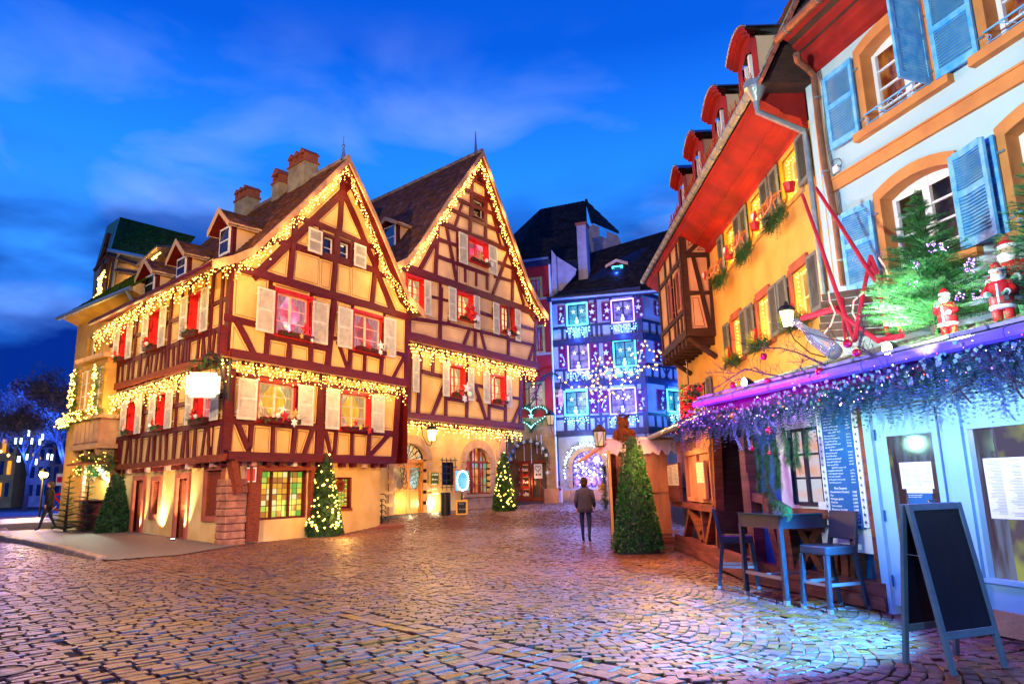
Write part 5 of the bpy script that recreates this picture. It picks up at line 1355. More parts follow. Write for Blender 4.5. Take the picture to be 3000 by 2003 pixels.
for r in wa:
  window(h4, PA, r, [mat('curtain%d' % int(r[2] * 10), (.10, .06, .05), (.45, .35, .3), 2, .3)] if r[2] > 6 else [glow('pale_pane', (.5, .30, .45), .6, (.9, .75, .6), 2)], m_redframe, m_ysand, .15, 2, 3, surround=True, sw=.14)
b = MB(); b.pbox(PA, pa0, pa1, topz, topz + .35, -.1, .3); mk('cornice', b, m_navy, h4)
for z in (wa[0][2] - .2, wa[1][2] - .25): b = MB(); b.pbox(PA, pa0, pa1, z, z + .14, 0, .10); mk('string_course', b, m_ysand, h4)
b = MB(); b.tube([PA.P(pa0, topz + .38, .35), PA.P(pa1, topz + .38, .35)], .08, 8); mk('gutter', b, m_zinc, h4)
tile_rows(h4, [(PA.P(pa1, topz + .35, .35), PA.P(pa0, topz + .35, .35), PA.P(pa0, topz + 2.6, -2.2), PA.P(pa1, topz + 2.6, -2.2))], m_tiledk, .24, .2)
b = MB(); b.tube([PA.P(pa0 + .02, .5, .12), PA.P(pa0 + .02, topz, .12)], .06, 8); mk('drainpipe', b, m_white, h4)
# shop front inside the arch
sf = arch_fill(h4, PA, AP, glow('dim_interior', (.05, .02, .012), .5, (.18, .06, .03), 1.2), -.7, 'shop_front')
b = MB(); zt = zsp + .1; b.pbox(PA, ar[0], ar[1], zt - .1, zt + .05, -.68, -.55)
for f in (0, .22, .42, .5, .68, .72, .97): u = ar[0] + (ar[1] - ar[0]) * f; b.pbox(PA, u, u + .07, .5, zt, -.68, -.56)
b.pbox(PA, ar[0], ar[1], .5, .75, -.68, -.57); mk('shop_frame', b, m_timberd, sf)
for k in range(6):
  b = MB(); z = .85 + k * .36; us = (ar[0] + (ar[1] - ar[0]) * .52, ar[0] + (ar[1] - ar[0]) * .67); b.pbox(PA, us[0], us[1], z, z + .03, -.68, -.6); mk('shelf', b, glow('lit_shelf', (1.0, .35, .08), .8) if 'lit_shelf' not in bpy.data.materials else bpy.data.materials['lit_shelf'], sf)
  b = MB()
  for i in range(5): uu = us[0] + .08 + i * .12; b.pbox(PA, uu, uu + .07, z + .035, z + U(.1, .22), -.66, -.6)
  mk('goods', b, m_redp if k % 2 else m_white, sf)
b = MB(); c = PA.rect('I', 1785, 620, 1885, 785); b.pbox(PA, *c, -.54, -.52); mk('poster', b, m_white, sf)
b = MB(); uc, zc0 = (c[0] + c[1]) / 2, (c[2] + c[3]) / 2
hp = [PA.P(uc + .17 * math.sin(t) ** 3 * 1.1, zc0 + .16 + .012 * (13 * math.cos(t) - 5 * math.cos(2 * t) - 2 * math.cos(3 * t) - math.cos(4 * t)), -.50) for t in [k * math.pi / 10 for k in range(21)]]
b.tube(hp, .018, 4); b.octa(PA.P(uc - .12, zc0 - .2, -.51), .07); b.octa(PA.P(uc + .12, zc0 - .2, -.51), .07); b.octa(PA.P(uc, zc0 - .2, -.51), .05); mk('poster_print', b, m_dark, sf)
lamp('POINT', PA.P((ar[0] + ar[1]) / 2, 1.6, -.3), 12, (1, .35, .12), .2, name='shop_light')
# garland over the arch
ag = thing('arch_garland', 'fir garland with white snowflakes arched over the stone passage', 'garland', PA.P(ar[0], zsp, .2))
g = MB(); b = MB(); ga = arch_pts(PA, ar[0] - .15, ar[1] - .4, zsp - .6, zsp + .1, 24, k=1.02); 
for i in range(len(ga) - 1):
  for k in range(10):
    t = k / 10; c = PA.P(ga[i][0] * (1 - t) + ga[i + 1][0] * t + U(-.08, .08), ga[i][1] * (1 - t) + ga[i + 1][1] * t + U(-.08, .08), .2); sprig(g, c, (U(-1, 1), U(-1, .3), U(-1, 1)), .26, .06, 6)
  if i % 3 == 0: b.star(PA.P(ga[i][0], ga[i][1], .34), .14, PA.u, Vector((0, 0, 1)), .02, k=6, inner=.5)
mk('fir_sprigs', g, m_green, ag, kind='stuff'); mk('snowflakes', b, m_white, ag)
for i, (x, y) in enumerate(((1530, 620), (1615, 560), (1718, 590), (1800, 610), (1862, 500), (1915, 510))):
  u, z = PA.uz('I', x, y); b = MB(); b.tube([PA.P(u, z, .15), PA.P(u, ztp := min(zsp + 1.6, z + 1.5), .15)], .02, 4); mk('hanging_strand', b, m_white, ag)
# heart wreath with cyan lights
hc = PA.uz('K', 262, 690); hw = thing('heart_wreath', 'fir heart wreath with cyan lights and a white star over the stone arch', 'wreath', PA.P(hc[0], hc[1], .3))
g = MB(); b = MB()
for i in range(90):
  t = i / 90 * 2 * math.pi; x = 16 * math.sin(t) ** 3; y = 13 * math.cos(t) - 5 * math.cos(2 * t) - 2 * math.cos(3 * t) - math.cos(4 * t)
  c = PA.P(hc[0] + x * .062, hc[1] + y * .042, .35)
  for k in range(3): sprig(g, c, (U(-1, 1), U(-1, .3), U(-1, 1)), .34, .08, 6)
  if i % 2: b.octa(c + PA.n * .2, .035)
mk('fir_sprigs', g, m_green, hw, kind='stuff'); mk('bulbs', b, m_cbulb, hw, kind='stuff')
b = MB(); b.star(PA.P(hc[0], hc[1], .5), .18, PA.u, Vector((0, 0, 1)), .03); mk('star', b, m_white, hw)
lamp('POINT', PA.P(hc[0], hc[1], .9), 22, (.1, .65, 1.0), .3, name='wreath_light')
# wrought iron bracket with leafy arc and oval sign
def pt2(z_, x, y, d): return at(PA, z_, x, y, d)
br = thing('iron_sign_bracket', 'arched wrought iron bracket with leaves and small oval sign', 'sign bracket', pt2('K', 160, 500, 1.0))
b = MB(); arc = [pt2('K', x, y, 1.0) for x, y in ((160, 605), (230, 580), (275, 520), (300, 440), (330, 360), (370, 315), (420, 290), (470, 300), (505, 340), (515, 390))]
b.tube(arc, .035, 6); arc2 = [pt2('K', x, y, 1.0) for x, y in ((160, 440), (220, 430), (280, 390), (330, 335), (390, 300), (440, 296))]; b.tube(arc2, .025, 6)
b.tube([pt2('K', 160, 430, 1.0), pt2('K', 160, 610, 1.0)], .04, 6); b.tube([pt2('K', 300, 190, .3), arc[4]], .02, 5); mk('bracket', b, m_dark, br)
g = MB()
for i in range(60):
  t = R(); k = t * 8; i0 = int(k); c = arc[i0] * (1 - k + i0) + arc[min(9, i0 + 1)] * (k - i0); g.octa(c + Vector((U(-.15, .15), 0, U(-.15, .15))), .05)
mk('leaves', g, m_green, br, kind='stuff')
b = MB(); c = pt2('K', 512, 520, 1.0); b.lathe(c, [(.001, -.03), (.16, -.03), (.16, .03), (.001, .03)], 14, 0, (PA.u, Vector((0, 0, 1)) * 3.2, PA.n)); b.tube([arc[-1], c + Vector((0, 0, .5))], .012, 4); mk('oval_sign', b, mat('oval_sign_paint', (.6, .1, .1), (.7, .5, .3), 6), br)
# wall lantern at the seam
def lantern(name, label, c, h, glass, wallpt, iron=m_dark, on=None, grp=None):
  r_ = thing(name, label, 'wall lantern', c, grp); w = h * .30
  b = MB(); c = Vector(c); b.lathe(c, [(w * .62, -h * .5), (w * .66, -h * .46)], 4); b.lathe(c, [(w, h * .16), (w * 1.12, h * .2), (w * .7, h * .36), (w * .3, h * .42), (w * .28, h * .5), (.01, h * .56)], 8)
  for k in range(4):
    a = k * math.pi / 2; b.tube([c + Vector((math.cos(a) * w * .62, math.sin(a) * w * .62, -h * .48)), c + Vector((math.cos(a) * w, math.sin(a) * w, h * .18))], w * .06, 4)
  mk('lantern_frame', b, iron, r_)
  b = MB(); b.lathe(c, [(w * .56, -h * .45), (w * .92, h * .15)], 4); mk('lantern_glass', b, glass, r_)
  b = MB(); wp = Vector(wallpt); m_ = c + (wp - c) * .5 + Vector((0, 0, -h * .9)); b.tube([c - Vector((0, 0, h * .5)), c + (wp - c) * .12 - Vector((0, 0, h * .8)), m_, c + (wp - c) * .9 - Vector((0, 0, h * .6)), wp], w * .08, 6)
  b.tube([wp + Vector((0, 0, .3 * h)), wp - Vector((0, 0, .3 * h))], w * .12, 6); mk('bracket', b, iron, r_)
  if on: lamp('POINT', c + Vector((0, 0, -.05)), on[0], on[1], .06, name='lantern_light')
  return r_
g_lan = glow('lantern_glass_dim', (1, .6, .25), .7)
c = at(PA, 'K', 415, 700, .8); lantern('wall_lantern', 'small dim wall lantern beside the blue heart wreath', c, .85, g_lan, at(PA, 'K', 470, 790, .05))
g_lanb = glow('lantern_glass_bright', (1.0, .72, .22), 9)
c = at(P0, 'I', 648, 262, 1.3); lantern('wall_lantern', 'bright hanging lantern before the wall between shop door and arched window', c, .72, g_lanb, at(P0, 'I', 530, 170, .3), on=(200, (1.0, .72, .30)))
lamp('POINT', P0.P(.7, .9, .35), 30, (1, .8, .45), .05, name='doorway_light'); lamp('POINT', P0.P(dr_[1] + .25, .8, .25), 30, (1, .8, .45), .05, name='doorway_light')
# amber star strings across the street
ss = thing('star_string', 'string of amber lights with two large open stars before the blue lit house', 'string of lights', pt2('K', 900, 350, 6))
b = MB(); w = MB(); F_ = 7.0
def P6(x, y): return at(BL, 'K', x, y, F_)
strand = [(500, 330), (600, 415), (640, 435), (700, 405), (770, 430), (805, 420), (850, 350), (880, 250), (920, 330), (1000, 300), (1030, 350), (1110, 350), (1155, 370), (1200, 350), (1240, 300), (1265, 240), (1340, 230), (1420, 205), (1500, 150)]
sp = [P6(*q) for q in strand]; w.tube(sp, .015, 4)
for p in walk(sp, .40): b.octa(p, .048)
for cx, cy, r_ in ((880, 330, .95), (975, 370, 1.15), (1295, 150, .8)):
  c = P6(cx, cy); q = []
  for k in range(11): a = math.pi / 2 + k * math.pi / 5; rr = r_ * (1 if k % 2 == 0 else .45); q.append(c + BL.u * (rr * math.cos(a)) + Vector((0, 0, rr * math.sin(a))))
  w.tube(q, .02, 4)
  for p in walk(q, .24): b.octa(p, .042)
mk('wire', w, m_wire, ss); mk('bulbs', b, m_bulb, ss, kind='stuff')
lamp('POINT', P6(950, 350), 40, AMBER, .6, name='string_light')
# ------------------------------------------------------------------ yellow house on the right, with oriel
YP = Plane(5.42, 11.38, 1.0)
m_yel = mat('yellow_plaster', (.72, .44, .09), (.58, .33, .06), 1.2, .85, .4, 8)
m_soff = mat('red_soffit', (.30, .010, .005), (.17, .006, .004), 1.6, .7, .5, 12)
m_grn = mat('grey_green_shutter', (.16, .19, .15), (.11, .13, .11), 6, .55, .3, 30)
m_copper = mat('copper_pipe', (.42, .17, .07), (.26, .10, .05), 5, .35, .2, 20, metal=.5)
m_zincg = mat('grey_gutter', (.34, .38, .34), (.24, .28, .26), 6, .35, .3, 20, metal=.6)
m_brown = mat('brown_timber', (.06, .025, .012), (.03, .014, .008), 4, .7, .7, 30, stretch=(1, 1, 6))
g_room = [glow('room_pane', (.45, .28, .03), .55, (.9, .55, .08), 2.5)]
h5 = thing('yellow_house', 'yellow house on the right with deep red eaves, grey green shutters and a timbered oriel', 'house', YP.P(0, 0))
UW = 7.6
WU = [YP.rect('Y', 1300, 60, 1490, 400), YP.rect('Y', 1050, 430, 1135, 700), YP.rect('Y', 828, 720, 890, 1020)]
zu0, zu1 = 6.72, 7.62; zl0, zl1 = 4.36, 5.36
WU = [(r[0], r[1], zu0, zu1) for r in WU]
WU = [(.78, 1.58, zu0, zu1), (2.82, 3.62, zu0, zu1), (4.78, 5.58, zu0, zu1)]
WL = [(.86, 1.72, zl0, zl1), (2.92, 3.80, zl0, zl1), (4.95, 5.75, zl0, zl1)]
wall_face(h5, YP, [(-.05, 0), (12.5, 0), (12.5, 7.78), (-.05, 7.78)], WU + WL, m_yel)
for wi, r in enumerate(WU + WL):
  w = window(h5, YP, r, g_room, mat('cream_frame', (.7, .5, .25)) if 'cream_frame' not in bpy.data.materials else bpy.data.materials['cream_frame'], m_yel, .20, 2, 2)
  b = MB(); sw = .09
  for q in ((r[0] - sw, r[0], r[2] - sw, r[3] + sw), (r[1], r[1] + sw, r[2] - sw, r[3] + sw), (r[0] + .001, r[1] - .001, r[3], r[3] + sw * 1.8), (r[0] + .001, r[1] - .001, r[2] - sw, r[2])): b.pbox(YP, *q, -.03, .05)
  mk('surround', b, m_sand if wi > 2 else m_ysand, w)
  s1 = shutter(h5, YP, (r[0] - .56, r[0] - .10, r[2] - .02, r[3] + .02), m_grn, .08, 26, single=False, mid=False)
  s2 = shutter(h5, YP, (r[1] + .10, r[1] + .56, r[2] - .02, r[3] + .02), m_grn, .08, 26, single=False, mid=False)
  # string of bulbs round the reveal
  b = MB()
  for k in range(12): b.octa(YP.P(r[0] + .07, r[2] + (r[3] - r[2]) * k / 11, -.08), .016); b.octa(YP.P(r[1] - .07, r[2] + (r[3] - r[2]) * k / 11, -.08), .016)
  for k in range(8): b.octa(YP.P(r[0] + (r[1] - r[0]) * k / 7, r[3] - .06, -.08), .016)
  mk('bulb_string', b, m_bulb, w, kind='stuff')
  lamp('POINT', YP.P((r[0] + r[1]) / 2, r[2] + .3, .02), 8, AMBER, .06, name='bulb_light')
# cove of the eaves
prof = [(0, 7.66), (.10, 7.72), (.12, 7.84), (.30, 7.92), (.42, 7.94), (.44, 8.00), (.62, 8.12), (.74, 8.2), (.80, 8.22), (.82, 8.30), (.90, 8.32)]
b = MB(); n = len(prof); b.add([YP.P(.25, z, d) for d, z in prof] + [YP.P(12.5, z, d) for d, z in prof], [(i, i + 1, n + i + 1, n + i) for i in range(n - 1)]); 
b.add([YP.P(.25, z, d) for d, z in prof] + [YP.P(.25, 8.5, 0)], [tuple(range(n + 1))]); mk('eaves_cove', b, m_soff, h5)
b = MB(); b.tube([YP.P(.25, 8.01, .45), YP.P(12.5, 8.01, .45)], .03, 6); mk('rope_moulding', b, m_soff, h5)
b = MB(); b.tube([YP.P(.29, 8.42, .96), YP.P(12.6, 8.44, .96)], .085, 10); mk('gutter', b, m_zincg, h5)
b = MB()
for i in range(26): u = .5 + i * .47; b.tube([YP.P(u, 8.42, .96), YP.P(u + .012, 8.42, .96)], .094, 10)
mk('gutter_joints', b, m_zinc, h5)
b = MB(); hd = YP.P(.14, 8.36, .92); b.lathe(hd, [(.05, -.34), (.06, -.22), (.17, -.02), (.20, .02), (.20, .14), (.16, .15)], 14)
b.tube([hd - Vector((0, 0, .3)), hd - Vector((0, 0, .42)), YP.P(.18, 7.55, .12), YP.P(.20, 7.3, .09), YP.P(.20, 2.9, .09)], .055, 8); mk('rain_head', b, m_zincg, h5)
# steep tiled roof and arched dormers
rz = lambda d: 8.42 + (.9 - d) * 1.9
tile_rows(h5, [(YP.P(12.6, 8.40, .92), YP.P(-.1, 8.40, .92), YP.P(-.1, 11.6, -.75), YP.P(12.6, 11.6, -.75))], m_tile, .2, .17)
tile_rows(h5, [(YP.P(12.6, 11.6, -.75), YP.P(-.1, 11.6, -.75), YP.P(-.1, 13.0, -3.2), YP.P(12.6, 13.0, -3.2))], m_tile, .2, .17)
b = MB(); b.prism([YP.P(-.1, 8.36, .85), YP.P(-.1, 11.5, -.8), YP.P(-.1, 13, -3.3), YP.P(-.1, 8.3, -3.3)], YP.u * 12.7); mk('roof_deck', b, m_brown, h5)
random.seed(4)
DD = YP.off(.62)
for k, (q0, q1) in enumerate((((1040, 240), (870, 600)), ((770, 790), (630, 1070)), ((556, 1212), (455, 1440)), ((400, 1540), (330, 1700)))):
  a0_, a1_ = DD.uz('H', *q0), DD.uz('H', *q1); u0, u1 = a0_[0] + .12, max(a1_[0] - .1, a0_[0] + 1.0); zb_, zt_ = 8.62, a0_[1] - .22
  b = MB(); um_ = (u0 + u1) / 2
  arc = [(u0 - .08 + (u1 - u0 + .16) * t, zt_ + .30 * math.sin(math.pi * t) ** .8) for t in [i / 10 for i in range(11)]]
  outer = [(u0 - .08, zb_)] + arc + [(u1 + .08, zb_)]; inner = [(u0 + .2, zb_ + .1), (u1 - .2, zb_ + .1), (u1 - .2, zt_ - .12), (um_, zt_ + .02), (u0 + .2, zt_ - .12)]
  polys = [[DD.P(u, z) for u, z in outer], [DD.P(u, z) for u, z in inner]]; b.add([v for p in polys for v in p], tessellate_polygon(polys)); d = mk('dormer', b, m_soff, h5)
  b = MB()
  for off_, o2_, dz in ((0, .10, .0), (.10, .16, .07), (.16, .20, .12)):
    pa = [DD.P(um_ + (u - um_) * (1 + off_ * .6), z + dz, 0) for u, z in arc]; pb = [p + DD.n * o2_ for p in pa]; nn = len(pa)
    b.add(pa + pb + [p + Vector((0, 0, .06)) for p in pa] + [p + Vector((0, 0, .06)) for p in pb], [(i, i + 1, nn + i + 1, nn + i) for i in range(nn - 1)] + [(nn + i, nn + i + 1, 3 * nn + i + 1, 3 * nn + i) for i in range(nn - 1)])
  mk('arched_hood', b, m_soff, d)
  b = MB(); pa = [DD.P(um_ + (u - um_) * 1.14, z + .2, .2) for u, z in arc]; b.add(pa + [p - DD.n * 2.2 for p in pa], [(i, i + 1, 12 + i, 11 + i) for i in range(10)]); b.tube(pa, .02, 4); mk('hood_roof', b, m_zinc, d)
  b = MB(); 
  for u in (u0 - .06, u1 + .06): b.add([DD.P(u, zb_), DD.P(u, zt_ + .05), DD.P(u, zt_ + .05, -1.3), DD.P(u, zb_, -.1)], [(0, 1, 2, 3)])
  mk('cheek', b, m_plasterp, d)
  f = MB(); f.pbox(DD, u0 + .2, u0 + .28, zb_ + .1, zt_ - .1, -.1, -.04); f.pbox(DD, u1 - .28, u1 - .2, zb_ + .1, zt_ - .1, -.1, -.04); f.pbox(DD, um_ - .04, um_ + .04, zb_ + .1, zt_, -.1, -.035); f.pbox(DD, u0 + .28, u1 - .28, zb_ + .1, zb_ + .18, -.1, -.04); f.pbox(DD, u0 + .28, u1 - .28, (zb_ + zt_) / 2, (zb_ + zt_) / 2 + .04, -.1, -.05)
  mk('window_frame', f, m_white, d); f = MB(); f.pbox(DD, u0 + .2, u1 - .2, zb_ + .1, zt_, -.13, -.1); mk('pane', f, g_sky, d)
  b = MB()
  for i in range(90): c = YP.P(U(u0 - .3, u1 + .2), 8.55 + U(0, .1), .86); b.tube([c, c + Vector((U(-.1, .05), U(-.2, .1), U(.1, .35)))], .008, 3, cap=False)
  mk('dry_flowers', b, mat('dry_twigs', (.35, .06, .01)) if 'dry_twigs' not in bpy.data.materials else bpy.data.materials['dry_twigs'], d, kind='stuff')
b = MB(); b.pbox(YP, 2.1, 2.9, 11.2, 12.8, -2.2, -1.2); c_ = mk('chimney', b, m_sand, h5); b = MB(); b.pbox(YP, 2.0, 3.0, 12.8, 12.95, -2.3, -1.1); mk('chimney_cap', b, m_dark, c_)
# verge of tiles and brick upstand at the near end
for i in range(15):
  b = MB(); t = i / 15; c = YP.P(-.12, 8.5 + t * 3.2, .85 - t * 1.66); b.box(c, .26, .30, .05, (YP.u, (YP.n * -.46 + Vector((0, 0, .89))).normalized(), (YP.n * .89 + Vector((0, 0, .46))).normalized())); mk('verge_tile', b, m_sand, h5)
for i in range(14):
  b = MB(); t = i / 14; b.box(YP.P(.12, 8.42 + t * 3.2 + .05, .92 - t * 1.66), .18, .24, .03, (YP.u, (YP.n * -.46 + Vector((0, 0, .89))).normalized(), (YP.n * .89 + Vector((0, 0, .46))).normalized())); mk('verge_tile', b, m_ridge, h5)
# oriel
OY = YP.off(.72)
ou0, ou1, oz0, oz1 = 7.35, 10.9, 5.35, 8.2
SD = Plane(YP.P(ou0, 0).x, YP.P(ou0, 0).y, 91); SD.n = -YP.u; SD.u = YP.n; SD.o = YP.P(ou0, 0)
ori = h5
def oriel_face(pl, w, bs, wins, pm):
  poly = [(0, oz0), (w, oz0), (w, oz1), (0, oz1)]
  wall_face(h5, pl, poly, wins, m_brown); cells = [poly if area(poly) > 0 else poly[::-1]]
  for x in bs: cells = split_cells(cells, *x)
  for r in wins: cells = cut_rect(cells, r, .06)
  for c in cells: panel(h5, pl, c, pm, m_line)
  for x in bs: timber(h5, pl, *x, m_brown)
oriel_face(SD, .72, [((.03, oz0), (.03, oz1), .10), ((.69, oz0), (.69, oz1), .12), ((0, 5.45), (.72, 5.45), .2), ((0, 6.55), (.72, 6.55), .10), ((0, 7.65), (.72, 7.65), .12), ((.12, 5.5), (.45, 7.6), .10), ((.1, 8.15), (.6, 7.7), .1)], [], m_plasterp)
OF = OY.off(0); OF.o = OY.P(ou0, 0)
wo_ = (.75, 1.35, 6.2, 7.3)
oriel_face(OF, ou1 - ou0, [((.08, oz0), (.08, oz1), .16), ((0, 5.45), (3.5, 5.45), .22), ((0, 6.1), (3.5, 6.1), .12), ((0, 7.6), (3.5, 7.6), .12), ((.6, oz0), (.6, oz1), .12), ((1.5, oz0), (1.5, oz1), .12), ((2.3, oz0), (2.3, oz1), .12), ((.15, 6.15), (.5, 7.5), .1), ((1.6, 6.1), (2.2, 7.6), .1), ((3.4, oz0), (3.4, oz1), .16), ((1.05, 5.5), (1.05, 6.1), .1)], [wo_], m_plasterp)
window(h5, OF, wo_, g_dark, m_brown, m_brown, .1, 2, 2)
shutter(h5, OF, (.18, .70, 6.15, 7.35), mat('worn_shutter', (.45, .2, .14), (.3, .12, .1), 4), .08, 26, mid=False); shutter(h5, OF, (1.40, 1.9, 6.15, 7.35), bpy.data.materials['worn_shutter'], .08, 26, mid=False)
for i in range(8):
  b = MB(); u = ou0 + .1 + i * .48; b.pbox(YP, u, u + .16, oz0 - .22, oz0 - .02, 0, .78); mk('bracket_beam', b, m_brown, h5)
b = MB(); b.pbox(YP, ou0 + .01, ou1, oz0 - .02, oz0 + .015, .0, .71); mk('oriel_floor', b, m_brown, h5)
b = MB(); c0, c1 = YP.P(ou0, oz0 - .05, .74), YP.P(ou0, 4.75, .02); b.tube([c0, c1], .08, 6); c0, c1 = YP.P(ou0 + 3, oz0 - .05, .74), YP.P(ou0 + 3, 4.75, .02); b.tube([c0, c1], .08, 6); mk('strut', b, m_brown, h5)
wfar = (8.6, 9.3, 3.0, 4.3); window(h5, YP, wfar, g_dark, m_brown, m_brown, .02, 2, 2)
for q in ((8.0, 8.5, 2.95, 4.35), (9.4, 9.9, 2.95, 4.35)): shutter(h5, YP, q, m_grn, .05, 24, mid=False)
b = MB(); b.pbox(YP, 8.0, 10, -.0, .01, 0, .01)
core = MB(); core.prism([YP.P(0, 0, -.4), YP.P(12.4, 0, -.4), YP.P(12.4, 0, -5), YP.P(0, 0, -5)], (0, 0, 8.2)); mk('core_wall', core, m_yel, h5)
# sledges hung in fir under the upper windows, decorated lower boxes
def heart(b, c, X, Y, r, th):
  pts = []
  for i in range(16):
    t = i / 16 * 2 * math.pi; pts.append(c + X * (r * math.sin(t) ** 3) + Y * (r * .065 * (13 * math.cos(t) - 5 * math.cos(2 * t) - 2 * math.cos(3 * t) - math.cos(4 * t))))
  b.prism(pts, X.cross(Y).normalized() * th)
random.seed(31)
for i, (r, lb) in enumerate(zip(WU, ('nearest sledge in fir boughs under the red eaves', 'middle sledge in fir boughs under the red eaves', 'farthest sledge in fir boughs under the red eaves'))):
  uc = (r[0] + r[1]) / 2 + .25; zc0 = r[2] - .12; t = thing('sledge_decoration', lb, 'sledge', YP.P(uc, zc0 - .3, .3), 'sledges under the eaves of the yellow house')
  g = MB()
  for k in range(230): 
    f = U(-1, 1); sprig(g, YP.P(uc + f * .5, zc0 - .12 + U(-.16, .1), .20 + U(0, .15)), YP.u * U(-.5, .5) + YP.n * U(0, .8) + Vector((0, 0, U(-1.4, .1))), U(.16, .34) * (1.3 - abs(f) * .6), .035, 8)
  mk('fir_sprigs', g, m_pine, t, kind='stuff')
  b = MB()
  for k in range(5): b.tube([YP.P(uc - .35, zc0 + .22 - k * .03 + .02, .28 + k * .06), YP.P(uc + .42, zc0 + .12 - k * .03, .30 + k * .06)], .014, 4)
  for dd_ in (.24, .52): b.tube([YP.P(uc + .45, zc0 + .05, dd_), YP.P(uc + .2, zc0 - .14, dd_), YP.P(uc - .3, zc0 - .10, dd_), YP.P(uc - .5, zc0 + .05, dd_), YP.P(uc - .45, zc0 + .16, dd_)], .018, 5)
  for uu in (-.25, .05, .3): b.tube([YP.P(uc + uu, zc0 - .12, .24), YP.P(uc + uu, zc0 + .16, .3), YP.P(uc + uu, zc0 + .1, .52), YP.P(uc + uu, zc0 - .12, .52)], .014, 4)
  mk('sledge', b, m_wood, t)
  b = MB(); heart(b, YP.P(uc + .42, zc0 + .02, .58), YP.u, Vector((0, 0, 1)), .12, .03); mk('heart', b, m_redp, t); b = MB(); heart(b, YP.P(uc + .42, zc0 + .02, .615), YP.u, Vector((0, 0, 1)), .07, .02); mk('heart_centre', b, m_white, t)
  b = MB(); b.lathe(YP.P(r[0] + .1, r[2] + .02, .2), [(.09, -.02), (.12, .14), (.10, .14)], 10); mk('flower_pot', b, m_redp, t)
  lamp('POINT', YP.P(uc, zc0 + .35, .5), 5, AMBER, .08, name='bulb_light')
for i, (r, lb) in enumerate(zip(WL, ('fir box with red heart behind the street lantern', 'fir box with yellow sprigs under the middle lower window', 'fir box with candles under the farthest lower window'))):
  uc = (r[0] + r[1]) / 2; z = r[2] - .06; t = thing('window_box', lb, 'window box', YP.P(uc, z - .1, .2), 'decorated boxes under the lower yellow house windows')
  g = MB(); y = MB()
  for k in range(150): sprig(g, YP.P(uc + U(-.55, .55), z + U(-.1, .08), .1 + U(0, .15)), YP.u * U(-1, 1) + YP.n * U(0, 1) + Vector((0, 0, U(-1, 1))), U(.14, .3), .04, 7)
  for k in range(40): sprig(y, YP.P(uc + U(0, .6), z + U(0, .1), .15 + U(0, .12)), YP.u * U(-.4, .4) + YP.n * U(0, .5) + Vector((0, 0, 1)), U(.18, .3), .05, 7)
  mk('fir_sprigs', g, m_pine, t, kind='stuff'); mk('yellow_sprigs', y, mat('yellow_sprig', (.35, .4, .03)) if 'yellow_sprig' not in bpy.data.materials else bpy.data.materials['yellow_sprig'], t, kind='stuff')
  b = MB(); heart(b, YP.P(uc - .2, z + .2, .35), YP.u, Vector((0, 0, 1)), .15, .03); mk('heart', b, m_redp, t); b = MB(); heart(b, YP.P(uc - .2, z + .2, .385), YP.u, Vector((0, 0, 1)), .09, .02); mk('heart_centre', b, m_gold, t)
c = at(YP, 'W', 1065, 255, 1.0); lantern('wall_lantern', 'glowing yellow street lantern before the yellow house windows', c, .42, g_lanb, YP.P(.4, c.z - .35, .05), on=(210, (1.0, .68, .08)))
lamp('POINT', YP.P(2.5, 3.4, 2.2), 60, (1.0, .28, .08), .3, name='garland_light')
lamp('POINT', YP.P(6.0, 4.4, 2.0), 60, (1.0, .40, .10), .3, name='garland_light')
# copper downpipe and cables between the houses
b = MB(); WP = Plane(3.47, 10.91, -15, 0); WP = Plane(3.47, 10.91, -15, -2.0)
pu, pz = WP.uz('N', 270, 500, .1)
t = thing('drainpipe', 'brown downpipe running down the seam of yellow and blue house', 'drainpipe', WP.P(pu, 3, .1))
gz = WP.uz('H', 1400, 490, .75)
b = MB(); pp = [at(WP, 'H', x, y, d) for x, y, d in ((1420, 500, .7), (1430, 560, .6), (1530, 640, .25), (1580, 700, .12), (1600, 900, .10))] + [at(WP, 'N', x, y, .10) for x, y in ((180, 60), (270, 500), (345, 1100))]
b.tube(pp, .055, 10); mk('pipe', b, m_copper, t)
b = MB()
for f in ((1610, 910, 'H'), (200, 160, 'N'), (290, 560, 'N'), (325, 900, 'N')): c = at(WP, f[2], f[0], f[1], .10); b.tube([c, c + Vector((0, 0, .025))], .066, 10)
mk('pipe_clips', b, m_zincg, t)
# ------------------------------------------------------------------ pale blue house
m_pblue = mat('pale_blue_render', (.42, .58, .60), (.36, .51, .55), .8, .8, .35, 9)
m_orst = mat('orange_sandstone', (.62, .24, .06), (.50, .18, .05), 2.5, .75, .3, 14)
m_bshut = mat('blue_shutter_paint', (.06, .34, .68), (.20, .50, .72), 7, .5, .25, 26)
h6 = thing('blue_house', 'pale blue rendered house at right with orange stone surrounds and blue louvred shutters', 'house', WP.P(0, 0))
e0 = pu + .12; eW = .06; zT = WP.uz('H', 1670, 620)[1]
m_wood_int = glow('timbered_room', (.25, .04, .01), .6, (.70, .22, .04), 3, stretch=(6, 1, 1))
m_room_dk = glow('dim_room', (.02, .012, .006), .5, (.10, .07, .02), 2)
def arched_window(pl, r, rise, sw, panes, lbl):
  """stone surround with segmental head, casements, glazing bars"""
  u0, u1, z0, z1 = r; um = (u0 + u1) / 2; n = 8
  head = [(u0 + (u1 - u0) * i / n, z1 + rise * (1 - (2 * i / n - 1) ** 2)) for i in range(n + 1)]
  return [(u0, z0)] + head + [(u1, z0)]
wdef = []
w1r = WP.rect('M', 395, 520, 1005, 860); 
a_ = WP.uz('M', 390, 515); b_ = WP.uz('M', 500, 1160); c_ = WP.uz('M', 1080, 790)
W6 = [(c_[0], a_[0], b_[1], a_[1])]
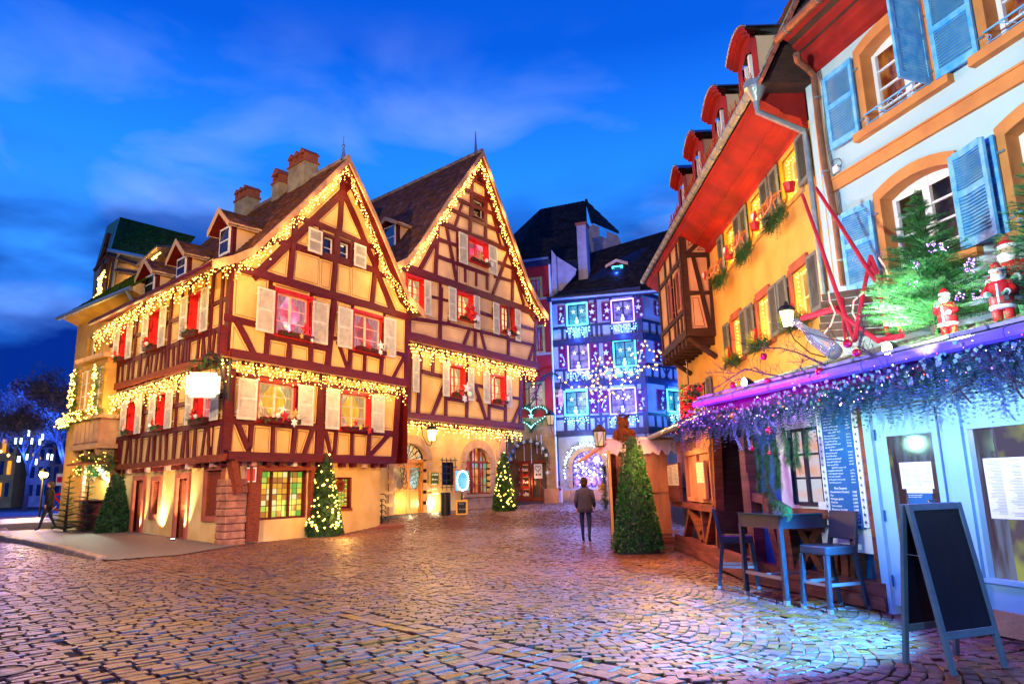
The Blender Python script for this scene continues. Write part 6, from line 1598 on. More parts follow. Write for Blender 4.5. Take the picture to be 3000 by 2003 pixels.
a2 = WP.uz('N', 670, 385); b2 = WP.uz('N', 835, 1000); c2 = WP.uz('N', 1240, 80)
a3 = WP.uz('M', 1510, -60); b3 = WP.uz('M', 1620, 470)
wid = W6[0][1] - W6[0][0]
W6.append((a2[0] - wid, a2[0], W6[0][2] - 2.47, W6[0][3] - 2.47))
u3 = a3[0]; W6.append((u3 - wid, u3, W6[0][2], W6[0][3])); 
a4 = WP.uz('N', 1760, 100); W6.append((a4[0] - wid, a4[0], W6[1][2], W6[1][3]))
polys = [[(-9, 0), (eW, 0), (eW, zT), (-9, zT)]]
holes = [arched_window(WP, r, .12, .1, None, '') for r in W6]
arch_wall(h6, WP, polys[0], holes, m_pblue, 'wall')
def band(pl, z, h, d, m_, nm): b = MB(); b.pbox(pl, -9, e0 - .02, z, z + h, 0, d); b.pbox(pl, -9, e0 - .02, z + h, z + h + .03, 0, d * 1.35); mk(nm, b, m_, h6)
zb0 = WP.uz('N', 300, 260)[1]; band(WP, zb0 - .1, .20, .06, m_orst, 'string_course')
for i, r in enumerate(W6):
  u0, u1, z0, z1 = r; H_ = arched_window(WP, r, .12, .1, None, '')
  b = MB(); k = len(H_); D_ = .24
  b.add([WP.P(u, z, .01) for u, z in H_] + [WP.P(u, z, -D_) for u, z in H_], [(j, (j + 1) % k, k + (j + 1) % k, k + j) for j in range(k)])
  w = mk('window', b, m_orst, h6)
  arch_s = [(u0 - .13, z0)] + [(u0 - .13 + (u1 - u0 + .26) * j / 8, z1 + .14 + .16 * (1 - (2 * j / 8 - 1) ** 2)) for j in range(9)] + [(u1 + .13, z0)]
  b = MB(); pv = [[WP.P(u, z, .05) for u, z in arch_s], [WP.P(u, z, .05) for u, z in H_]]; b.add([v for p in pv for v in p], tessellate_polygon(pv))
  k = len(arch_s); b.add([WP.P(u, z, 0) for u, z in arch_s] + [WP.P(u, z, .05) for u, z in arch_s], [(j, (j + 1) % k, k + (j + 1) % k, k + j) for j in range(k)]); b.add([WP.P(u, z, 0) for u, z in H_] + [WP.P(u, z, .05) for u, z in H_], [(j, (j + 1) % 11, 11 + (j + 1) % 11, 11 + j) for j in range(11)])
  mk('stone_surround', b, m_orst, w)
  b = MB(); b.pbox(WP, u0 - .28, u1 + .28, z0 - .13, z0 - .001, -.05, .12); mk('sill', b, m_orst, w)
  g = MB(); g.add([WP.P(u0 - .9, z0 - .5, -D_ - .4), WP.P(u1 + .9, z0 - .5, -D_ - .4), WP.P(u1 + .9, z1 + .9, -D_ - .4), WP.P(u0 - .9, z1 + .9, -D_ - .4)], [(0, 1, 2, 3)]); mk('room_behind', g, m_wood_int if i in (0, 2) else m_room_dk, w)
  f = MB(); e = .07; um = (u0 + u1) / 2
  for q in ((u0, u0 + e, z0, z1), (u1 - e, u1, z0, z1), (um - .06, um + .06, z0, z1 + .1)): f.pbox(WP, *q, -D_, -D_ + .06)
  f.pbox(WP, u0, u1, z0, z0 + e, -D_, -D_ + .055); hd = [(u0, z1 - .05)] + H_[1:-1] + [(u1, z1 - .05)]; vv = [WP.P(u, z, -D_ + .05) for u, z in hd]; f.add(vv, tessellate_polygon([vv]))
  for j in (1, 2, 3): z = z0 + (z1 - z0) * j / 4; f.pbox(WP, u0 + e, u1 - e, z - .015, z + .015, -D_ + .005, -D_ + .04)
  mk('window_frame', f, m_white, w)
  for s_ in range(2):
    for j in range(4):
      ua, ub = (u0 + e, um - .06) if s_ == 0 else (um + .06, u1 - e); f = MB(); f.add([WP.P(ua, z0 + (z1 - z0) * j / 4 + .016, -D_ + .012), WP.P(ub, z0 + (z1 - z0) * j / 4 + .016, -D_ + .012), WP.P(ub, z0 + (z1 - z0) * (j + 1) / 4 - .016, -D_ + .012), WP.P(ua, z0 + (z1 - z0) * (j + 1) / 4 - .016, -D_ + .012)], [(0, 1, 2, 3)])
      mk('pane', f, m_glass, w)
  # iron balconet
  if i != 1:
    b = MB(); ya, yb = WP.P(u0 - .02, z0 + .2, .10), WP.P(u1 + .02, z0 + .2, .10); b.tube([ya, yb], .014, 6); b.tube([WP.P(u0, z0 + .03, .10), WP.P(u1, z0 + .03, .10)], .008, 5)
    for sg in (-1, 1):
      c = WP.P(um + sg * .09, z0 + .11, .11); b.tube([c + WP.u * ((.07 - .006 * t) * math.cos(t * .8) * sg) + Vector((0, 0, (.07 - .006 * t) * math.sin(t * .8))) for t in range(11)], .006, 4)
      c = WP.P(um + sg * (u1 - u0) * .46, z0 + .08, .11); b.tube([c + WP.u * ((.05 - .004 * t) * math.cos(t * .8) * sg) + Vector((0, 0, (.05 - .004 * t) * math.sin(t * .8))) for t in range(10)], .006, 4)
      b.tube([WP.P(um + sg * .2, z0 + .05, .1), WP.P(um + sg * .42, z0 + .19, .1)], .006, 4)
    mk('balconet', b, m_bshut, w)
# shutters hinged at any angle: each slat its own piece
def hinged(root, pl, uh, z0, z1, wd, ang, sgn, mt, slats=26, label=None):
  """hinge at u=uh; ang 0 = flat on the wall away from the opening, 90 = square to the wall"""
  a = math.radians(ang); X = pl.u * (sgn * math.cos(a)) + pl.n * math.sin(a); Nn = (pl.n * math.cos(a) - pl.u * (sgn * math.sin(a))); Zv = Vector((0, 0, 1)); O = pl.P(uh, 0, .07)
  def bx(b, x0, x1, za_, zb2, t0, t1, tilt=0.0):
    b.box8([O + X * x + Nn * t + Zv * z for z, sh in ((za_, 0), (zb2, 0)) for x, t in ((x0, t0), (x1, t0), (x1, t1), (x0, t1))])
  b = MB(); st = .07; T = .04
  bx(b, .01, st, z0, z1, 0, T); bx(b, wd - st, wd, z0, z1 - .03 * 1, 0, T); bx(b, st, wd - st, z0, z0 + .10, .002, T - .002); bx(b, st, wd - st, z1 - .10, z1 - .005, .002, T - .002); zm = z0 + (z1 - z0) * .52; bx(b, st, wd - st, zm, zm + .08, .002, T - .002)
  s = mk('shutter', b, mt, root, label=label)
  c = MB(); 
  for z in (z0 + .2, z1 - .25): c.box(O + Zv * z - X * .03, .10, .02, .03, (X, Nn, Zv))
  mk('hinge', c, m_zincg, s)
  hs = 0
  for za_, zb2, n in ((z0 + .10, zm, int(slats * .52)), (zm + .08, z1 - .10, int(slats * .48))):
    h = (zb2 - za_) / n
    for j in range(n):
      q = MB(); zz = za_ + j * h
      q.box8([O + X * x + Nn * t + Zv * z for x, t, z in ((st, T * .98, zz), (wd - st, T * .98, zz), (wd - st, T * .98, zz + .009), (st, T * .98, zz + .009), (st, .004, zz + h * .95), (wd - st, .004, zz + h * .95), (wd - st, .004, zz + h * .95 + .009), (st, .004, zz + h * .95 + .009))])
      mk('slat', q, mt, s)
for i, r in enumerate(W6):
  zz0, zz1 = r[2] - .02, r[3] + .05; wd = (r[1] - r[0]) / 2 + .02
  if i == 0: hinged(h6, WP, r[1] + .14, zz0, zz1, wd, 3, 1, m_bshut); hinged(h6, WP, r[0] - .02, zz0, zz1, wd, 84, -1, m_bshut, label='blue shutter swung out square to the wall')
  if i == 1: hinged(h6, WP, r[1] + .14, zz0, zz1, wd, 6, 1, m_bshut); hinged(h6, WP, r[0] - .10, zz0, zz1, wd, 14, -1, m_bshut)
  if i == 2: hinged(h6, WP, r[1] + .12, zz0, zz1, wd, 3, 1, m_bshut)
  if i == 3: hinged(h6, WP, r[1] + .10, zz0, zz1, wd, 6, 1, m_bshut)
# eaves, gutter, roof
prof = [(0, zT), (.12, zT + .04), (.14, zT + .14), (.24, zT + .2), (.28, zT + .24), (.30, zT + .34), (.44, zT + .42), (.47, zT + .5), (.62, zT + .56)]
b = MB(); n = len(prof); b.add([WP.P(e0, z, d) for d, z in prof] + [WP.P(-9, z, d) for d, z in prof], [(i, i + 1, n + i + 1, n + i) for i in range(n - 1)]); mk('eaves_cove', b, m_soff, h6)
b = MB(); b.tube([WP.P(e0 + .1, zT + .62, .66), WP.P(-9, zT + .62, .66)], .08, 10); mk('gutter', b, m_copper, h6)
b = MB()
for i in range(12): u = e0 - .2 - i * .8; b.tube([WP.P(u, zT + .62, .66), WP.P(u - .015, zT + .62, .66)], .092, 10)
mk('gutter_brackets', b, m_zincg, h6)
tile_rows(h6, [(WP.P(e0, zT + .64, .62), WP.P(-9, zT + .64, .62), WP.P(-9, zT + 4.2, -2.0), WP.P(e0, zT + 4.2, -2.0))], m_tiledk, .2, .16)
b = MB(); b.prism([WP.P(e0, zT, -.1), WP.P(e0, zT + .58, .6), WP.P(e0, zT + 4.1, -2.1), WP.P(e0, zT, -2.1)], WP.u * -10); mk('roof_deck', b, m_brown, h6)
core = MB(); core.prism([WP.P(e0, 0, -.8), WP.P(-9, 0, -.8), WP.P(-9, 0, -4), WP.P(e0, 0, -4)], (0, 0, zT)); mk('core_wall', core, m_pblue, h6)
b = MB()
for k in range(3):
  b.tube([at(WP, 'H', 1600 + k * 14, 610, .03), at(WP, 'H', 1660 + k * 8, 800, .03), at(WP, 'N', 205 + k * 9, -80, .03), at(WP, 'N', 290 + k * 12, 350, .03), at(WP, 'N', 380 + k * 12, 1100, .03)], .006, 4)
b.tube([at(WP, 'N', x, y, .08) for x, y in ((245, 90), (270, 50), (310, 40), (335, 75), (320, 110), (290, 100))], .007, 4); mk('cables', b, m_dark, h6)
b = MB(); c = at(WP, 'N', 285, 130, .05); b.box(c, .12, .05, .12, (WP.u, WP.n, Vector((0, 0, 1)))); mk('junction_box', b, m_white, h6)
# ------------------------------------------------------------------ stall front along the right-hand side
SP = Plane(3.47, 10.91, -15); CH = Plane(3.53, 12.85, 1.8)
ZV = Vector((0, 0, 1))
m_pale = mat('pale_blue_paint', (.22, .46, .66), (.28, .54, .72), 1.5, .35, .08, 30)
m_slate = mat('blue_slate_board', (.012, .09, .24), (.02, .12, .30), 2, .35)
m_maroon = mat('maroon_panel', (.10, .006, .02), (.07, .005, .014), 2, .7)
m_fascia = mat('gutter_paint', (.12, .08, .20), (.09, .06, .16), 4, .3, .1, 20, metal=.2)
m_rooft = mat('stall_roof_tile', (.22, .20, .16), (.12, .11, .09), 4, .7, .4, 30, isl=.3)
m_alu = mat('brushed_steel', (.6, .6, .62), rough=.3, metal=.9)
m_bluecl = mat('blue_panel', (.03, .14, .34), (.04, .18, .42), 1.2, .6)
g_in = glow('bright_room', (.30, .50, .60), .8, (.75, .40, .20), 3)
st = thing('market_stall', 'long wooden stall with pale blue shop front and tiled lean-to roof', 'stall', SP.P(-2, 0))
zG = 2.62
def S(z_, x, y, d=0.0): return at(SP, z_, x, y, d)
uG0 = SP.uz('T', 0, 670, .4)[0]; zG = SP.uz('T', 0, 670, .4)[1]
# back board wall
def pboard(root, pl, u0, u1, z0, z1, d0, d1, m_, nm): b = MB(); b.pbox(pl, u0, u1, z0, z1, d0, d1); return mk(nm, b, m_, root)
pboard(st, SP, -2.70, 0.02, .28, zG, -.16, -.12, m_bluecl, 'back_board')
# stout posts and braces of old timber
def obeam(root, z_, x0, y0, x1, y1, w, mt, d0=-.1, d1=.03, nm='post', pl=None):
  pl = pl or SP; return timber(root, pl, pl.uz(z_, x0, y0), pl.uz(z_, x1, y1), w, mt, d0, d1, nm, .008)
m_old = mat('old_oak', (.26, .07, .025), (.12, .03, .012), 3, .6, .6, 30, stretch=(1, 1, 6))
obeam(st, 'P', 500, -60, 600, 960, .15, m_woodr, -.1, .06); obeam(st, 'T', 375, 940, 430, 1568, .14, m_woodr, -.1, .062)
obeam(st, 'P', 660, 150, 850, 920, .13, m_old); obeam(st, 'P', 880, 380, 960, 960, .16, m_old); obeam(st, 'P', 1020, 480, 1290, 1000, .12, m_old, -.1, .02, 'brace'); obeam(st, 'P', 1250, 450, 980, 1010, .12, m_old, -.1, .01, 'brace')
obeam(st, 'P', 1400, 700, 1400, 1040, .14, m_old); obeam(st, 'P', 1500, 780, 1520, 1050, .12, m_old); obeam(st, 'P', 1600, 620, 1600, 1080, .09, m_old)
obeam(st, 'P', 540, 190, 680, 215, .12, m_woodr, -.1, .05, 'rail'); obeam(st, 'P', 700, 430, 1290, 500, .14, m_old, -.1, .04, 'rail')
for j in range(2):
  pboard(st, SP, -2.72, -.02, .02 + j * .15, .165 + j * .15, -.08, .10 - j * .03, m_woodr, 'base_plank')
  pboard(st, CH, -1.75, 3.72, .02 + j * .16, .175 + j * .16, -.08, .08 - j * .03, m_woodr, 'base_plank')
# small paned window
wr = SP.rect('T', 750, 1085, 1045, 1510); pboard(st, SP, wr[0] - .10, wr[1] + .35, wr[2] - .10, zG, -.10, -.06, m_white, 'side_panel')
ws = window(st, SP.off(.0), (wr[0], wr[1], wr[2], 2.15), [glow('curtain_pane', (.75, .78, .95), .75, (1.0, .50, .38), 1.2, stretch=(.5, .5, 3))], m_navy, m_navy, .05, 2, 3, double=True, mull=.035)
pboard(st, SP, wr[0] - .12, wr[1] + .2, wr[2] - .16, wr[2] - .05, -.05, .10, m_old, 'ledge')
# menu slate with patterned borders
mb_ = SP.rect('T', 1040, 800, 1300, 1900); m0, m1 = SP.uz('P', 1720, 515)[0], SP.uz('T', 1050, 900)[0]
z_bot = SP.uz('P', 1730, 520)[1]
men = thing('menu_board', 'tall blue slate menu board with white handwriting and patterned white borders', 'menu board', SP.P((m0 + m1) / 2, z_bot, .08))
pboard(men, SP, m0, m1, z_bot, 2.35, .02, .05, m_slate, 'slate')
for u0, u1 in ((m0 - .085, m0 - .002), (m1 + .002, m1 + .085)):
  o = pboard(men, SP, u0, u1, z_bot + .02, 2.35, .02, .055, m_white, 'border')
  b = MB(); z = z_bot + .08
  while z < 2.3:
    c = SP.P((u0 + u1) / 2, z, .057)
    for r_ in (.018, .010): b.lathe(c, [(r_, 0), (r_, .003), (r_ - .004, .003), (r_ - .004, 0)], 8, 0, (SP.u, ZV, SP.n))
    for k in range(6):
      a = k * math.pi / 3; b.tube([c + SP.u * (.022 * math.cos(a)) + ZV * (.022 * math.sin(a)), c + SP.u * (.034 * math.cos(a + .3)) + ZV * (.045 * math.sin(a + .3))], .0022, 3, cap=False)
    z += .085
  mk('border_pattern', b, bpy.data.materials['zinc'], o, kind='stuff')
m_chalk = mat('chalk_white', (.85, .88, .9), rough=.8)
TM = Matrix((-SP.u, ZV, SP.n)).transposed().to_4x4()
def write(parent, pl, text, u, z, size, m_, d=.053, flip=None, align='LEFT', nm='lettering'):
  cu = bpy.data.curves.new(nm, 'FONT'); cu.body = text; cu.size = size; cu.align_x = align; cu.extrude = .0008; cu.resolution_u = 3
  to = bpy.data.objects.new(nm, cu); me = to.to_mesh().copy(); bpy.data.objects.remove(to); me.materials.clear(); me.materials.append(m_)
  o = bpy.data.objects.new(nm, me); COL.objects.link(o); o['kind'] = 'stuff'
  X = pl.u if pl.u.cross(ZV).dot(pl.n) > 0 else -pl.u
  M_ = Matrix((X, ZV, X.cross(ZV))).transposed().to_4x4(); M_.translation = pl.P(u, z, d) - ORG[parent.name]
  o.parent = parent; o.matrix_local = M_; return o
def scribble(b, pl, u, z, w, h, d, sgn, r_=.0022):
  n = max(3, int(w / (h * .38))); p = [pl.P(u + sgn * w * i / n, z + (h * U(.0, .35) if i % 2 else h * U(.5, 1.0)), d) for i in range(n + 1)]; b.tube(p, r_, 3, cap=False)
lines = [('Nos Desserts', .25, '', 1), ('Glaces/sorbet (3 boules)', .05, '7,00€', 0), ('Flan', .05, '3,50€', 0), ('Meringue glacée', .05, '6,90€', 0), ('Petit flan', .05, '6,80€', 0), ('Tarte maison', .05, '6,90€', 0), ('Mousse au chocolat', .05, '6,00€', 0), ('Café ou chocolat liégeois', .05, '8,90€', 0), ('Coupe maison', .05, '8,90€', 0), ('La coupe des halles', .05, '8,90€', 0), ('Le café gourmand', .05, '15,90€', 0)]
z = SP.uz('P', 1420, 112)[1]; 
for i, (tx, dx, pr, hd) in enumerate(lines):
  write(men, SP, tx, m1 - .03 - (.08 if hd else 0), z, .040 if hd else .034, m_chalk)
  if pr: write(men, SP, pr, m0 + .13, z, .034, m_chalk)
  z -= .042
b = MB(); z = SP.uz('P', 1420, 112)[1] + .07; k = 0
while z < 2.25:
  k += 1
  if k % 6: scribble(b, SP, m1 - .03, z, U(.16, .30), .022, .053, -1); scribble(b, SP, m0 + .12, z, .075, .022, .053, -1)
  else: scribble(b, SP, m1 - .11, z, U(.2, .26), .024, .053, -1)
  z += .036
mk('handwriting', b, m_chalk, men, kind='stuff')
pz0 = SP.uz('P', 1840, 780)[1]; pboard(st, SP, SP.uz('P', 1840, 780)[0], SP.uz('P', 1250, 500)[0], pz0, z_bot + .3, -.02, .02, m_white, 'white_panel')
pboard(st, SP, SP.uz('P', 1870, 900)[0] - .05, SP.uz('P', 1870, 900)[0] + .06, .25, 2.3, -.05, .05, m_old, 'post')
# blue door and shop window
du0, du1 = -3.72, -2.66
for u0, u1, z0, z1, nm in ((-2.78, -2.66, .0, 2.42, 'door_post'), (-3.98, -3.80, .28, 2.42, 'door_post'), (-5.6, -2.66, 2.28, 2.62, 'header_board')):
  pboard(st, SP, u0, u1, z0, z1, -.05, .06, m_pale, nm)
gtl = SP.uz('X', 320, 1030); gtr = SP.uz('X', 735, 995); gbl = SP.uz('O', 360, 200)
dr = MB(); polys = [[SP.P(u, z, .03) for u, z in ((-2.80, .10), (-2.80, 2.26), (-3.78, 2.26), (-3.78, .10))], [SP.P(u, z, .03) for u, z in ((gtl[0], .75), (gtl[0], gtl[1]), (gtr[0], gtl[1]), (gtr[0], .75))]]
dr.add([v for p in polys for v in p], tessellate_polygon(polys)); door = mk('door', dr, m_pale, st)
pboard(door, SP, gtr[0], gtl[0], .75, gtl[1], -.01, .0, m_glass, 'door_glass')
for z in (.3, 1.0, 1.9): b = MB(); b.tube([SP.P(-2.82, z, .05), SP.P(-2.82, z + .12, .05)], .012, 6); mk('hinge', b, m_slate, door)
b = MB(); b.tube([SP.P(-3.70, .3, .05), SP.P(-3.70, 2.2, .05)], .010, 4); mk('seal', b, m_slate, door)
pboard(st, SP, gtr[0] - .05, gtl[0] + .75, .02, 2.5, -.75, -.72, glow('stall_room', (.10, .05, .06), .6, (.22, .28, .50), 3.0, stretch=(3, 3, .4)), 'inner_wall')
wl = SP.uz('X', 1050, 965); wlb = SP.uz('O', 1070, 760); wu0 = wl[0] - 1.9
dr = MB(); polys = [[SP.P(u, z, .02) for u, z in ((-3.98, .22), (-3.98, 2.3), (-6.2, 2.3), (-6.2, .22))], [SP.P(u, z, .02) for u, z in ((wl[0], wlb[1]), (wl[0], wl[1]), (wu0, wl[1]), (wu0, wlb[1]))]]
dr.add([v for p in polys for v in p], tessellate_polygon(polys)); swn = mk('shop_window', dr, m_pale, st)
b = MB(); e = .035
for q in ((wl[0] - e, wl[0], wlb[1], wl[1]), (wu0, wl[0], wl[1], wl[1] + e), (wu0, wl[0] + .03, wlb[1] - e * 1.2, wlb[1])): b.pbox(SP, *q, -.02, .05)
mk('window_frame', b, m_pale, swn); pboard(swn, SP, wu0, wl[0], wlb[1], wl[1], -.012, -.004, m_glass, 'glass')
pboard(st, SP, -6.2, -3.9, .02, .24, -.05, .06, m_ysand, 'plinth')
b = MB(); b.add([SP.P(-2.9, .01, -.05), SP.P(-6.2, .01, -.05), SP.P(-6.2, .01, -1.9), SP.P(-2.9, .01, -1.9)], [(0, 1, 2, 3)]); mk('floor_boards', b, m_asph, st)
b = MB(); b.add([SP.P(-.5, .01, -1.9), SP.P(-6.6, .01, -1.9), SP.P(-6.6, 2.6, -1.9), SP.P(-.5, 2.6, -1.9)], [(0, 1, 2, 3)]); mk('inner_wall', b, glow('stall_back_room', (.12, .10, .16), .8, (.40, .45, .12), 1.6, thr=(.5, .62)), st)
lamp('POINT', SP.P(-4.6, 2.0, -1.0), 22, (.9, .85, 1.0), .15, name='room_light')
# papers on door and window
def paper(pl, u0, u1, z0, z1, d, label, rows, sgn, parent=None):
  t = thing('menu_sheet', label, 'menu', pl.P((u0 + u1) / 2, z0, d), 'printed menus on the stall'); b = MB(); b.pbox(pl, u0, u1, z0, z1, d, d + .004); mk('sheet', b, m_white, t)
  b = MB(); w = (u1 - u0)
  for c in range(3):
    z = z1 - .03
    while z > z0 + .03: 
      if R() < .85: b.pbox(pl, u0 + w * (.04 + c * .33), u0 + w * (.04 + c * .33 + U(.12, .27)), z, z + .0035, d + .0045, d + .006)
      z -= .0135
  mk('print', b, bpy.data.materials['zinc'], t, kind='stuff'); return t
a = SP.uz('X', 412, 1270, .04); c = SP.uz('X', 765, 1508, .04); paper(SP, c[0] + .03, a[0] - .01, c[1], a[1], .035, 'printed menu sheet on the glass of the blue door', 40, 1)
a = SP.uz('X', 1168, 1232, .04); paper(SP, a[0] - .62, a[0] - .02, a[1] - .56, a[1], .035, 'large printed menu sheet in the shop window', 40, 1)
a = SP.uz('O', 410, 85, .04); c = SP.uz('O', 608, 190, .04)
nt_ = thing('notice', 'small dark blue notice with white lettering below the door menu', 'notice', SP.P(a[0], c[1], .04)); pboard(nt_, SP, c[0], a[0], c[1] - .01, a[1] - .04, .035, .04, m_slate, 'notice_board')
pboard(nt_, SP, c[0] - .01, a[0] + .01, a[1] - .04, a[1] + .05, .033, .038, m_white, 'notice_sheet')
write(nt_, SP, 'Service de retraits possible', a[0] - .01, a[1] - .065, .017, m_chalk, .042); write(nt_, SP, 'sans réservation et vente', a[0] - .01, a[1] - .085, .017, m_chalk, .042)
# beer table and bench behind the glass
bt = thing('folding_table', 'long folding table behind the shop window glass', 'table', SP.P(-4.9, 0, -1.2)); b = MB(); b.pbox(SP, -6.0, -4.25, .74, .78, -1.4, -.9); mk('table_top', b, m_white, bt)
for u in (-4.4, -5.7): 
  b = MB(); b.tube([SP.P(u, .01, -.95), SP.P(u, .74, -.95)], .02, 5); b.tube([SP.P(u, .01, -1.35), SP.P(u, .74, -1.35)], .02, 5); b.tube([SP.P(u, .2, -1.35), SP.P(u, .7, -.95)], .015, 5); b.tube([SP.P(u, .7, -1.35), SP.P(u, .2, -.95)], .015, 5); mk('leg', b, m_navy, bt)
be = thing('bench', 'yellow wooden bench behind the shop window glass', 'bench', SP.P(-4.6, 0, -.6)); pboard(be, SP, -5.8, -4.2, .42, .46, -.7, -.45, m_wood, 'seat'); pboard(be, SP, -4.45, -4.38, .01, .42, -.65, -.5, m_navy, 'leg'); pboard(be, SP, -5.6, -5.53, .01, .42, -.65, -.5, m_navy, 'leg')
# roof over the blue part
zR = zG + .08
b = MB(); b.tube([SP.P(uG0, zG, .47), SP.P(-6.5, zG, .47)], .065, 10); mk('gutter', b, m_fascia, st)
b = MB()
for i in range(9): u = uG0 - .3 - i * .85; b.tube([SP.P(u, zG, .47), SP.P(u - .012, zG, .47)], .073, 10)
mk('gutter_brackets', b, m_fascia, st)
pboard(st, SP, -6.5, uG0 - .05, zG - .20, zG - .02, .28, .32, m_maroon, 'fascia_board')
tile_rows(st, [(SP.P(uG0, zR, .45), SP.P(-6.6, zR, .45), SP.P(-6.6, zR + .62, -1.9), SP.P(uG0 - .55, zR + .62, -1.9))], m_rooft, .2, .25, jag=.03)
b = MB(); b.prism([SP.P(uG0, zR - .02, .42), SP.P(-6.6, zR - .02, .42), SP.P(-6.6, zR + .58, -1.95), SP.P(uG0 - .5, zR + .58, -1.95)], (0, 0, -.06)); mk('roof_boards', b, m_old, st)
# ------------------------------------------------------------------ wooden chalet part
ch = thing('wooden_chalet', 'warm lit wooden chalet stall with cross braces and tiled roof, behind the tables', 'stall', CH.P(1, 0))
def C(z_, x, y, d=0.0): return at(CH, z_, x, y, d)
def crect(z_, *q): return CH.rect(z_, *q)
# maroon recess
pboard(ch, CH, -1.86, -.10, .05, 2.5, -.55, -.5, m_maroon, 'recess_panel'); pboard(ch, CH, -1.86, -.1, 1.02, 1.12, -.5, -.44, m_brown, 'recess_rail'); pboard(ch, CH, -.28, -.10, .05, 2.5, -.5, .02, m_brown, 'post')
pboard(ch, CH, -1.8, -.3, .05, .34, -.45, -.4, m_woodr, 'base_plank')
pboard(ch, CH, -.08, 3.7, .3, 2.35, -.22, -.18, m_brown, 'back_panel')
x0 = crect('V', 730, 560, 945, 1022)
for i in range(7): w_ = (3.7 + .08) / 7; pboard(ch, CH, -.08 + i * w_, -.08 + (i + 1) * w_ - .012, 1.35 if i > 0 else 1.0, 2.38, -.16, -.12 - .004 * (i % 2), m_wood, 'wall_plank')
for q in ((x0[0], x0[0] + .09, x0[2], 2.1), (x0[1] - .09, x0[1], x0[2], 2.1), (x0[0] + .09, x0[1] - .09, 2.0, 2.1), (x0[0] + .09, x0[1] - .09, x0[2], x0[2] + .08), ((x0[0] + x0[1]) / 2 - .03, (x0[0] + x0[1]) / 2 + .03, x0[2] + .08, 2.0)): pboard(ch, CH, *q, -.1, .02, m_wood, 'shutter_frame')
pboard(ch, CH, x0[0] + .09, x0[1] - .09, x0[2] + .08, 2.0, -.1, -.04, m_wood, 'shutter_panel')
for q in ((790, 1020, 745, 1270), (860, 1020, 890, 1290), (830, 1180, 870, 1290), (960, 1000, 900, 1310), (780, 1070, 860, 1230), (950, 560, 985, 1330)):
  timber(ch, CH, CH.uz('V', q[0], q[1]), CH.uz('V', q[2], q[3]), .10, m_old, -.1, .04, 'brace', .01)
timber(ch, CH, (-.1, 1.0), (3.7, 1.0), .12, m_woodr, -.1, .05, 'rail', .01)
# menu boxes
for i, (q, lb) in enumerate((((592, 750, 708, 1012), 'wooden menu box with two page menu beside the topiary'), ((815, 728, 890, 990), 'narrow wooden menu holder on the chalet shutter'))):
  r = CH.rect('V', *q, d=.1); t = thing('menu_holder', lb, 'menu holder', CH.P(r[0], r[2], .06), 'menu holders on the chalet')
  w_ = r[1] - r[0]; r = (r[0], r[0] + min(w_, 1.3 if i == 0 else .7), r[2], r[3])
  pboard(t, CH, r[0], r[1], r[2], r[3], .04, .10, m_woodr if i == 0 else m_wood, 'board'); hh = r[3] - r[2]
  s_h = pboard(t, CH, r[0] + .03, r[1] - .03, r[2] + hh * .42, r[3] - .03, .101, .106, mat('cream_paper', (.75, .68, .5)) if i == 0 else bpy.data.materials['cream_paper'], 'sheet')
  b = MB(); z = r[3] - .07
  while z > r[2] + hh * .46: b.pbox(CH, r[0] + .07, r[0] + .07 + (r[1] - r[0]) * U(.2, .38), z, z + .006, .106, .108); b.pbox(CH, r[0] + (r[1] - r[0]) * .55, r[0] + (r[1] - r[0]) * U(.7, .88), z, z + .006, .106, .108); z -= .028
  mk('print', b, m_dark, t, kind='stuff')
# roof of the chalet
g0, g1 = CH.uz('V', 395, 590, .4), CH.uz('V', 860, 430, .4)
zc0 = (g0[1] + g1[1]) / 2
b = MB(); b.tube([CH.P(-1.6, zc0, .42), CH.P(4.3, zc0, .42)], .055, 8); mk('gutter', b, m_zinc, ch)
tile_rows(ch, [(CH.P(4.4, zc0 + .04, .40), CH.P(-1.7, zc0 + .04, .40), CH.P(-1.7, zc0 + .75, -1.6), CH.P(4.4, zc0 + .75, -1.6))], m_rooft, .22, .26)
b = MB(); b.prism([CH.P(4.4, zc0, .38), CH.P(-1.7, zc0, .38), CH.P(-1.7, zc0 + .7, -1.6), CH.P(4.4, zc0 + .7, -1.6)], (0, 0, -.06)); mk('roof_boards', b, m_old, ch)
# gable wall of the chalet facing the street
EW = Plane(2.33, 16.95, 88); EW.n = Vector((.035, -1, 0)).normalized(); EW.u = Vector((1, .035, 0)).normalized()
ux0, ux1 = 0.0, 1.32
for i in range(5): w_ = .26; pboard(ch, EW, i * w_ + .02, (i + 1) * w_ + .008, .22, 2.3, -.06, -.02 + .004 * (i % 2), m_wood, 'wall_plank')
for z in (.3, 1.25): pboard(ch, EW, .0, 1.32, z, z + .10, -.02, .02, m_wood, 'wall_rail')
pboard(ch, EW, 1.0, 1.4, .02, .22, -.06, .02, m_woodr, 'base_plank'); pboard(ch, EW, -.12, .06, .0, 2.35, -.1, .06, m_old, 'corner_post')
b = MB(); d_ = Vector((-.12, -.99, 0)).normalized(); p0_ = EW.P(-.13, .05, .06)
b.box8([p0_, p0_ + d_ * 1.1, p0_ + d_ * 1.1 + Vector((.05, 0, 0)), p0_ + Vector((.05, 0, 0)), p0_ + ZV * 2.15, p0_ + d_ * 1.1 + ZV * 2.15, p0_ + d_ * 1.1 + ZV * 2.15 + Vector((.05, 0, 0)), p0_ + ZV * 2.15 + Vector((.05, 0, 0))])
mk('open_leaf', b, mat('golden_board', (.70, .40, .08), (.58, .32, .06), 3, .6, .2, 30), ch)
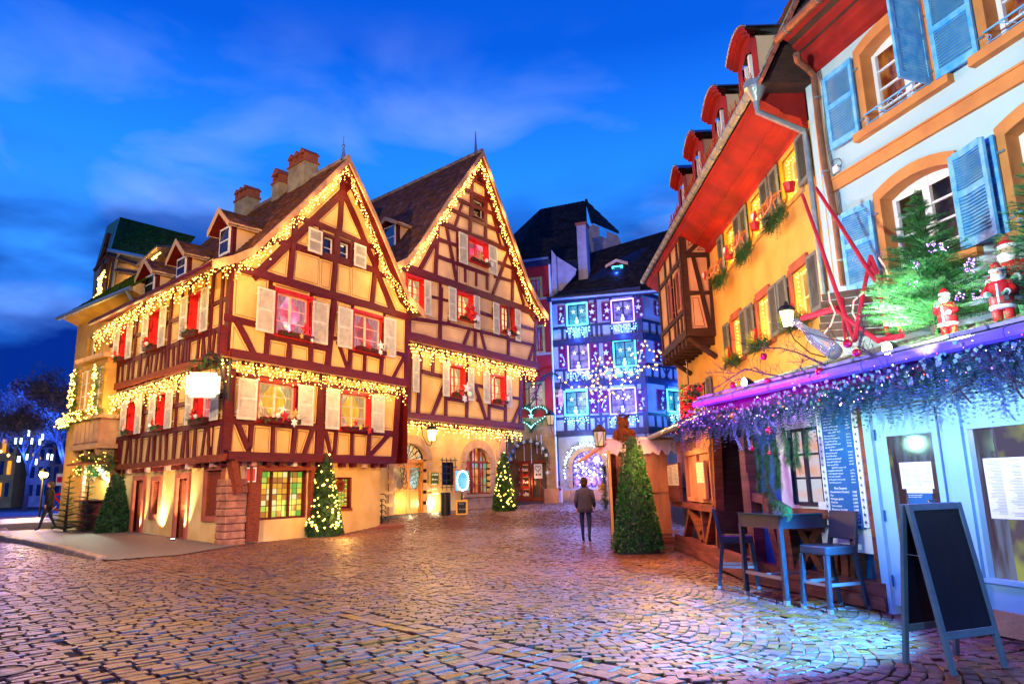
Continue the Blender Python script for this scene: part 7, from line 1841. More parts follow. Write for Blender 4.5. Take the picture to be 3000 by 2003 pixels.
for z in (.45, 1.95): b = MB(); b.box(p0_ + d_ * .5 + ZV * z + Vector((.055, 0, 0)), .012, .6, .03, (Vector((1, 0, 0)), d_, ZV)); mk('strap_hinge', b, m_dark, ch)
b = MB(); n = 26; P_ = [EW.P(-.35 + i * 1.85 / n, 2.22 - .10 * abs(math.sin(i * .9)) - .04 * math.sin(i * 2.3), .18) for i in range(n + 1)]; Q_ = [EW.P(-.35 + i * 1.85 / n, 2.48, .12) for i in range(n + 1)]
b.add(P_ + Q_ + [p - EW.n * .35 + ZV * .08 for p in Q_], [(i, i + 1, n + 2 + i, n + 1 + i) for i in range(n)] + [(n + 1 + i, n + 2 + i, 2 * n + 3 + i, 2 * n + 2 + i) for i in range(n)]); mk('snow_trim', b, mat('cotton_snow', (.8, .72, .66), (.7, .6, .55), 5, .95, .4, 20), ch)
b = MB(); b.prism([EW.P(-.75, 2.0, .55), EW.P(-.1, 2.42, .1), EW.P(-.1, 2.42, -.9), EW.P(-.75, 2.0, -.9)], (0, 0, .04)); mk('awning_board', b, m_wood, ch)
lamp('POINT', EW.P(-.42, 2.0, .25), 45, (1.0, .62, .20), .05, name='stall_bulb'); b = MB(); b.ball(EW.P(-.42, 2.03, .25), .07, 8); mk('bulb', b, glow('stall_bulb_glow', (1, .75, .4), 14), ch, True)
lamp('SPOT', EW.P(.7, 2.6, 2.2), 130, (1.0, .50, .12), .1, EW.P(.7, .9, 0), 70, .6, 'stall_spot'); lamp('SPOT', CH.P(1.2, 2.35, 1.4), 90, (1.0, .48, .10), .1, CH.P(1.0, 1.2, -.2), 95, .7, 'stall_spot')
lamp('POINT', CH.P(-.6, 1.9, .9), 14, (1.0, .45, .12), .1, name='stall_light')
lamp('SPOT', (3.0, 14.2, 3.0), 260, (1.0, .50, .14), .12, (2.0, 12.0, 0), 100, .6, 'stall_spot')
# lantern and shaggy plush figure on the chalet roof
c = EW.P(-.30, 2.62, .1); t = thing('black_lantern', 'black six sided lantern standing on the chalet roof', 'lantern', c - ZV * .42)
b = MB(); b.lathe(c, [(.17, -.40), (.18, -.37), (.16, -.36)], 6); b.lathe(c, [(.21, .1), (.22, .13), (.12, .26), (.06, .29), (.06, .33), (.02, .34)], 6)
for k in range(6): 
  a = k * math.pi / 3; a2 = a + math.pi / 3; b.tube([c + Vector((math.cos(a) * .17, math.sin(a) * .17, -.37)), c + Vector((math.cos(a) * .21, math.sin(a) * .21, .1))], .012, 4)
  b.tube([c + Vector((math.cos(a) * .17, math.sin(a) * .17, -.37)), c + Vector((math.cos(a2) * .21, math.sin(a2) * .21, .1))], .007, 4)
b.v = [tuple(c + (Vector(v) - c) * .72) for v in b.v]; mk('lantern_frame', b, m_brown, t); b = MB(); b.lathe(c, [(.15, -.36), (.19, .09)], 6); b.v = [tuple(c + (Vector(v) - c) * .72) for v in b.v]; mk('glass', b, g_lan, t)
pl_c = EW.P(.30, 2.42, .0); KS = .62; t = thing('plush_figure', 'brown shaggy plush figure sitting on the chalet roof', 'plush figure', pl_c)
b = MB(); random.seed(8)
for (c, r_, s1, cnt) in ((pl_c + ZV * .32, .34, 1.1, 700), (pl_c + ZV * .78 + Vector((-.02, 0, 0)), .24, 1.0, 380), (pl_c + ZV * .30 + Vector((-.28, -.08, .0)), .16, 1.5, 200), (pl_c + ZV * .3 + Vector((.28, -.08, 0)), .16, 1.5, 200), (pl_c + ZV * .98 + Vector((-.16, 0, 0)), .08, 1, 60), (pl_c + ZV * .98 + Vector((.12, 0, 0)), .08, 1, 60)):
  c = pl_c + (c - pl_c) * KS; r_ *= KS; b.ball(c, r_ * .93, 10, 0, s1)
  for k in range(cnt):
    v = Vector((random.gauss(0, 1), random.gauss(0, 1), random.gauss(0, 1))).normalized(); p = c + Vector((v.x, v.y, v.z * s1)) * r_ * .92; q = p + v * .06 + Vector((U(-.02, .02), U(-.02, .02), -.05)); sd = v.cross(ZV) * .012; b.add([p - sd, p + sd, q], [(0, 1, 2)])
mk('fur_body', b, mat('brown_fur', (.30, .11, .02), (.18, .06, .012), 9, .9), t)
g = MB(); 
for k in range(40): sprig(g, pl_c + ZV * .64 + Vector((U(-.1, .15), U(-.1, .1), 0)), (U(-1, 1), U(-1, 1), U(0, .8)), .22, .04, 7)
mk('fir_cap', g, m_pine, t, kind='stuff')
c = p0_ + d_ * .55 + ZV * 1.35 + Vector((-.06, 0, 0)); t = thing('door_wreath', 'fir wreath with straw star on the open chalet leaf', 'wreath', c); g = MB()
for k in range(150): a = k * .17; sprig(g, c + d_ * (.24 * math.cos(a)) + ZV * (.42 * math.sin(a)) + Vector((-.03, 0, 0)), (U(-1, .3), U(-1, 1), U(-1, 1)), .16, .04, 6)
mk('fir_sprigs', g, m_green, t, kind='stuff'); b = MB(); b.star(c + Vector((-.12, -.1, .0)), .16, Vector((1, 0, 0)), ZV, .02, k=6, inner=.4); mk('straw_star', b, m_gold, t)
# ------------------------------------------------------------------ garland under the gutter, boughs, bulbs
def sprays(b, c, n, l, spread, wd=.035):
  for k in range(n): sprig(b, c + Vector((U(-spread, spread), U(-spread, spread), U(-spread, spread))), SP.n * U(-.2, 1.0) + SP.u * U(-1, 1) + ZV * U(-1.3, .3), U(.5, 1.0) * l, wd, 9, droop=.25)
random.seed(41)
gp_ = [(uG0 + .7, zG - .22), (uG0, zG - .18), (0, zG - .22), (-1.2, zG - .24), (-2.0, zG - .18), (-3.2, zG - .18), (-4.4, zG - .10), (-6.2, zG - .16)]
GP = walk([SP.P(u, z, .38) for u, z in gp_], .045)
t = thing('fir_garland', 'thick fir and ivy garland with coloured bulbs under the stall gutter', 'garland', SP.P(-2, zG - .2, .4))
m_bgreen = mat('blue_fir', (.035, .12, .07), (.02, .08, .05), 8, .7, isl=.5)
m_ivy = mat('ivy_leaf', (.05, .16, .05), (.10, .20, .08), 6, .5, isl=.4, spec=.5)
g = MB(); iv = MB(); bv_ = MB(); br_ = MB(); bw_ = MB()
for p in GP:
  sprays(g, p - ZV * .02, 7, .30, .08)
  sprays(g, p - ZV * .12, 4, .38, .08)
  for k in range(3):
    q = p + Vector((U(-.08, .08), U(-.08, .08), U(-.16, .12))) + SP.n * .08; a = U(0, 6.28); X = (SP.u * math.cos(a) + ZV * math.sin(a)) * .028; Y_ = (SP.n * .4 + SP.u * -math.sin(a) + ZV * math.cos(a)) * .022
    iv.add([q - X, q - Y_, q + X, q + Y_], [(0, 1, 2, 3)])
  for k in range(1 if R() < .75 else 0):
    q = p + SP.n * U(.10, .24) + Vector((0, 0, U(-.22, .16))); rr = R()
    (bw_ if rr < .22 else (bv_ if rr < .82 else br_)).octa(q, U(.005, .0105))
mk('fir_sprigs', g, m_bgreen, t, kind='stuff'); mk('ivy_leaves', iv, m_ivy, t, kind='stuff'); mk('white_bulbs', bw_, m_wbulb, t, kind='stuff'); mk('violet_bulbs', bv_, m_vbulb, t, kind='stuff'); mk('red_bulbs', br_, m_rbulb, t, kind='stuff')
for i in range(9):
  u = uG0 + .3 - i * .72; colr = (.32, .0, 1.0) if i < 5 else (.03, .02, 1.0)
  lamp('POINT', SP.P(u, zG - .10, .82), 21, colr, .10, name='bulb_light')
def bough(name, label, base, path_, n, l, m_, wd=.035, dens=1.0):
  t = thing(name, label, 'fir bough', base, 'fir boughs hanging from the stall garland'); g = MB(); s = MB(); s.tube(path_, .008, 5)
  for p in walk(path_, .02):
    for k in range(n): sprig(g, p + Vector((U(-.02, .02), U(-.02, .02), 0)), SP.u * U(-1, 1) + SP.n * U(-.3, 1) + ZV * U(-1.8, -.3), l * U(.5, 1.1), wd, 8, droop=.2)
  mk('stem', s, m_bark, t); mk('needles', g, m_, t, kind='stuff')
H_ = .34
for i, (pts, n, l, lb) in enumerate((
  ([(620, 950), (650, 1150), (660, 1340)], 4, .16, 'bright green fir bough hanging longest over the high table'),
  ([(480, 980), (500, 1150), (500, 1380)], 3, .13, 'slim fir bough left of the long one over the table'),
  ([(560, 1000), (560, 1300), (620, 1450), (760, 1530)], 4, .15, 'dark fir bough sweeping down onto the table top'),
  ([(800, 880), (810, 1000), (815, 1170)], 3, .12, 'short fir bough before the small paned window'),
  ([(890, 880), (900, 1000), (905, 1080)], 3, .11, 'shortest fir bough beside the menu board'),
  ([(700, 860), (730, 1000), (740, 1150)], 3, .13, 'fir bough with pale berries right of the long one'))):
  bough('fir_bough', lb, S('T', *pts[0], H_), [S('T', x, y, H_ if i != 2 else H_ + k * .12) for k, (x, y) in enumerate(pts)], n, l, m_pine)
# blue tinted trailing stems
for i, (pts, lb) in enumerate((([(270, 800), (290, 920), (350, 1050)], 'curling frosted stem farthest left over the maroon recess'), ([(380, 800), (400, 900), (420, 1040)], 'curling frosted stem beside the leaning post'), ([(450, 780), (480, 880), (510, 920)], 'short frosted stem under the violet lights'), ([(560, 770), (640, 860)], 'frosted stem next to the red bauble'))):
  t = thing('frosted_stem', lb, 'stem', S('T', *pts[0], .5), 'frosted stems in the garland'); g = MB(); pp = [S('T', x, y, .45) for x, y in pts]
  for p in walk(pp, .012):
    for k in range(3): g.octa(p + Vector((U(-.018, .018), U(-.018, .018), U(-.01, .01))), U(.006, .012))
  mk('frosted_leaves', g, mat('frosted_leaf', (.25, .30, .45), (.15, .2, .35), 9) if 'frosted_leaf' not in bpy.data.materials else bpy.data.materials['frosted_leaf'], t, kind='stuff')
m_baub = mat('red_bauble', (.45, .005, .02), rough=.12, spec=.8, metal=.5)
def bauble(z_, x, y, r_, lb, d=.5):
  r_ *= .78; p = S(z_, x, y, d); t = thing('red_bauble', lb, 'bauble', p, 'red baubles round the stall'); b = MB(); b.ball(p, r_, 14); mk('ball', b, m_baub, t, True); b = MB(); b.tube([p + ZV * r_, p + ZV * (r_ + .015)], .012, 6); b.tube([p + ZV * r_, p + ZV * (r_ + .08)], .002, 3); mk('cap', b, m_gold, t)
for i, q in enumerate((('T', 580, 890, .062, 'large red bauble in the garland before the maroon recess'), ('T', 440, 1040, .038, 'small red bauble on the leaning post'), ('T', 585, 1075, .03, 'smallest red bauble between the hanging boughs'), ('T', 278, 505, .062, 'red bauble lowest on the left twig'), ('T', 533, 268, .062, 'red bauble before the farthest shuttered window'), ('T', 566, 470, .052, 'red bauble on the twig over the gutter, beside the floodlight'), ('T', 1003, 398, .070, 'red bauble resting on the violet gutter'), ('T', 1235, 160, .066, 'red bauble hung in the twigs near the glass bottle'), ('T', 1310, 238, .06, 'red bauble beside the plank sledge'))): bauble(*q[:4], q[4])
# bare branches sprayed over the gutter
t = thing('bare_branches', 'dark bare branches fanned out over the stall gutter', 'branches', S('W', 1560, 940, .5)); b = MB()
def twig(pts, r0, d0=.45, lv=0):
  pp = [S(z_, x, y, d0 + U(-.03, .03)) for z_, x, y in pts]; b.tube(pp, r0, 5, r1=r0 * .35)
  if lv < 3:
    for p0, p1 in zip(pp[:-1], pp[1:]):
      for k in range(3 - (lv > 1)):
        c = p0.lerp(p1, R()); dd_ = (p1 - p0).normalized() + Vector((U(-.8, .8), U(-.8, .8), U(-.7, .9))); l = U(.10, .28) / (1 + lv); e = c + dd_ * l; m2 = c.lerp(e, .5) + Vector((U(-.02, .02), U(-.02, .02), U(-.02, .03)))
        b.tube([c, m2, e], r0 * .35, 4, r1=.0015)
        if lv < 2:
          for j in range(3): f = m2.lerp(e, R()); b.tube([f, f + dd_ * .04 + Vector((U(-.06, .06), U(-.06, .06), U(-.05, .08)))], .0022, 3, cap=False)
WW = lambda *a: [('W', x, y) for x, y in a]
twig(WW((1600, 1000), (1500, 790), (1350, 720), (1180, 640), (1000, 590), (780, 590), (600, 545)), .016)
twig(WW((1180, 960), (1000, 880), (850, 855), (640, 800), (500, 890), (380, 970), (290, 1020)), .014)
twig(WW((850, 855), (740, 790), (560, 840), (420, 850), (370, 760)), .008)
twig(WW((1640, 520), (1500, 500), (1330, 450), (1220, 430)), .009)
twig(WW((600, 900), (480, 930), (400, 1030), (330, 1090)), .008)
twig(WW((1300, 900), (1200, 790), (1230, 700), (1170, 880)), .007)
twig([('T', 1540, 380), ('T', 1440, 250), ('T', 1330, 180), ('T', 1370, 50), ('T', 1350, -60)], .016)
twig([('X', 270, 410), ('X', 170, 290), ('X', 60, 230), ('X', 70, 50)], .012)
twig([('X', 480, 590), ('X', 380, 560), ('X', 330, 500)], .012, .6); twig([('X', 1080, 720), ('X', 980, 600), ('X', 900, 640), ('X', 985, 570)], .008, .6); twig([('X', 1568, 560), ('X', 1480, 500), ('X', 1350, 430)], .010, .6); twig([('X', 1560, 680), ('X', 1500, 600), ('X', 1470, 480)], .010, .6)
mk('twigs', b, m_bark, t, kind='stuff')
lamp('POINT', S('T', 800, 1000, .85), 7, (.45, 1.0, .75), .08, name='bulb_light')  # added lamp with no bulb of its own, brightens the hanging boughs
lamp('SPOT', SP.P(-4.5, 2.08, .72), 3600, (.04, .33, 1.0), .05, (1.7, 8.0, 0), 86, .5, 'flood_lamp')
# floodlights on the gutter
for i, (z_, x, y, lb, aimo) in enumerate((('W', 655, 945, 'small blazing floodlight on the gutter at the left', (0.2, 4.6)), ('X', 340, 222, 'small blazing floodlight on the gutter beside the red logs', (-3.0, 5.6)))):
  p = S(z_, x, y, .30); t = thing('floodlight', lb, 'floodlight', p, 'floodlights on the stall gutter'); b = MB(); b.lathe(p, [(.03, -.10), (.075, -.02), (.08, .04)], 14, 0, (SP.u, ZV, SP.n)); b.tube([p - ZV * .16, p], .012, 5); mk('housing', b, m_dark, t)
  b = MB(); b.lathe(p, [(.001, .045), (.07, .045), (.06, .05), (.001, .055)], 14, 0, (SP.u, ZV, SP.n)); mk('lens', b, glow('flood_lens%d' % i, (.85, 1.0, .95), 30), t)
  lamp('SPOT', p + ZV * .1 + SP.n * .1, 90 if i else 90, (.80, 1.0, .92), .04, WP.P(aimo[0], aimo[1]), 110, .8, 'flood_lamp')
lamp('POINT', S('N', 1150, 1300, .35) , 13, (.95, 1.0, .9), .05, name='figure_light')
# ------------------------------------------------------------------ things on the stall roof
def roofz(d): return zR + .08 + (.45 - d) * .62 / 2.35
m_redlog = mat('red_log', (.50, .012, .03), (.36, .01, .02), 8, .5, .5, 30)
rl = thing('red_log_frame', 'tangle of tall red painted logs leaning over the stall roof', 'log frame', S('N', 450, 1540, -.2), None)
for q in ((0, 340, -.4, 440, 1568, -.2), (115, 288, -.7, 740, 1250, -.3), (572, 850, -.5, 440, 1560, -.1), (575, 860, -.5, 830, 1480, -.3), (625, 1040, -.6, 720, 1520, -.5), (335, 1210, -.5, 370, 1560, -.2), (560, 900, -.7, 850, 1430, -.6), (240, 1280, -.3, 640, 1568, -.1)):
  b = MB(); p, q2 = S('N', q[0], q[1], q[2]), S('N', q[3], q[4], q[5]); b.tube([p, p.lerp(q2, .33) + Vector((0, 0, .01)), p.lerp(q2, .7) + SP.u * .01, q2], .024, 8, r1=.030); mk('log', b, m_redlog, rl)
for i, pts in enumerate((((220, 1150), (230, 1230), (275, 1330), (240, 1430), (160, 1530)), ((510, 1160), (430, 1230), (420, 1330), (460, 1400)), ((640, 870), (700, 960), (715, 1050)))):
  b = MB(); b.tube([S('N', x, y, -.25) for x, y in pts], .010, 6); mk('light_tube', b, glow('pink_tube%d' % i, (1.0, .45, .35), 2.2), rl)
for i in range(2):
  b = MB(); c = S('N', 455 if i == 0 else 655, 885 if i == 0 else 855, -.6); b.tube([c + SP.u * ((.075 - .0045 * t_) * math.cos(t_ * .6)) + ZV * ((.075 - .0045 * t_) * math.sin(t_ * .6)) for t_ in range(16)], .004, 4); mk('scroll', b, m_alu, rl)
sl = thing('plank_sledge', 'dark weathered plank board with red rails behind the logs', 'sledge', S('N', 500, 1500, -.9))
for k in range(6):
  b = MB(); f = k / 6; A_, B_ = S('N', 160 - f * 30, 1175 + f * 370, -1.0), S('N', 720 + f * 70, 1090 + f * 430, -1.0); b.prism([A_, B_, B_ - ZV * .10, A_ - ZV * .10], SP.n * (-.03 - .006 * (k % 2))); mk('plank', b, mat('black_board', (.03, .045, .03), (.08, .03, .015), 5, .6, .7, 25, stretch=(.3, .3, 4)) if k == 0 else bpy.data.materials['black_board'], sl)
b = MB(); b.tube([S('N', 620, 1560, -.3), S('N', 840, 1520, -.3)], .03, 8); b.tube([S('N', 0, 1375, -.9), S('N', 300, 1290, -.9)], .045, 6); mk('rail', b, m_redlog, sl)
# glass bottle
gb = thing('glass_bottle', 'big clear glass bottle tipped over beside the street lantern', 'bottle', S('W', 1500, 700, .1)); b = MB()
p0, p1 = S('W', 1560, 640, -.1), S('W', 1150, 320, -.1); ax = (p1 - p0).normalized(); sx = ax.cross(SP.n).normalized(); Lb = (p1 - p0).length
b.lathe(p0, [(.001, 0), (.10, .0), (.11, .04), (.11, Lb * .5), (.05, Lb * .68), (.045, Lb * .95), (.055, Lb)], 16, 0, (sx, ax.cross(sx), ax))
mk('bottle', b, mat('clear_glass', (.85, .95, .92), rough=.04, trans=.85, spec=.8), gb, True)
# spruce tree
def spruce(name, label, base, h, rad, m_n, rings, nb, seed, fr=1.0, lean=None):
  random.seed(seed); t = thing(name, label, 'fir tree', base); tr = MB(); g = MB(); top = base + ZV * h; tr.tube([base, base + ZV * h * .6, top], .03 * h, 7, r1=.006)
  for i in range(rings):
    f = (i + .3) / rings; z = h * (.06 + .92 * f); L_ = rad * (1 - f) ** .85 * U(.9, 1.1) + .04
    for k in range(max(4, int(nb * (1 - f * .6)))):
      a = k * 6.283 / max(4, int(nb * (1 - f * .6))) + i * .7 + U(-.25, .25); d = Vector((math.cos(a), math.sin(a), U(-.05, .28) + .25 * f)).normalized(); c = base + ZV * (z + U(-.03, .03) * h); l = L_ * U(.8, 1.15)
      tr.tube([c, c + d * l * .6, c + d * l], .006 * h, 4, r1=.002)
      sprig(g, c + d * l * .2, d, l * .9, .030 * fr * h, 14)
      n2 = max(2, int(l / (.055 * h)))
      for j in range(n2):
        q = c + d * (l * (j + .8) / (n2 + .3)); sd = d.cross(ZV).normalized()
        for s_ in (-1, 1): sprig(g, q, d * .8 + sd * s_ * U(.7, 1) + ZV * U(-.1, .15), (l * .45 + .03) * (1 - (j + .5) / n2 * .6), .026 * fr * h, 9)
  sprig(g, top - ZV * .12 * h, (0, 0, 1), .16 * h, .016 * h, 12); mk('trunk', tr, m_bark, t); mk('needles', g, m_n, t, kind='stuff'); return t
m_spruce = mat('spruce_needle', (.08, .36, .05), (.04, .22, .04), 8, .55, isl=.45)
tb_ = S('N', 1120, 1500, -.35); tt_ = S('N', 975, 320, -.35); hT = tt_.z - tb_.z
sp1 = spruce('spruce_tree', 'bright green spruce tree decorated with violet bulbs on the stall roof', tb_, hT, hT * .40, m_spruce, 27, 16, 5, .8)
b = MB()
for x, y in ((1080, 790), (950, 930), (920, 1080), (1390, 960), (1400, 900), (1320, 1190), (1460, 1180), (1180, 780)):
  for k in range(14): b.octa(S('N', x + U(-45, 45), y + U(-35, 35), -.05 + U(-.1, .1)), U(.005, .010))
mk('violet_bulbs', b, m_vbulb, sp1, kind='stuff')
tb2 = S('N', 2130, 1330, -.5); spruce('spruce_tree', 'second spruce tree at the right edge of the picture on the roof', tb2, hT * .95, hT * .34, m_spruce, 20, 12, 9, .8)
random.seed(12)
t = thing('fir_mat', 'bright fir branches spread along the roof edge under the santas', 'fir branches', S('X', 700, 180, .3)); g = MB()
for p in walk([S('X', x, y, .2) for x, y in ((450, 330), (700, 230), (1100, 150), (1568, 60))], .02):
  for k in range(4): sprig(g, p + Vector((U(-.1, .1), U(-.1, .15), U(-.03, .05))), SP.u * U(-1, 1) + SP.n * U(-.5, .6) + ZV * U(-.2, .5), U(.12, .24), .03, 8)
mk('fir_sprigs', g, m_spruce, t, kind='stuff')
# santa figures
m_skin = mat('figure_skin', (.62, .32, .2), rough=.5); m_sred = mat('figure_red', (.50, .01, .012), (.35, .008, .01), 7, .5); m_swhite = mat('figure_white', (.78, .74, .68), (.68, .62, .56), 9, .7, .5, 30); m_boot = mat('figure_boot', (.10, .04, .02), rough=.4); m_sgreen = mat('figure_green', (.08, .30, .14), rough=.6)
def santa(label, foot, h, face, coat=m_sred, arms='sack', pants=m_sred):
  t = thing('santa_figure', label, 'figurine', foot, 'santa figurines on the stall roof'); f = Vector((face.x, face.y, 0)).normalized(); s = f.cross(ZV).normalized(); ax = (s, f, ZV)
  P = lambda a, b_, c: foot + s * (a * h) + f * (b_ * h) + ZV * (c * h)
  for sg in (-1, 1):
    b = MB(); b.tube([P(sg * .085, 0, .02), P(sg * .08, 0, .12), P(sg * .075, 0, .30)], [.055 * h, .07 * h, .075 * h], 10); mk('leg', b, pants, t, True)
    b = MB(); b.tube([P(sg * .085, -.03, .03), P(sg * .09, .07, .025)], [.05 * h, .04 * h], 8); b.tube([P(sg * .085, 0, .0), P(sg * .085, 0, .13)], .058 * h, 8); mk('boot', b, m_boot, t, True)
  b = MB(); b.lathe(P(0, 0, 0), [(.14 * h, .25 * h), (.165 * h, .27 * h), (.165 * h, .42 * h), (.15 * h, .52 * h), (.155 * h, .60 * h), (.12 * h, .68 * h), (.06 * h, .72 * h)], 16, 0, ax); mk('coat', b, coat, t, True)
  b = MB(); b.lathe(P(0, 0, .25), [(.15 * h, -.02 * h), (.185 * h, 0), (.18 * h, .035 * h), (.15 * h, .05 * h)], 16, 0, ax); b.tube([P(0, .155, .29), P(0, .165, .45), P(0, .15, .62)], .018 * h, 6); mk('fur_trim', b, m_swhite, t, True)
  b = MB(); b.lathe(P(0, 0, .43), [(.16 * h, -.015 * h), (.168 * h, -.015 * h), (.168 * h, .02 * h), (.15 * h, .02 * h)], 16, 0, ax); mk('belt', b, m_boot, t)
  b = MB(); b.ball(P(0, .02, .79), .085 * h, 12, 0, 1.1); b.ball(P(0, .105, .785), .018 * h, 6); mk('head', b, m_skin, t, True)
  for sg in (-1, 1): b = MB(); b.ball(P(sg * .03, .098, .81), .010 * h, 6); mk('eye', b, m_dark, t)
  b = MB(); b.lathe(P(0, .05, .64), [(.02 * h, -.04 * h), (.07 * h, .02 * h), (.088 * h, .09 * h), (.085 * h, .13 * h), (.05 * h, .14 * h)], 12, 0, ax); b.tube([P(-.06, .10, .745), P(0, .125, .765), P(.06, .10, .745)], .02 * h, 6); b.ball(P(0, -.03, .80), .085 * h, 10); mk('beard', b, m_swhite, t, True)
  b = MB(); b.lathe(P(0, 0, .845), [(.088 * h, 0), (.085 * h, .05 * h), (.05 * h, .12 * h), (.02 * h, .15 * h)], 12, 0, ax); b.tube([P(0, 0, .96), P(.06, -.05, .97), P(.10, -.08, .90)], [.035 * h, .028 * h, .015 * h], 8); mk('hat', b, m_sred, t, True)
  b = MB(); b.lathe(P(0, 0, .835), [(.085 * h, 0), (.102 * h, .01 * h), (.102 * h, .04 * h), (.085 * h, .05 * h)], 14, 0, ax); b.ball(P(.105, -.085, .885), .03 * h, 8); mk('hat_trim', b, m_swhite, t, True)
  for sg in (-1, 1):
    b = MB(); e = P(sg * .20, .06, .50) if sg < 0 or arms != 'sack' else P(sg * .19, .04, .54); hd_ = P(sg * .13, .20, .46) if sg < 0 or arms != 'sack' else P(sg * .10, .12, .66)
    b.tube([P(sg * .12, 0, .655), e, hd_], [.055 * h, .05 * h, .04 * h], 10); arm = mk('arm', b, coat, t, True)
    b = MB(); b.tube([e.lerp(hd_, .82), hd_], .05 * h, 8); mk('cuff', b, m_swhite, arm, True)
    b = MB(); dv = (hd_ - e).normalized(); b.ball(hd_ + dv * .025 * h, .036 * h, 8, 0, .8)
    for k in range(4): w_ = s * ((k - 1.5) * .016 * h); b.tube([hd_ + dv * .04 * h + w_, hd_ + dv * .072 * h + w_ - ZV * .01 * h, hd_ + dv * .07 * h + w_ - ZV * .03 * h], .008 * h, 5)
    b.tube([hd_ + s * (-sg * .03 * h), hd_ + dv * .04 * h + s * (-sg * .05 * h)], .010 * h, 5); mk('mitten', b, m_sgreen, arm, True)
  if arms == 'sack': b = MB(); b.ball(P(.16, -.14, .62), .15 * h, 12, 0, 1.1); b.tube([P(.13, -.05, .74), P(.10, .10, .67)], .03 * h, 6); mk('sack', b, m_sred, t, True)
  if arms == 'lantern': b = MB(); c = P(-.13, .27, .38); b.lathe(c, [(.04 * h, -.08 * h), (.05 * h, -.07 * h), (.05 * h, 0), (.02 * h, .04 * h), (.005 * h, .06 * h)], 4); b.tube([c, P(-.13, .22, .48)], .005 * h, 4); mk('lantern', b, m_dark, t)
  return t
fc = Vector((-.55, -1, 0))
def foot_h(x, yb, yt, d): a = S('N', x, yb, d); c = S('N', x, yt, d); return a, (c.z - a.z) * 1.18
a, hh = foot_h(1240, 1540, 1165, .0); santa('santa figurine with sack before the spruce, glaring in the floodlight', a, hh, Vector((-1, -.6, 0)))
a, hh = foot_h(1700, 1420, 960, -.05); santa('santa figurine carrying a small lantern, between the others', a, hh, Vector((-.9, -.8, 0)), arms='lantern')
a, hh = foot_h(1830, 1420, 750, -.35); santa('tallest santa figurine in green trousers at the right edge', a, hh, Vector((-1, -.5, 0)), arms='lantern', pants=m_sgreen)
lamp('SPOT', S('X', 560, 230, .75), 30, (1.0, .98, .85), .04, S('N', 1250, 1300, -.1), 80, .8, 'flood_lamp')
# ------------------------------------------------------------------ terrace furniture
def woven(name, c):
  M = bpy.data.materials.new(name); M.use_nodes = True; t = M.node_tree; b = t.nodes['Principled BSDF']; b.inputs['Roughness'].default_value = .38; b.inputs['Specular IOR Level'].default_value = .6
  co = t.nodes.new('ShaderNodeTexCoord'); w1 = t.nodes.new('ShaderNodeTexBrick'); mp_ = t.nodes.new('ShaderNodeMapping'); mp_.inputs['Rotation'].default_value = (math.radians(90), 0, 0)
  cx = t.nodes.new('ShaderNodeSeparateXYZ'); cb = t.nodes.new('ShaderNodeCombineXYZ'); ad = t.nodes.new('ShaderNodeMath'); t.links.new(co.outputs['Object'], cx.inputs[0]); t.links.new(cx.outputs['X'], ad.inputs[0]); t.links.new(cx.outputs['Y'], ad.inputs[1]); t.links.new(ad.outputs[0], cb.inputs['X']); t.links.new(cx.outputs['Z'], cb.inputs['Y'])
  t.links.new(cb.outputs[0], w1.inputs['Vector']); w1.inputs['Scale'].default_value = 1.0; w1.inputs['Brick Width'].default_value = .028; w1.inputs['Row Height'].default_value = .012; w1.inputs['Mortar Size'].default_value = .0022; w1.inputs['Mortar Smooth'].default_value = .6
  w1.inputs['Color1'].default_value = (*c, 1); w1.inputs['Color2'].default_value = (c[0] * .8, c[1] * .8, c[2] * .8, 1); w1.inputs['Mortar'].default_value = (.003, .004, .006, 1); t.links.new(w1.outputs['Color'], b.inputs['Base Color'])
  bp = t.nodes.new('ShaderNodeBump'); bp.invert = True; bp.inputs['Distance'].default_value = .006; bp.inputs['Strength'].default_value = .8; t.links.new(w1.outputs['Fac'], bp.inputs['Height']); t.links.new(bp.outputs[0], b.inputs['Normal']); return M
m_weave = woven('woven_rattan', (.022, .028, .04))
def frame_axes(ang): a = math.radians(ang); return Vector((math.cos(a), math.sin(a), 0)), Vector((-math.sin(a), math.cos(a), 0)), ZV
F1, F2 = gpt('P', 893, 1292), gpt('P', 485, 1190)
ed = Vector((F2.x - F1.x, F2.y - F1.y, 0)); Lt = ed.length; ed.normalize(); pr = Vector((-ed.y, ed.x, 0)); 
if pr.x < 0: pr = -pr
tc_ = (F1 + F2) / 2 + pr * Lt / 2
tb = thing('high_table', 'high square woven bar table with glass top and steel footrest', 'table', tc_); hT_ = at(Plane(F1.x, F1.y, 90), 'P', 815, 368, 0).z
hT_ = min(max(hT_, 1.0), 1.15)
A3x = (ed, pr, ZV); hl = Lt / 2
b = MB(); b.box(tc_ + ZV * (hT_ - .008), Lt + .06, Lt + .06, .016, A3x); mk('glass_top', b, mat('table_glass', (.02, .08, .09), rough=.04, spec=1.0), tb)
for a_, X_, Y_ in ((1, ed, pr), (-1, ed, pr), (1, pr, ed), (-1, pr, ed)):
  b = MB(); b.box(tc_ + Y_ * (a_ * (hl - .0)) + ZV * (hT_ - .10), Lt + .05 - (.004 if X_ is pr else 0), .04, .16 - (.002 if X_ is pr else 0), (X_, Y_, ZV)); mk('apron', b, m_weave, tb)
for i in (-1, 1):
  for j in (-1, 1):
    c = tc_ + ed * (i * hl) + pr * (j * hl); b = MB(); b.box(c + ZV * (hT_ / 2 - .06), .055, .055, hT_ - .18, A3x); lg = mk('leg', b, m_weave, tb); b = MB(); b.box(c + ZV * .025, .056, .056, .05, A3x); mk('foot', b, m_alu, lg)
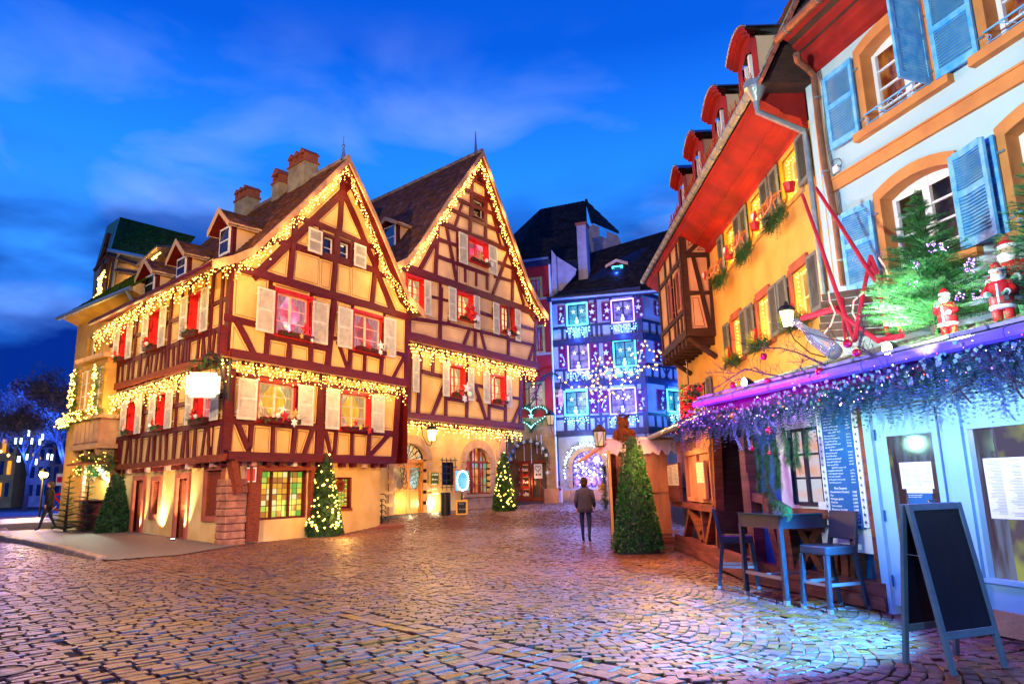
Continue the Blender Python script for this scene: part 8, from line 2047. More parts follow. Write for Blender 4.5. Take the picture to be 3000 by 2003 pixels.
for j in (-1, 1): b = MB(); b.box(tc_ + pr * (j * hl) + ZV * .30, Lt, .03, .04, A3x); mk('footrest', b, m_alu, tb)
b = MB(); b.box(tc_ + ZV * .302, .03, Lt, .038, A3x); mk('footrest', b, m_alu, tb)
b = MB(); c = at(SP, 'P', 755, 320, .9); c = tc_ + ed * .05 + pr * .0 + ZV * hT_; 
ah = thing('menu_clip', 'small steel table number clip on the high table', 'clip', c + Vector((-.1, 0, 0))); b.box(c + ZV * .035 + Vector((-.1, 0, 0)), .09, .012, .07); b.box(c + ZV * .004 + Vector((-.1, .02, 0)), .09, .05, .008); mk('clip', b, m_alu, ah)
def chair(label, c, face_ang, sh=.72, bh=1.10, w=.44):
  X, Y, _ = frame_axes(face_ang)     # X points to the front of the chair
  t = thing('bar_chair', label, 'chair', c, 'woven bar chairs at the high table')
  b = MB(); b.box(c + ZV * (sh - .05), w, w, .10, (X, Y, ZV)); st_ = mk('seat', b, m_weave, t); st_.modifiers.new('b', 'BEVEL').width = .012
  b = MB(); p = [c - X * (w / 2 - .02) + Y * (s * w / 2) + ZV * z - X * o for s, z, o in ((-1, sh + .06, .01), (1, sh + .06, .01), (1, bh, .07), (-1, bh, .07))]; b.prism(p, X * -.045); o = mk('backrest', b, m_weave, t); o.modifiers.new('b', 'BEVEL').width = .010
  for i in (-1, 1):
    for j in (-1, 1):
      top = c + X * (i * (w / 2 - .02)) + Y * (j * (w / 2 - .02)) + ZV * (sh - .1); bot = c + X * (i * (w / 2 + (.02 if i > 0 else .07))) + Y * (j * (w / 2 + .0))
      b = MB(); q = .022; b.box8([bot + X * a * q + Y * d * q for a, d in ((-1, -1), (1, -1), (1, 1), (-1, 1))] + [top + X * a * q * 1.15 + Y * d * q * 1.15 for a, d in ((-1, -1), (1, -1), (1, 1), (-1, 1))]); lg = mk('leg', b, m_weave, t)
      b = MB(); b.box(bot + ZV * .022, .046, .046, .05, (X, Y, ZV)); mk('foot', b, m_alu, lg)
      if i < 0: b = MB(); b.box8([top - X * .0 + X * a * q + Y * d * q for a, d in ((-1, -1), (1, -1), (1, 1), (-1, 1))] + [c - X * (w / 2 + .03) + Y * (j * (w / 2 - .02)) + ZV * (sh + .12) + X * a * q + Y * d * q for a, d in ((-1, -1), (1, -1), (1, 1), (-1, 1))]); mk('back_post', b, m_weave, t)
  for j in (-1, 1): b = MB(); b.box(c + Y * (j * (w / 2 - .01)) + ZV * .30, w, .02, .035, (X, Y, ZV)); mk('footrest', b, m_alu, t)
  b = MB(); b.box(c + X * (w / 2) + ZV * .30, .02, w, .033, (X, Y, ZV)); mk('footrest', b, m_alu, t)
fr = [gpt('P', 1088, 1322), gpt('P', 1340, 1382), gpt('P', 1685, 1357), gpt('P', 1382, 1287)]
cc = sum(fr, Vector()) / 4; ff = ((fr[0] + fr[1]) / 2 - (fr[2] + fr[3]) / 2); chair('woven bar chair nearer the menu board, turned towards the table', Vector((cc.x, cc.y, 0)), math.degrees(math.atan2(ff.y, ff.x)))
fl = [gpt('P', 240, 1082), gpt('P', 272, 1132), gpt('P', 575, 1137)]
bk = (fl[0] + fl[1]) / 2; fx = (fl[2] - fl[1]); fx.z = 0; fx.normalize(); cL = fl[1] + fx * .26; cp = Vector((-fx.y, fx.x, 0)); cL = (fl[1] + fl[2]) / 2 + cp * .22
chair('woven bar chair before the maroon recess', Vector((cL.x, cL.y, 0)), math.degrees(math.atan2(fx.y, fx.x)))
# sandwich board
m_sbf = mat('blue_grey_frame', (.16, .24, .28), (.12, .19, .23), 9, .4, .2, 40); m_chb = mat('blank_chalkboard', (.006, .008, .018), (.010, .012, .024), 3, .3, .1, 20)
A_, B_ = gpt('O', 752, 1515), gpt('O', 1178, 1447); Cb, Db = gpt('O', 384, 1408), gpt('O', 800, 1345)
mf = (A_ + B_ + Cb + Db) / 4; ray_t = ray(*spx('O', 400, 200)); hB = EYE + ray_t.z * (((A_ + Cb) / 2).y / ray_t.y)
hB = min(max(hB, 1.0), 1.3)
T1_ = (A_ + Cb) / 2 + ZV * hB; T2_ = (B_ + Db) / 2 + ZV * hB
sb = thing('sandwich_board', 'grey blue folding pavement board with blank black panels in the foreground', 'sandwich board', Vector((mf.x, mf.y, 0)))
def sboard(a, b_, t1, t2, nm):
  X = (b_ - a).normalized(); up = (t1 - a).normalized(); nn = X.cross(up).normalized(); w = (b_ - a).length
  def bar(p, q, wd, th=.035, cap=None):
    m2 = MB(); d = (q - p).normalized(); sd = d.cross(nn).normalized(); m2.box8([p - sd * wd / 2 - nn * th / 2, p + sd * wd / 2 - nn * th / 2, p + sd * wd / 2 + nn * th / 2, p - sd * wd / 2 + nn * th / 2] + [q - sd * wd / 2 - nn * th / 2, q + sd * wd / 2 - nn * th / 2, q + sd * wd / 2 + nn * th / 2, q - sd * wd / 2 + nn * th / 2]); o = mk('frame_bar', m2, m_sbf, sb); bv = o.modifiers.new('b', 'BEVEL'); bv.width = .004
  i = X * .024
  bar(a + i, t1 + i, .048); bar(b_ - i, t2 - i, .048); H2 = (t1 - a).length
  bar(t1 - up * .028 + i * 2.02, t2 - up * .028 - i * 2.02, .056, .034); lo = .22 * H2; bar(a + up * lo + i * 2, b_ + up * lo - i * 2, .06, .032)
  m2 = MB(); q = [a + up * (lo + .028) + i * 1.9, b_ + up * (lo + .028) - i * 1.9, t2 - up * .05 - i * 1.9, t1 - up * .05 + i * 1.9]; m2.prism([p - nn * .006 for p in q], nn * .012); mk('chalk_panel', m2, m_chb, sb)
sboard(A_, B_, T1_ + Vector((0, -.012, 0)), T2_ + Vector((0, -.012, 0)), 'front'); sboard(Cb, Db, T1_ + Vector((-.02, .03, 0)), T2_ + Vector((-.02, .03, 0)), 'back')
b = MB(); b.box((T1_ + T2_) / 2 + ZV * .02, (T2_ - T1_).length * .1, .01, .02); b.tube([T1_ - ZV * .4 + Vector((.02, -.08, 0)), T1_ - ZV * .4 + Vector((.0, .10, 0))], .004, 4); mk('hinge', b, m_alu, sb)
# ------------------------------------------------------------------ cone trees
def cone_tree(label, base, h, r_, mt, seed, n=2600, bulbs=None, leaf=.045, tip=.10):
  random.seed(seed); t = thing('cone_tree', label, 'cone tree', base, 'cone shaped artificial trees'); g = MB(); core_ = MB(); core_.lathe(base, [(r_ * .93, .0), (r_ * .9, h * .1), (tip * .8, h * .97), (.01, h)], 14); mk('core', core_, m_green, t)
  for k in range(n):
    f = 1 - math.sqrt(R()) * .98; f = max(0, min(1, f)); z = h * f; rr = (r_ * (1 - f) + tip * f) * U(.94, 1.10); a = U(0, 6.283); d = Vector((math.cos(a), math.sin(a), 0)); c = base + d * rr + ZV * (z + .02)
    for j in range(3):
      sd = Vector((U(-1, 1), U(-1, 1), U(-1, 1))).normalized(); up_ = (d * U(.3, 1) + Vector((U(-.7, .7), U(-.7, .7), U(-.8, .8)))).normalized(); q = leaf * U(.6, 1.2); g.add([c, c + up_ * q * .6 + sd * q * .35, c + up_ * q * 1.2, c + up_ * q * .6 - sd * q * .35], [(0, 1, 2, 3)])
  mk('leaves', g, mt, t, kind='stuff')
  if bulbs:
    b = MB(); m_, cnt, rad = bulbs
    for k in range(cnt):
      f = 1 - math.sqrt(R()) * .97; a = U(0, 6.283); rr = (r_ * (1 - f) + tip * f) * 1.10; b.octa(base + Vector((math.cos(a) * rr, math.sin(a) * rr, h * f + .1)), rad * U(.7, 1.2))
    mk('bulbs', b, m_, t, kind='stuff')
  return t
ct = gpt('V', 400, 1372); ct = Vector((2.62, 15.85, 0)); m_topi = mat('topiary_leaf', (.03, .20, .015), (.012, .09, .010), 8, .45, isl=.55, spec=.6)
cone_tree('tall plain green topiary cone standing before the wooden chalet', ct, 2.52, .52, m_topi, 3, 4200, None, .05, .13)
lamp('SPOT', (1.2, 13.2, 2.6), 40, (1, .85, .5), .1, (2.6, 15.8, 1.0), 60, .6, 'flood_lamp')
p = gpt('E', 1205, 1290); p = Vector((p.x, p.y, ground_z(p.x, p.y)))
cone_tree('cone tree with amber lights against the front house wall', p, 2.75, .60, m_green, 4, 3000, (m_bulb, 150, .036), .07, .12); lamp('POINT', p + A0.n * 1.0 + ZV * .9, 50, AMBER, .3, name='bulb_light')
p = gpt('I', 1480, 1160); cone_tree('cone tree with amber lights at the right corner of rear house', p, 2.4, .44, m_green, 6, 2000, (m_bulb, 110, .036), .08, .12); lamp('POINT', p + P0.n * .8 + ZV * .9, 22, AMBER, .3, name='bulb_light')
p = gpt('Q', 860, 1362); p = Vector((p.x, p.y, ground_z(p.x, p.y) + .1)); cone_tree('unlit dark cone tree beside the far left stall', p, 2.1, .52, m_green, 7, 2600, None, .08, .12)
# ------------------------------------------------------------------ small things before the houses
g0 = gpt('D', 547, 1246); hs = at(Plane(g0.x, g0.y, 90), 'D', 563, 1072, 0).z; tS = at(Plane(g0.x, g0.y, 90), 'D', 563, 1075, 0)
sg_ = thing('street_sign', 'blank red double sign with white border on a leaning white pole', 'sign', g0); X = A0.u * .5 + Vector((.86, 0, 0)); X.normalize()
b = MB(); b.tube([g0, Vector((tS.x, tS.y + .0, tS.z))], .035, 8); mk('pole', b, m_white, sg_)
P1_ = Plane(g0.x, g0.y - .05, 80); r = P1_.rect('E', 322, 590, 522, 735)
b = MB(); b.pbox(P1_, r[0], r[1], r[2], r[3], -.01, .012); mk('sign_plate', b, m_white, sg_)
for a_, c_ in ((r[0] + .03, (r[0] + r[1]) / 2 - .01), ((r[0] + r[1]) / 2 + .01, r[1] - .03)): b = MB(); b.pbox(P1_, a_, c_, r[2] + .035, r[3] - .035, .012, .016); mk('red_field', b, m_redp, sg_)
# hanging blank inn sign with scrolled bracket
hp = B0.off(1.1); r = hp.rect('Q', 1432, 112, 1682, 302)
hs_ = thing('hanging_sign', 'blank white glowing inn sign hanging from a scrolled iron bracket', 'sign', hp.P((r[0] + r[1]) / 2, r[2]))
HS = Plane(*(hp.P((r[0] + r[1]) / 2, 0).xy), 78); rr = HS.rect('Q', 1432, 108, 1682, 300); k = .12
pts = [(rr[0] + k, rr[2]), (rr[1] - k, rr[2]), (rr[1] - k * .7, rr[2] + k * .7), (rr[1], rr[2] + k), (rr[1], rr[3] - k), (rr[1] - k * .7, rr[3] - k * .7), (rr[1] - k, rr[3]), (rr[0] + k, rr[3]), (rr[0] + k * .7, rr[3] - k * .7), (rr[0], rr[3] - k), (rr[0], rr[2] + k), (rr[0] + k * .7, rr[2] + k * .7)]
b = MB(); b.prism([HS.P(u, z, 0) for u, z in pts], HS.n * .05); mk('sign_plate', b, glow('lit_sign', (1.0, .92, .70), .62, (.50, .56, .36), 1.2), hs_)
b = MB(); arc = [at(HS, 'B' if 0 else 'C', x, y, 0) for x, y in ((215, 1020), (190, 930), (170, 800), (140, 690), (110, 610), (60, 560), (10, 600), (-10, 680), (5, 730))]; b.tube(arc, .035, 6); b.tube([arc[0] + ZV * .0, arc[0] + ZV * 1.2], .04, 6)
for c, s in (((80, 640), 1), ((160, 880), 1), ((30, 650), -1)):
  q = at(HS, 'C', *c, 0); b.tube([q + HS.u * ((.22 - .015 * t_) * math.cos(t_ * .7)) + ZV * ((.22 - .015 * t_) * math.sin(t_ * .7)) for t_ in range(13)], .02, 4)
b.tube([HS.P(rr[0] + .3, rr[3]), HS.P(rr[0] + .3, rr[3] + .35)], .015, 4); b.tube([HS.P(rr[1] - .3, rr[3]), HS.P(rr[1] - .3, rr[3] + .35)], .015, 4); b.tube([HS.P(rr[0], rr[3] + .35), HS.P(rr[1] + .4, rr[3] + .35)], .02, 4); mk('bracket', b, m_dark, hs_)
g = MB()
for i in range(60): sprig(g, HS.P(U(rr[0], rr[1]), rr[3] + U(.05, .35), U(-.05, .1)), (U(-1, 1), U(-1, 1), U(-.5, 1)), .2, .05, 6)
mk('fir_sprigs', g, m_pine, hs_, kind='stuff'); lamp('POINT', HS.P((rr[0] + rr[1]) / 2, rr[3] + .2, .7), 9, (1, .9, .55), .1, name='sign_light')
# bicycle stand frame and ramp by the shop door
rp = [gpt('I', -10, 1378), gpt('I', 330, 1340), gpt('I', 330, 1310), gpt('I', 60, 1330)]
t = thing('wooden_ramp', 'low reddish wooden ramp board between the two houses', 'ramp', rp[0]); b = MB(); b.prism([Vector((p.x, p.y, max(.03, p.z))) for p in rp], (0, 0, .08)); mk('ramp_board', b, m_woodr, t)
p = gpt('E', 1660, 1205); q = gpt('E', 1805, 1165); t = thing('metal_hoop', 'thin black metal hoop stand beside the wooden ramp', 'stand', p); zt = at(Plane(p.x, p.y, 90), 'E', 1680, 930, 0).z; b = MB(); b.tube([p, Vector((p.x, p.y, zt)), Vector((q.x, q.y, zt)), Vector((q.x, q.y, p.z))], .02, 6); mk('hoop', b, m_dark, t)
b = MB()
for k in range(5): c = Vector((q.x + .0, q.y + .1, p.z + .25 + k * .2)); b.tube([c + Vector((.14 * math.cos(a), .0, .14 * math.sin(a))) for a in [j * .7 for j in range(8)]], .015, 4)
mk('hoop_scrolls', b, m_dark, t)
# small boards by the door of the rear house
def wallboard(nm, lb, pl, z_, q, d, fm, im, texts, cat='chalkboard', legs=False):
  r = pl.rect(z_, *q, d=d); t = thing(nm, lb, cat, pl.P((r[0] + r[1]) / 2, r[2], d)); b = MB(); b.pbox(pl, r[0], r[1], r[2], r[3], d - .03, d); mk('frame', b, fm, t); e = .07; b = MB(); b.pbox(pl, r[0] + e, r[1] - e, r[2] + e, r[3] - e, d, d + .01); o = mk('board', b, im, t); b = MB(); random.seed(len(lb))
  z = r[3] - e - .12; sgn = 1 if pl.u.cross(ZV).dot(pl.n) > 0 else -1; us = r[0] + e + .06 if sgn > 0 else r[1] - e - .06
  for tx in texts:
    if tx: write(t, pl, tx, us, z, .13, m_chalk, d + .014)
    else: scribble(b, pl, us, z, (r[1] - r[0]) * U(.4, .65), .08, d + .014, sgn, .008)
    z -= .20
  if b.v: mk('handwriting', b, m_chalk, t, kind='stuff')
  return t, r
m_yfr = mat('yellow_frame', (.65, .36, .04), rough=.5)
wallboard('chalkboard', 'green chalkboard in yellow frame right of the oak door', P0, 'I', (622, 702, 735, 868), .12, m_yfr, m_tilegreen, ['', '', '', '', ''])
cbp = Plane(*(gpt('I', 930, 1205).xy), 88); t, r = wallboard('chalkboard', 'black chalkboard in yellow frame standing on the ground', cbp, 'I', (920, 1035, 1058, 1205), 0, m_yfr, m_chb, ['', '', '', ''])
t, r = wallboard('lit_menu_case', 'brown menu case with glowing blue panel on a post', P0.off(.9), 'I', (905, 680, 1078, 940), 0, m_sand, glow('blue_case', (.12, .55, .85), 1.1, (.35, .75, .9), 2), [], 'menu case')
b = MB(); pp_ = P0.off(.88); uu = (r[0] + r[1]) / 2; b.tube([pp_.P(uu, .45), pp_.P(uu, r[2])], .04, 6); mk('post', b, m_dark, t); b = MB()
for k in range(24): a = k * .262; b.octa(P0.off(.95).P(uu + (r[1] - r[0]) * .38 * math.cos(a), (r[2] + r[3]) / 2 + (r[3] - r[2]) * .42 * math.sin(a)), .03)
mk('bulbs', b, m_wbulb, t, kind='stuff'); lamp('POINT', P0.off(1.5).P(uu, (r[2] + r[3]) / 2), 12, (.2, .6, 1), .2, name='case_light')
g0 = gpt('I', 805, 1208); t = thing('dark_bin', 'dark cylindrical bin standing by the shop wall', 'bin', g0); b = MB(); b.lathe(g0, [(.20, 0), (.20, .05), (.20, .85), (.18, .88), (.16, .8)], 14); mk('bin_body', b, m_dark, t)
g0 = gpt('I', 2020, 1070); t = thing('cardboard_box', 'open cardboard box left outside the stone arch', 'box', g0); m_card = mat('cardboard', (.45, .22, .08), (.38, .18, .06), 3, .9); b = MB(); b.box(g0 + ZV * .38, .75, .6, .75); mk('carton', b, m_card, t)
for s in (-1, 1): b = MB(); b.box8([g0 + Vector((s * .37, -.3, .75)), g0 + Vector((s * .37, .3, .75)), g0 + Vector((s * .37, .3, .77)), g0 + Vector((s * .37, -.3, .77)), g0 + Vector((s * .6, -.3, 1.0)), g0 + Vector((s * .6, .3, 1.0)), g0 + Vector((s * .6, .3, 1.02)), g0 + Vector((s * .6, -.3, 1.02))]); mk('flap', b, m_card, t)
g0 = gpt('I', 2122, 1065); t = thing('white_post', 'short white marker post by the display house', 'post', g0); b = MB(); b.box(g0 + ZV * .4, .26, .2, .8); mk('post_body', b, m_white, t); b = MB(); b.box(g0 + ZV * .7 - Vector((0, .11, 0)), .1, .02, .1); mk('post_mark', b, m_redp, t)
# hanging red flowers by the yellow house
fp_ = CH.off(-.3); c = at(fp_, 'V', 775, 320, 0); t = thing('hanging_flowers', 'cascade of red flowers hanging beside the stall roof', 'flowers', c); g = MB(); fl_ = MB(); random.seed(77)
for k in range(900):
  f = R(); x = 770 + 95 * (R() - .5) * (1.6 - f) - f * 10 + (0 if f < .5 else 0); y = 190 + 240 * f; p = at(fp_, 'V', x + (40 * (.5 - f)), y, U(0, .5)); (g if (R() < .75 - f * .6) else fl_).octa(p, U(.02, .045))
mk('leaves', g, m_green, t, kind='stuff'); mk('blossoms', fl_, mat('red_blossom', (.65, .01, .06), (.5, .005, .03), 9), t, kind='stuff'); b = MB(); b.tube([c + ZV * 1.0, c], .015, 5); b.lathe(c - ZV * .1, [(.10, 0), (.18, .2), (.17, .2)], 10); mk('basket', b, m_dark, t); lamp('POINT', c + Vector((-.8, -.9, .1)), 12, (1, .4, .35), .1, name='flower_light')
# people
m_coat = mat('dark_coat', (.012, .012, .014), (.02, .018, .02), 6, .8); m_jean = mat('blue_jeans', (.03, .05, .13), (.02, .035, .09), 8, .85); m_hair = mat('brown_hair', (.05, .025, .012), rough=.6); m_face = mat('face_skin', (.50, .27, .18), rough=.55)
def person(label, foot, h, ang, coat, legs_, stride=.22):
  t = thing('person', label, 'person', foot); a = math.radians(ang); f = Vector((math.cos(a), math.sin(a), 0)); s = Vector((-f.y, f.x, 0)); P = lambda x, y, z: foot + (s * x + f * y + ZV * z) * (h / 1.75)
  def skin(name, V, E_, Rr, mt, lv=2, par=None):
    me = bpy.data.meshes.new(name); me.from_pydata([tuple(Vector(v) - foot) for v in V], E_, []); o = bpy.data.objects.new(name, me); COL.objects.link(o); o.parent = t; me.materials.append(mt); o.modifiers.new('s', 'SKIN')
    for i, r_ in enumerate(Rr): me.skin_vertices[0].data[i].radius = (r_ if isinstance(r_, tuple) else (r_, r_)); 
    me.skin_vertices[0].data[0].use_root = True; sb_ = o.modifiers.new('d', 'SUBSURF'); sb_.levels = lv; sb_.render_levels = lv; ORG[o.name] = foot; me.polygons.foreach_set('use_smooth', [True] * len(me.polygons)); o.modifiers['s'].use_smooth_shade = True; return o
  st_ = stride
  V = [P(0, 0, .95), P(0, .01, 1.15), P(0, 0, 1.38), P(0, .01, 1.50), P(0, .03, 1.62), P(0, .02, 1.70),
         P(.10, .0, .90), P(.11, st_ * .6, .50), P(.11, st_, .08), P(.11, st_ + .14, .04), P(-.10, 0, .90), P(-.11, -st_ * .3, .50), P(-.11, -st_ * 1.2, .12), P(-.11, -st_ * 1.2 + .14, .04),
         P(.19, 0, 1.40), P(.25, -.06, 1.14), P(.24, .06, .92), P(-.19, 0, 1.40), P(-.25, .02, 1.14), P(-.24, .16, .95)]
  E_ = [(0, 1), (1, 2), (2, 3), (3, 4), (4, 5), (0, 6), (6, 7), (7, 8), (8, 9), (0, 10), (10, 11), (11, 12), (12, 13), (2, 14), (14, 15), (15, 16), (2, 17), (17, 18), (18, 19)]
  k = h / 1.75; Rr = [(.15 * k, .11 * k), (.15 * k, .11 * k), (.16 * k, .10 * k), .055 * k, .09 * k, .07 * k, .09 * k, .06 * k, .04 * k, .035 * k, .09 * k, .06 * k, .04 * k, .035 * k, .065 * k, .048 * k, .032 * k, .065 * k, .048 * k, .032 * k]
  body = skin('body', V, E_, Rr, legs_)
  b = MB(); ax = (s, f, ZV); b.lathe(P(0, 0, .82), [(.22 * k, 0), (.215 * k, .15 * k), (.20 * k, .34 * k), (.215 * k, .52 * k), (.17 * k, .62 * k), (.085 * k, .68 * k), (.07 * k, .70 * k)], 16, 0, (s, f * .72, ZV)); mk('coat', b, coat, t, True)
  for sg, hz in ((1, P(.24, .06, .92)), (-1, P(-.24, .16, .95))):
    b = MB(); b.tube([P(sg * .18, 0, 1.42), P(sg * .25, -.06 if sg > 0 else .02, 1.14), hz + ZV * .04], [.075 * k, .06 * k, .045 * k], 10); mk('sleeve', b, coat, t, True)
    b = MB(); b.ball(hz - ZV * .02, .038 * k, 8, 0, 1.3)
    for j in range(4): q = hz - ZV * .05 + f * ((j - 1.5) * .018 * k); b.tube([q, q - ZV * (.05 - .006 * abs(j - 1.5)), q - ZV * .07 - s * (sg * .015)], .008 * k, 5)
    b.tube([hz + f * .03, hz + f * .05 - ZV * .04], .010 * k, 5); mk('hand', b, m_face, t, True)
  b = MB(); b.ball(P(0, .02, 1.64), .098 * k, 12, 0, 1.15); b.octa(P(0, .125, 1.63), .018 * k); b.ball(P(.097, .02, 1.64), .02 * k, 6); b.ball(P(-.097, .02, 1.64), .02 * k, 6); hd_ = mk('head', b, m_face, t, True)
  for sg in (-1, 1): b = MB(); b.ball(P(sg * .035, .108, 1.655), .010 * k, 6); mk('eye', b, m_dark, hd_)
  b = MB(); b.tube([P(-.025, .112, 1.585), P(.025, .112, 1.585)], .006 * k, 5); mk('mouth', b, m_redp, hd_)
  b = MB(); b.ball(P(0, -.01, 1.68), .107 * k, 12, 0, 1.05); b.ball(P(0, -.04, 1.60), .09 * k, 10); mk('hair', b, m_hair, hd_, True)
g0 = gpt('L', 385, 1310); person('person in a long dark coat walking on the far left pavement', g0 + ZV * .08, 1.75, 200, m_coat, m_coat)
g0 = gpt('D', 1345, 1243); person('person in grey jacket and blue jeans walking up the street', g0, 1.62, 75, mat('grey_jacket', (.10, .10, .14), (.07, .07, .10), 5, .8), m_jean, .12)
# ------------------------------------------------------------------ far left: sandstone house with bay, green roofed house
_q = B0.P(9.6, 0); LB = Plane(_q.x, _q.y, -52, .1)
def lb(z_, x, y, d=0.0): return at(LB, z_, x, y, d)
m_ochre = mat('old_ochre_wall', (.55, .32, .07), (.42, .23, .05), 1.4, .85, .5, 9)
h7 = thing('bay_window_house', 'ochre house at far left with stone bay window and long gutter', 'house', LB.P(1, 0))
uA = -2.0; uE = 4.3; zE7 = 9.0
bayu1 = LB.uz('Q', 570, 510, .8)[0]; bayu0 = LB.uz('Q', 785, 470, .8)[0]
wz7 = [(3.4, 3.9, 4.6, 6.2), (-.7, .1, 6.6, 7.8), (2.0, 2.8, 6.8, 8.0)]
wall_face(h7, LB, [(uA - .2, 0), (uE, .2), (uE, zE7), (uA - .2, zE7)], wz7, m_ochre)
for r in wz7: window(h7, LB, r, g_dark, m_white, m_ysand, .15, 2, 3, surround=True)
for z0, z1, dd, m_ in ((3.3, 4.3, .85, m_ysand), (4.4, 6.6, .75, m_ochre)):
  b = MB(); q = [LB.P(bayu0, z0, 0), LB.P(bayu0 + .1, z0, dd), LB.P(bayu1 - .1, z0, dd), LB.P(bayu1, z0, 0)]; b.prism(q, (0, 0, z1 - z0)); mk('bay_wall', b, m_, h7)
for z, o in ((3.2, .12), (4.3, .14), (6.6, .14)): b = MB(); q = [LB.P(bayu0 - o, z, 0), LB.P(bayu0 + .1 - o, z,   .85 + o), LB.P(bayu1 - .1 + o, z,   .85 + o), LB.P(bayu1 + o, z, 0)]; b.prism(q, (0, 0, .16)); mk('moulding', b, m_ysand, h7)
for i in range(3):
  b = MB(); u = bayu0 + .15 + i * (bayu1 - bayu0 - .5) / 2
  b.prism([LB.P(u, 3.2, 0), LB.P(u, 3.2, .85), LB.P(u, 3.0, .8), LB.P(u, 2.8, .55), LB.P(u, 2.5, .45), LB.P(u, 2.2, .15), LB.P(u, 2.0, 0)], LB.u * .22); mk('corbel', b, m_ysand, h7)
BF = LB.off(.75); wb_ = bayu1 - bayu0
for i, u in enumerate((bayu0 + .2, bayu0 + wb_ * .5 + .1)): window(h7, BF, (u, u + wb_ * .5 - .3, 4.75, 6.3), g_dark, m_white, m_ysand, .01, 2, 3, surround=True)
for i in range(6): b = MB(); u = bayu0 + .15 + i * (wb_ - .3) / 6; b.pbox(LB, u, u + (wb_ - .3) / 6 - .06, 3.45, 4.2, .85, .89); mk('bay_panel', b, m_ysand, h7)
b = MB(); b.tube([LB.P(uA - .3, zE7 + .05, .7), LB.P(uE + .3, zE7 + .05, .7)], .10, 8); b.tube([LB.P(uA, zE7, .7), LB.P(uA - .1, zE7 - .4, .5), LB.P(uA - .3, zE7 - .9, .2), LB.P(uA - .3, zE7 - 1.6, .15)], .07, 6); mk('gutter', b, m_zincg, h7)
b = MB(); b.add([LB.P(uA - .3, zE7 - .25, 0), LB.P(uE, zE7 - .25, 0), LB.P(uE, zE7, .62), LB.P(uA - .3, zE7, .62)], [(0, 1, 2, 3)]); mk('eaves_soffit', b, m_ochre, h7)
tile_rows(h7, [(LB.P(uA - .3, zE7 + .1, .65), LB.P(uE + .3, zE7 + .1, .65), LB.P(uE + .3, zE7 + 2.6, -2.2), LB.P(uA - .3, zE7 + 2.6, -2.2))], m_tilegreen, .25, .22)
core = MB(); core.prism([LB.P(uA - .2, 0, -.4), LB.P(uE, 0, -.4), LB.P(uE, 0, -6), LB.P(uA - .2, 0, -6)], (0, 0, zE7 - .1)); mk('core_wall', core, m_ochre, h7)
random.seed(51)
t = thing('bay_garland', 'fir garland with amber lights on the stone bay window', 'garland', LB.P(bayu0, 4.5, 1)); g = MB(); b = MB()
for u0_, u1_, z_, d_2 in ((bayu0, bayu1, 4.5, .95), (bayu0 + .3, bayu0 + .3, 6.2, .95), (bayu1 - .3, bayu1 - .3, 6.2, .95), (-1.0, .0, 4.6, .3), (3.2, 4.0, 4.5, .3)):
  for k in range(110): p = LB.P(U(u0_ - .25, u1_ + .25), z_ + U(-.22, .18) - (0 if u0_ != u1_ else U(0, 1.6)), d_2 + U(0, .1)); sprig(g, p, (U(-1, 1), U(-1, 1), U(-1, .5)), .24, .07, 6); b.octa(p + LB.n * .12, U(.02, .04)) if R() < .6 else None
mk('fir_sprigs', g, m_pine, t, kind='stuff'); mk('bulbs', b, m_bulb, t, kind='stuff')
for u, z in ((.2, 4.6), (2.6, 4.6), (3.6, 5.6), (1.2, 7.0)): lamp('POINT', LB.P(u, z, 1.9), 22, (1, .60, .10), .2, name='bulb_light')
for u, z in ((-.5, 2.2), (1.6, 2.0), (3.6, 2.4)): lamp('POINT', LB.P(u, z, 1.2), 22, (1, .62, .10), .2, name='bulb_light')
MP = B0.off(-3.5)
h8 = thing('green_roofed_house', 'tall timbered house with green roof above the far left', 'house', MP.P(20, 4))
def mp(z_, x, y, d=0.0): return at(MP, z_, x, y, d)
rq = [mp('A', 1010, 580, 0), mp('A', 1640, 650, 0), mp('A', 1800, 450, -4), mp('A', 1100, 268, -4)]
tile_rows(h8, [(rq[1], rq[0], rq[3], rq[2])], m_tilegreen, .3, .25)
b = MB(); b.prism([p - ZV * .5 for p in rq], (0, 0, -.15)); mk('roof_deck', b, m_brown, h8)
gz = [mp('A', 985, 330, -4), mp('A', 1005, 590, 0), mp('A', 860, 740, 0), mp('A', 960, 400, -4)]
W8 = [mp('A', 1010, 590, 0), mp('A', 1640, 650, 0), mp('A', 1640, 1400, 0), mp('A', 960, 1400, 0)]
b = MB(); b.prism(W8, MP.n * -4); mk('wall', b, m_ochre, h8)
Gd = MP.u * 1.0
lw_ = [mp('A', 1005, 585, .0), mp('A', 1095, 275, -4), mp('A', 985, 350, -4.2) , mp('A', 862, 770, -1.5), mp('A', 845, 1060, -1.5), mp('A', 960, 1060, 0)]
b = MB(); b.add(lw_, tessellate_polygon([lw_])); mk('gable_wall', b, m_plaster, h8)
for q in ((1000, 600, 870, 760), (1020, 620, 940, 1040), (960, 690, 870, 1050), (1000, 420, 930, 690), (975, 540, 915, 700)): b = MB(); b.tube([mp('A', q[0], q[1], .08), mp('A', q[2], q[3], .0)], .12, 4); mk('timber', b, m_brown, h8)
b = MB(); b.tube([mp('A', 1000, 572, .25), mp('A', 1330, 640, .25)], .11, 8); b.tube([mp('A', 1100, 590, .2), mp('A', 1070, 680, .15), mp('A', 1030, 940, .15)], .08, 6); mk('gutter', b, m_zincg, h8)
for q in ((1010, 620, 1300, 720), (1060, 760, 1300, 800), (1060, 640, 1010, 960)): b = MB(); b.tube([mp('A', q[0], q[1], .1), mp('A', q[2], q[3], .1)], .14, 4); mk('timber', b, m_brown, h8)
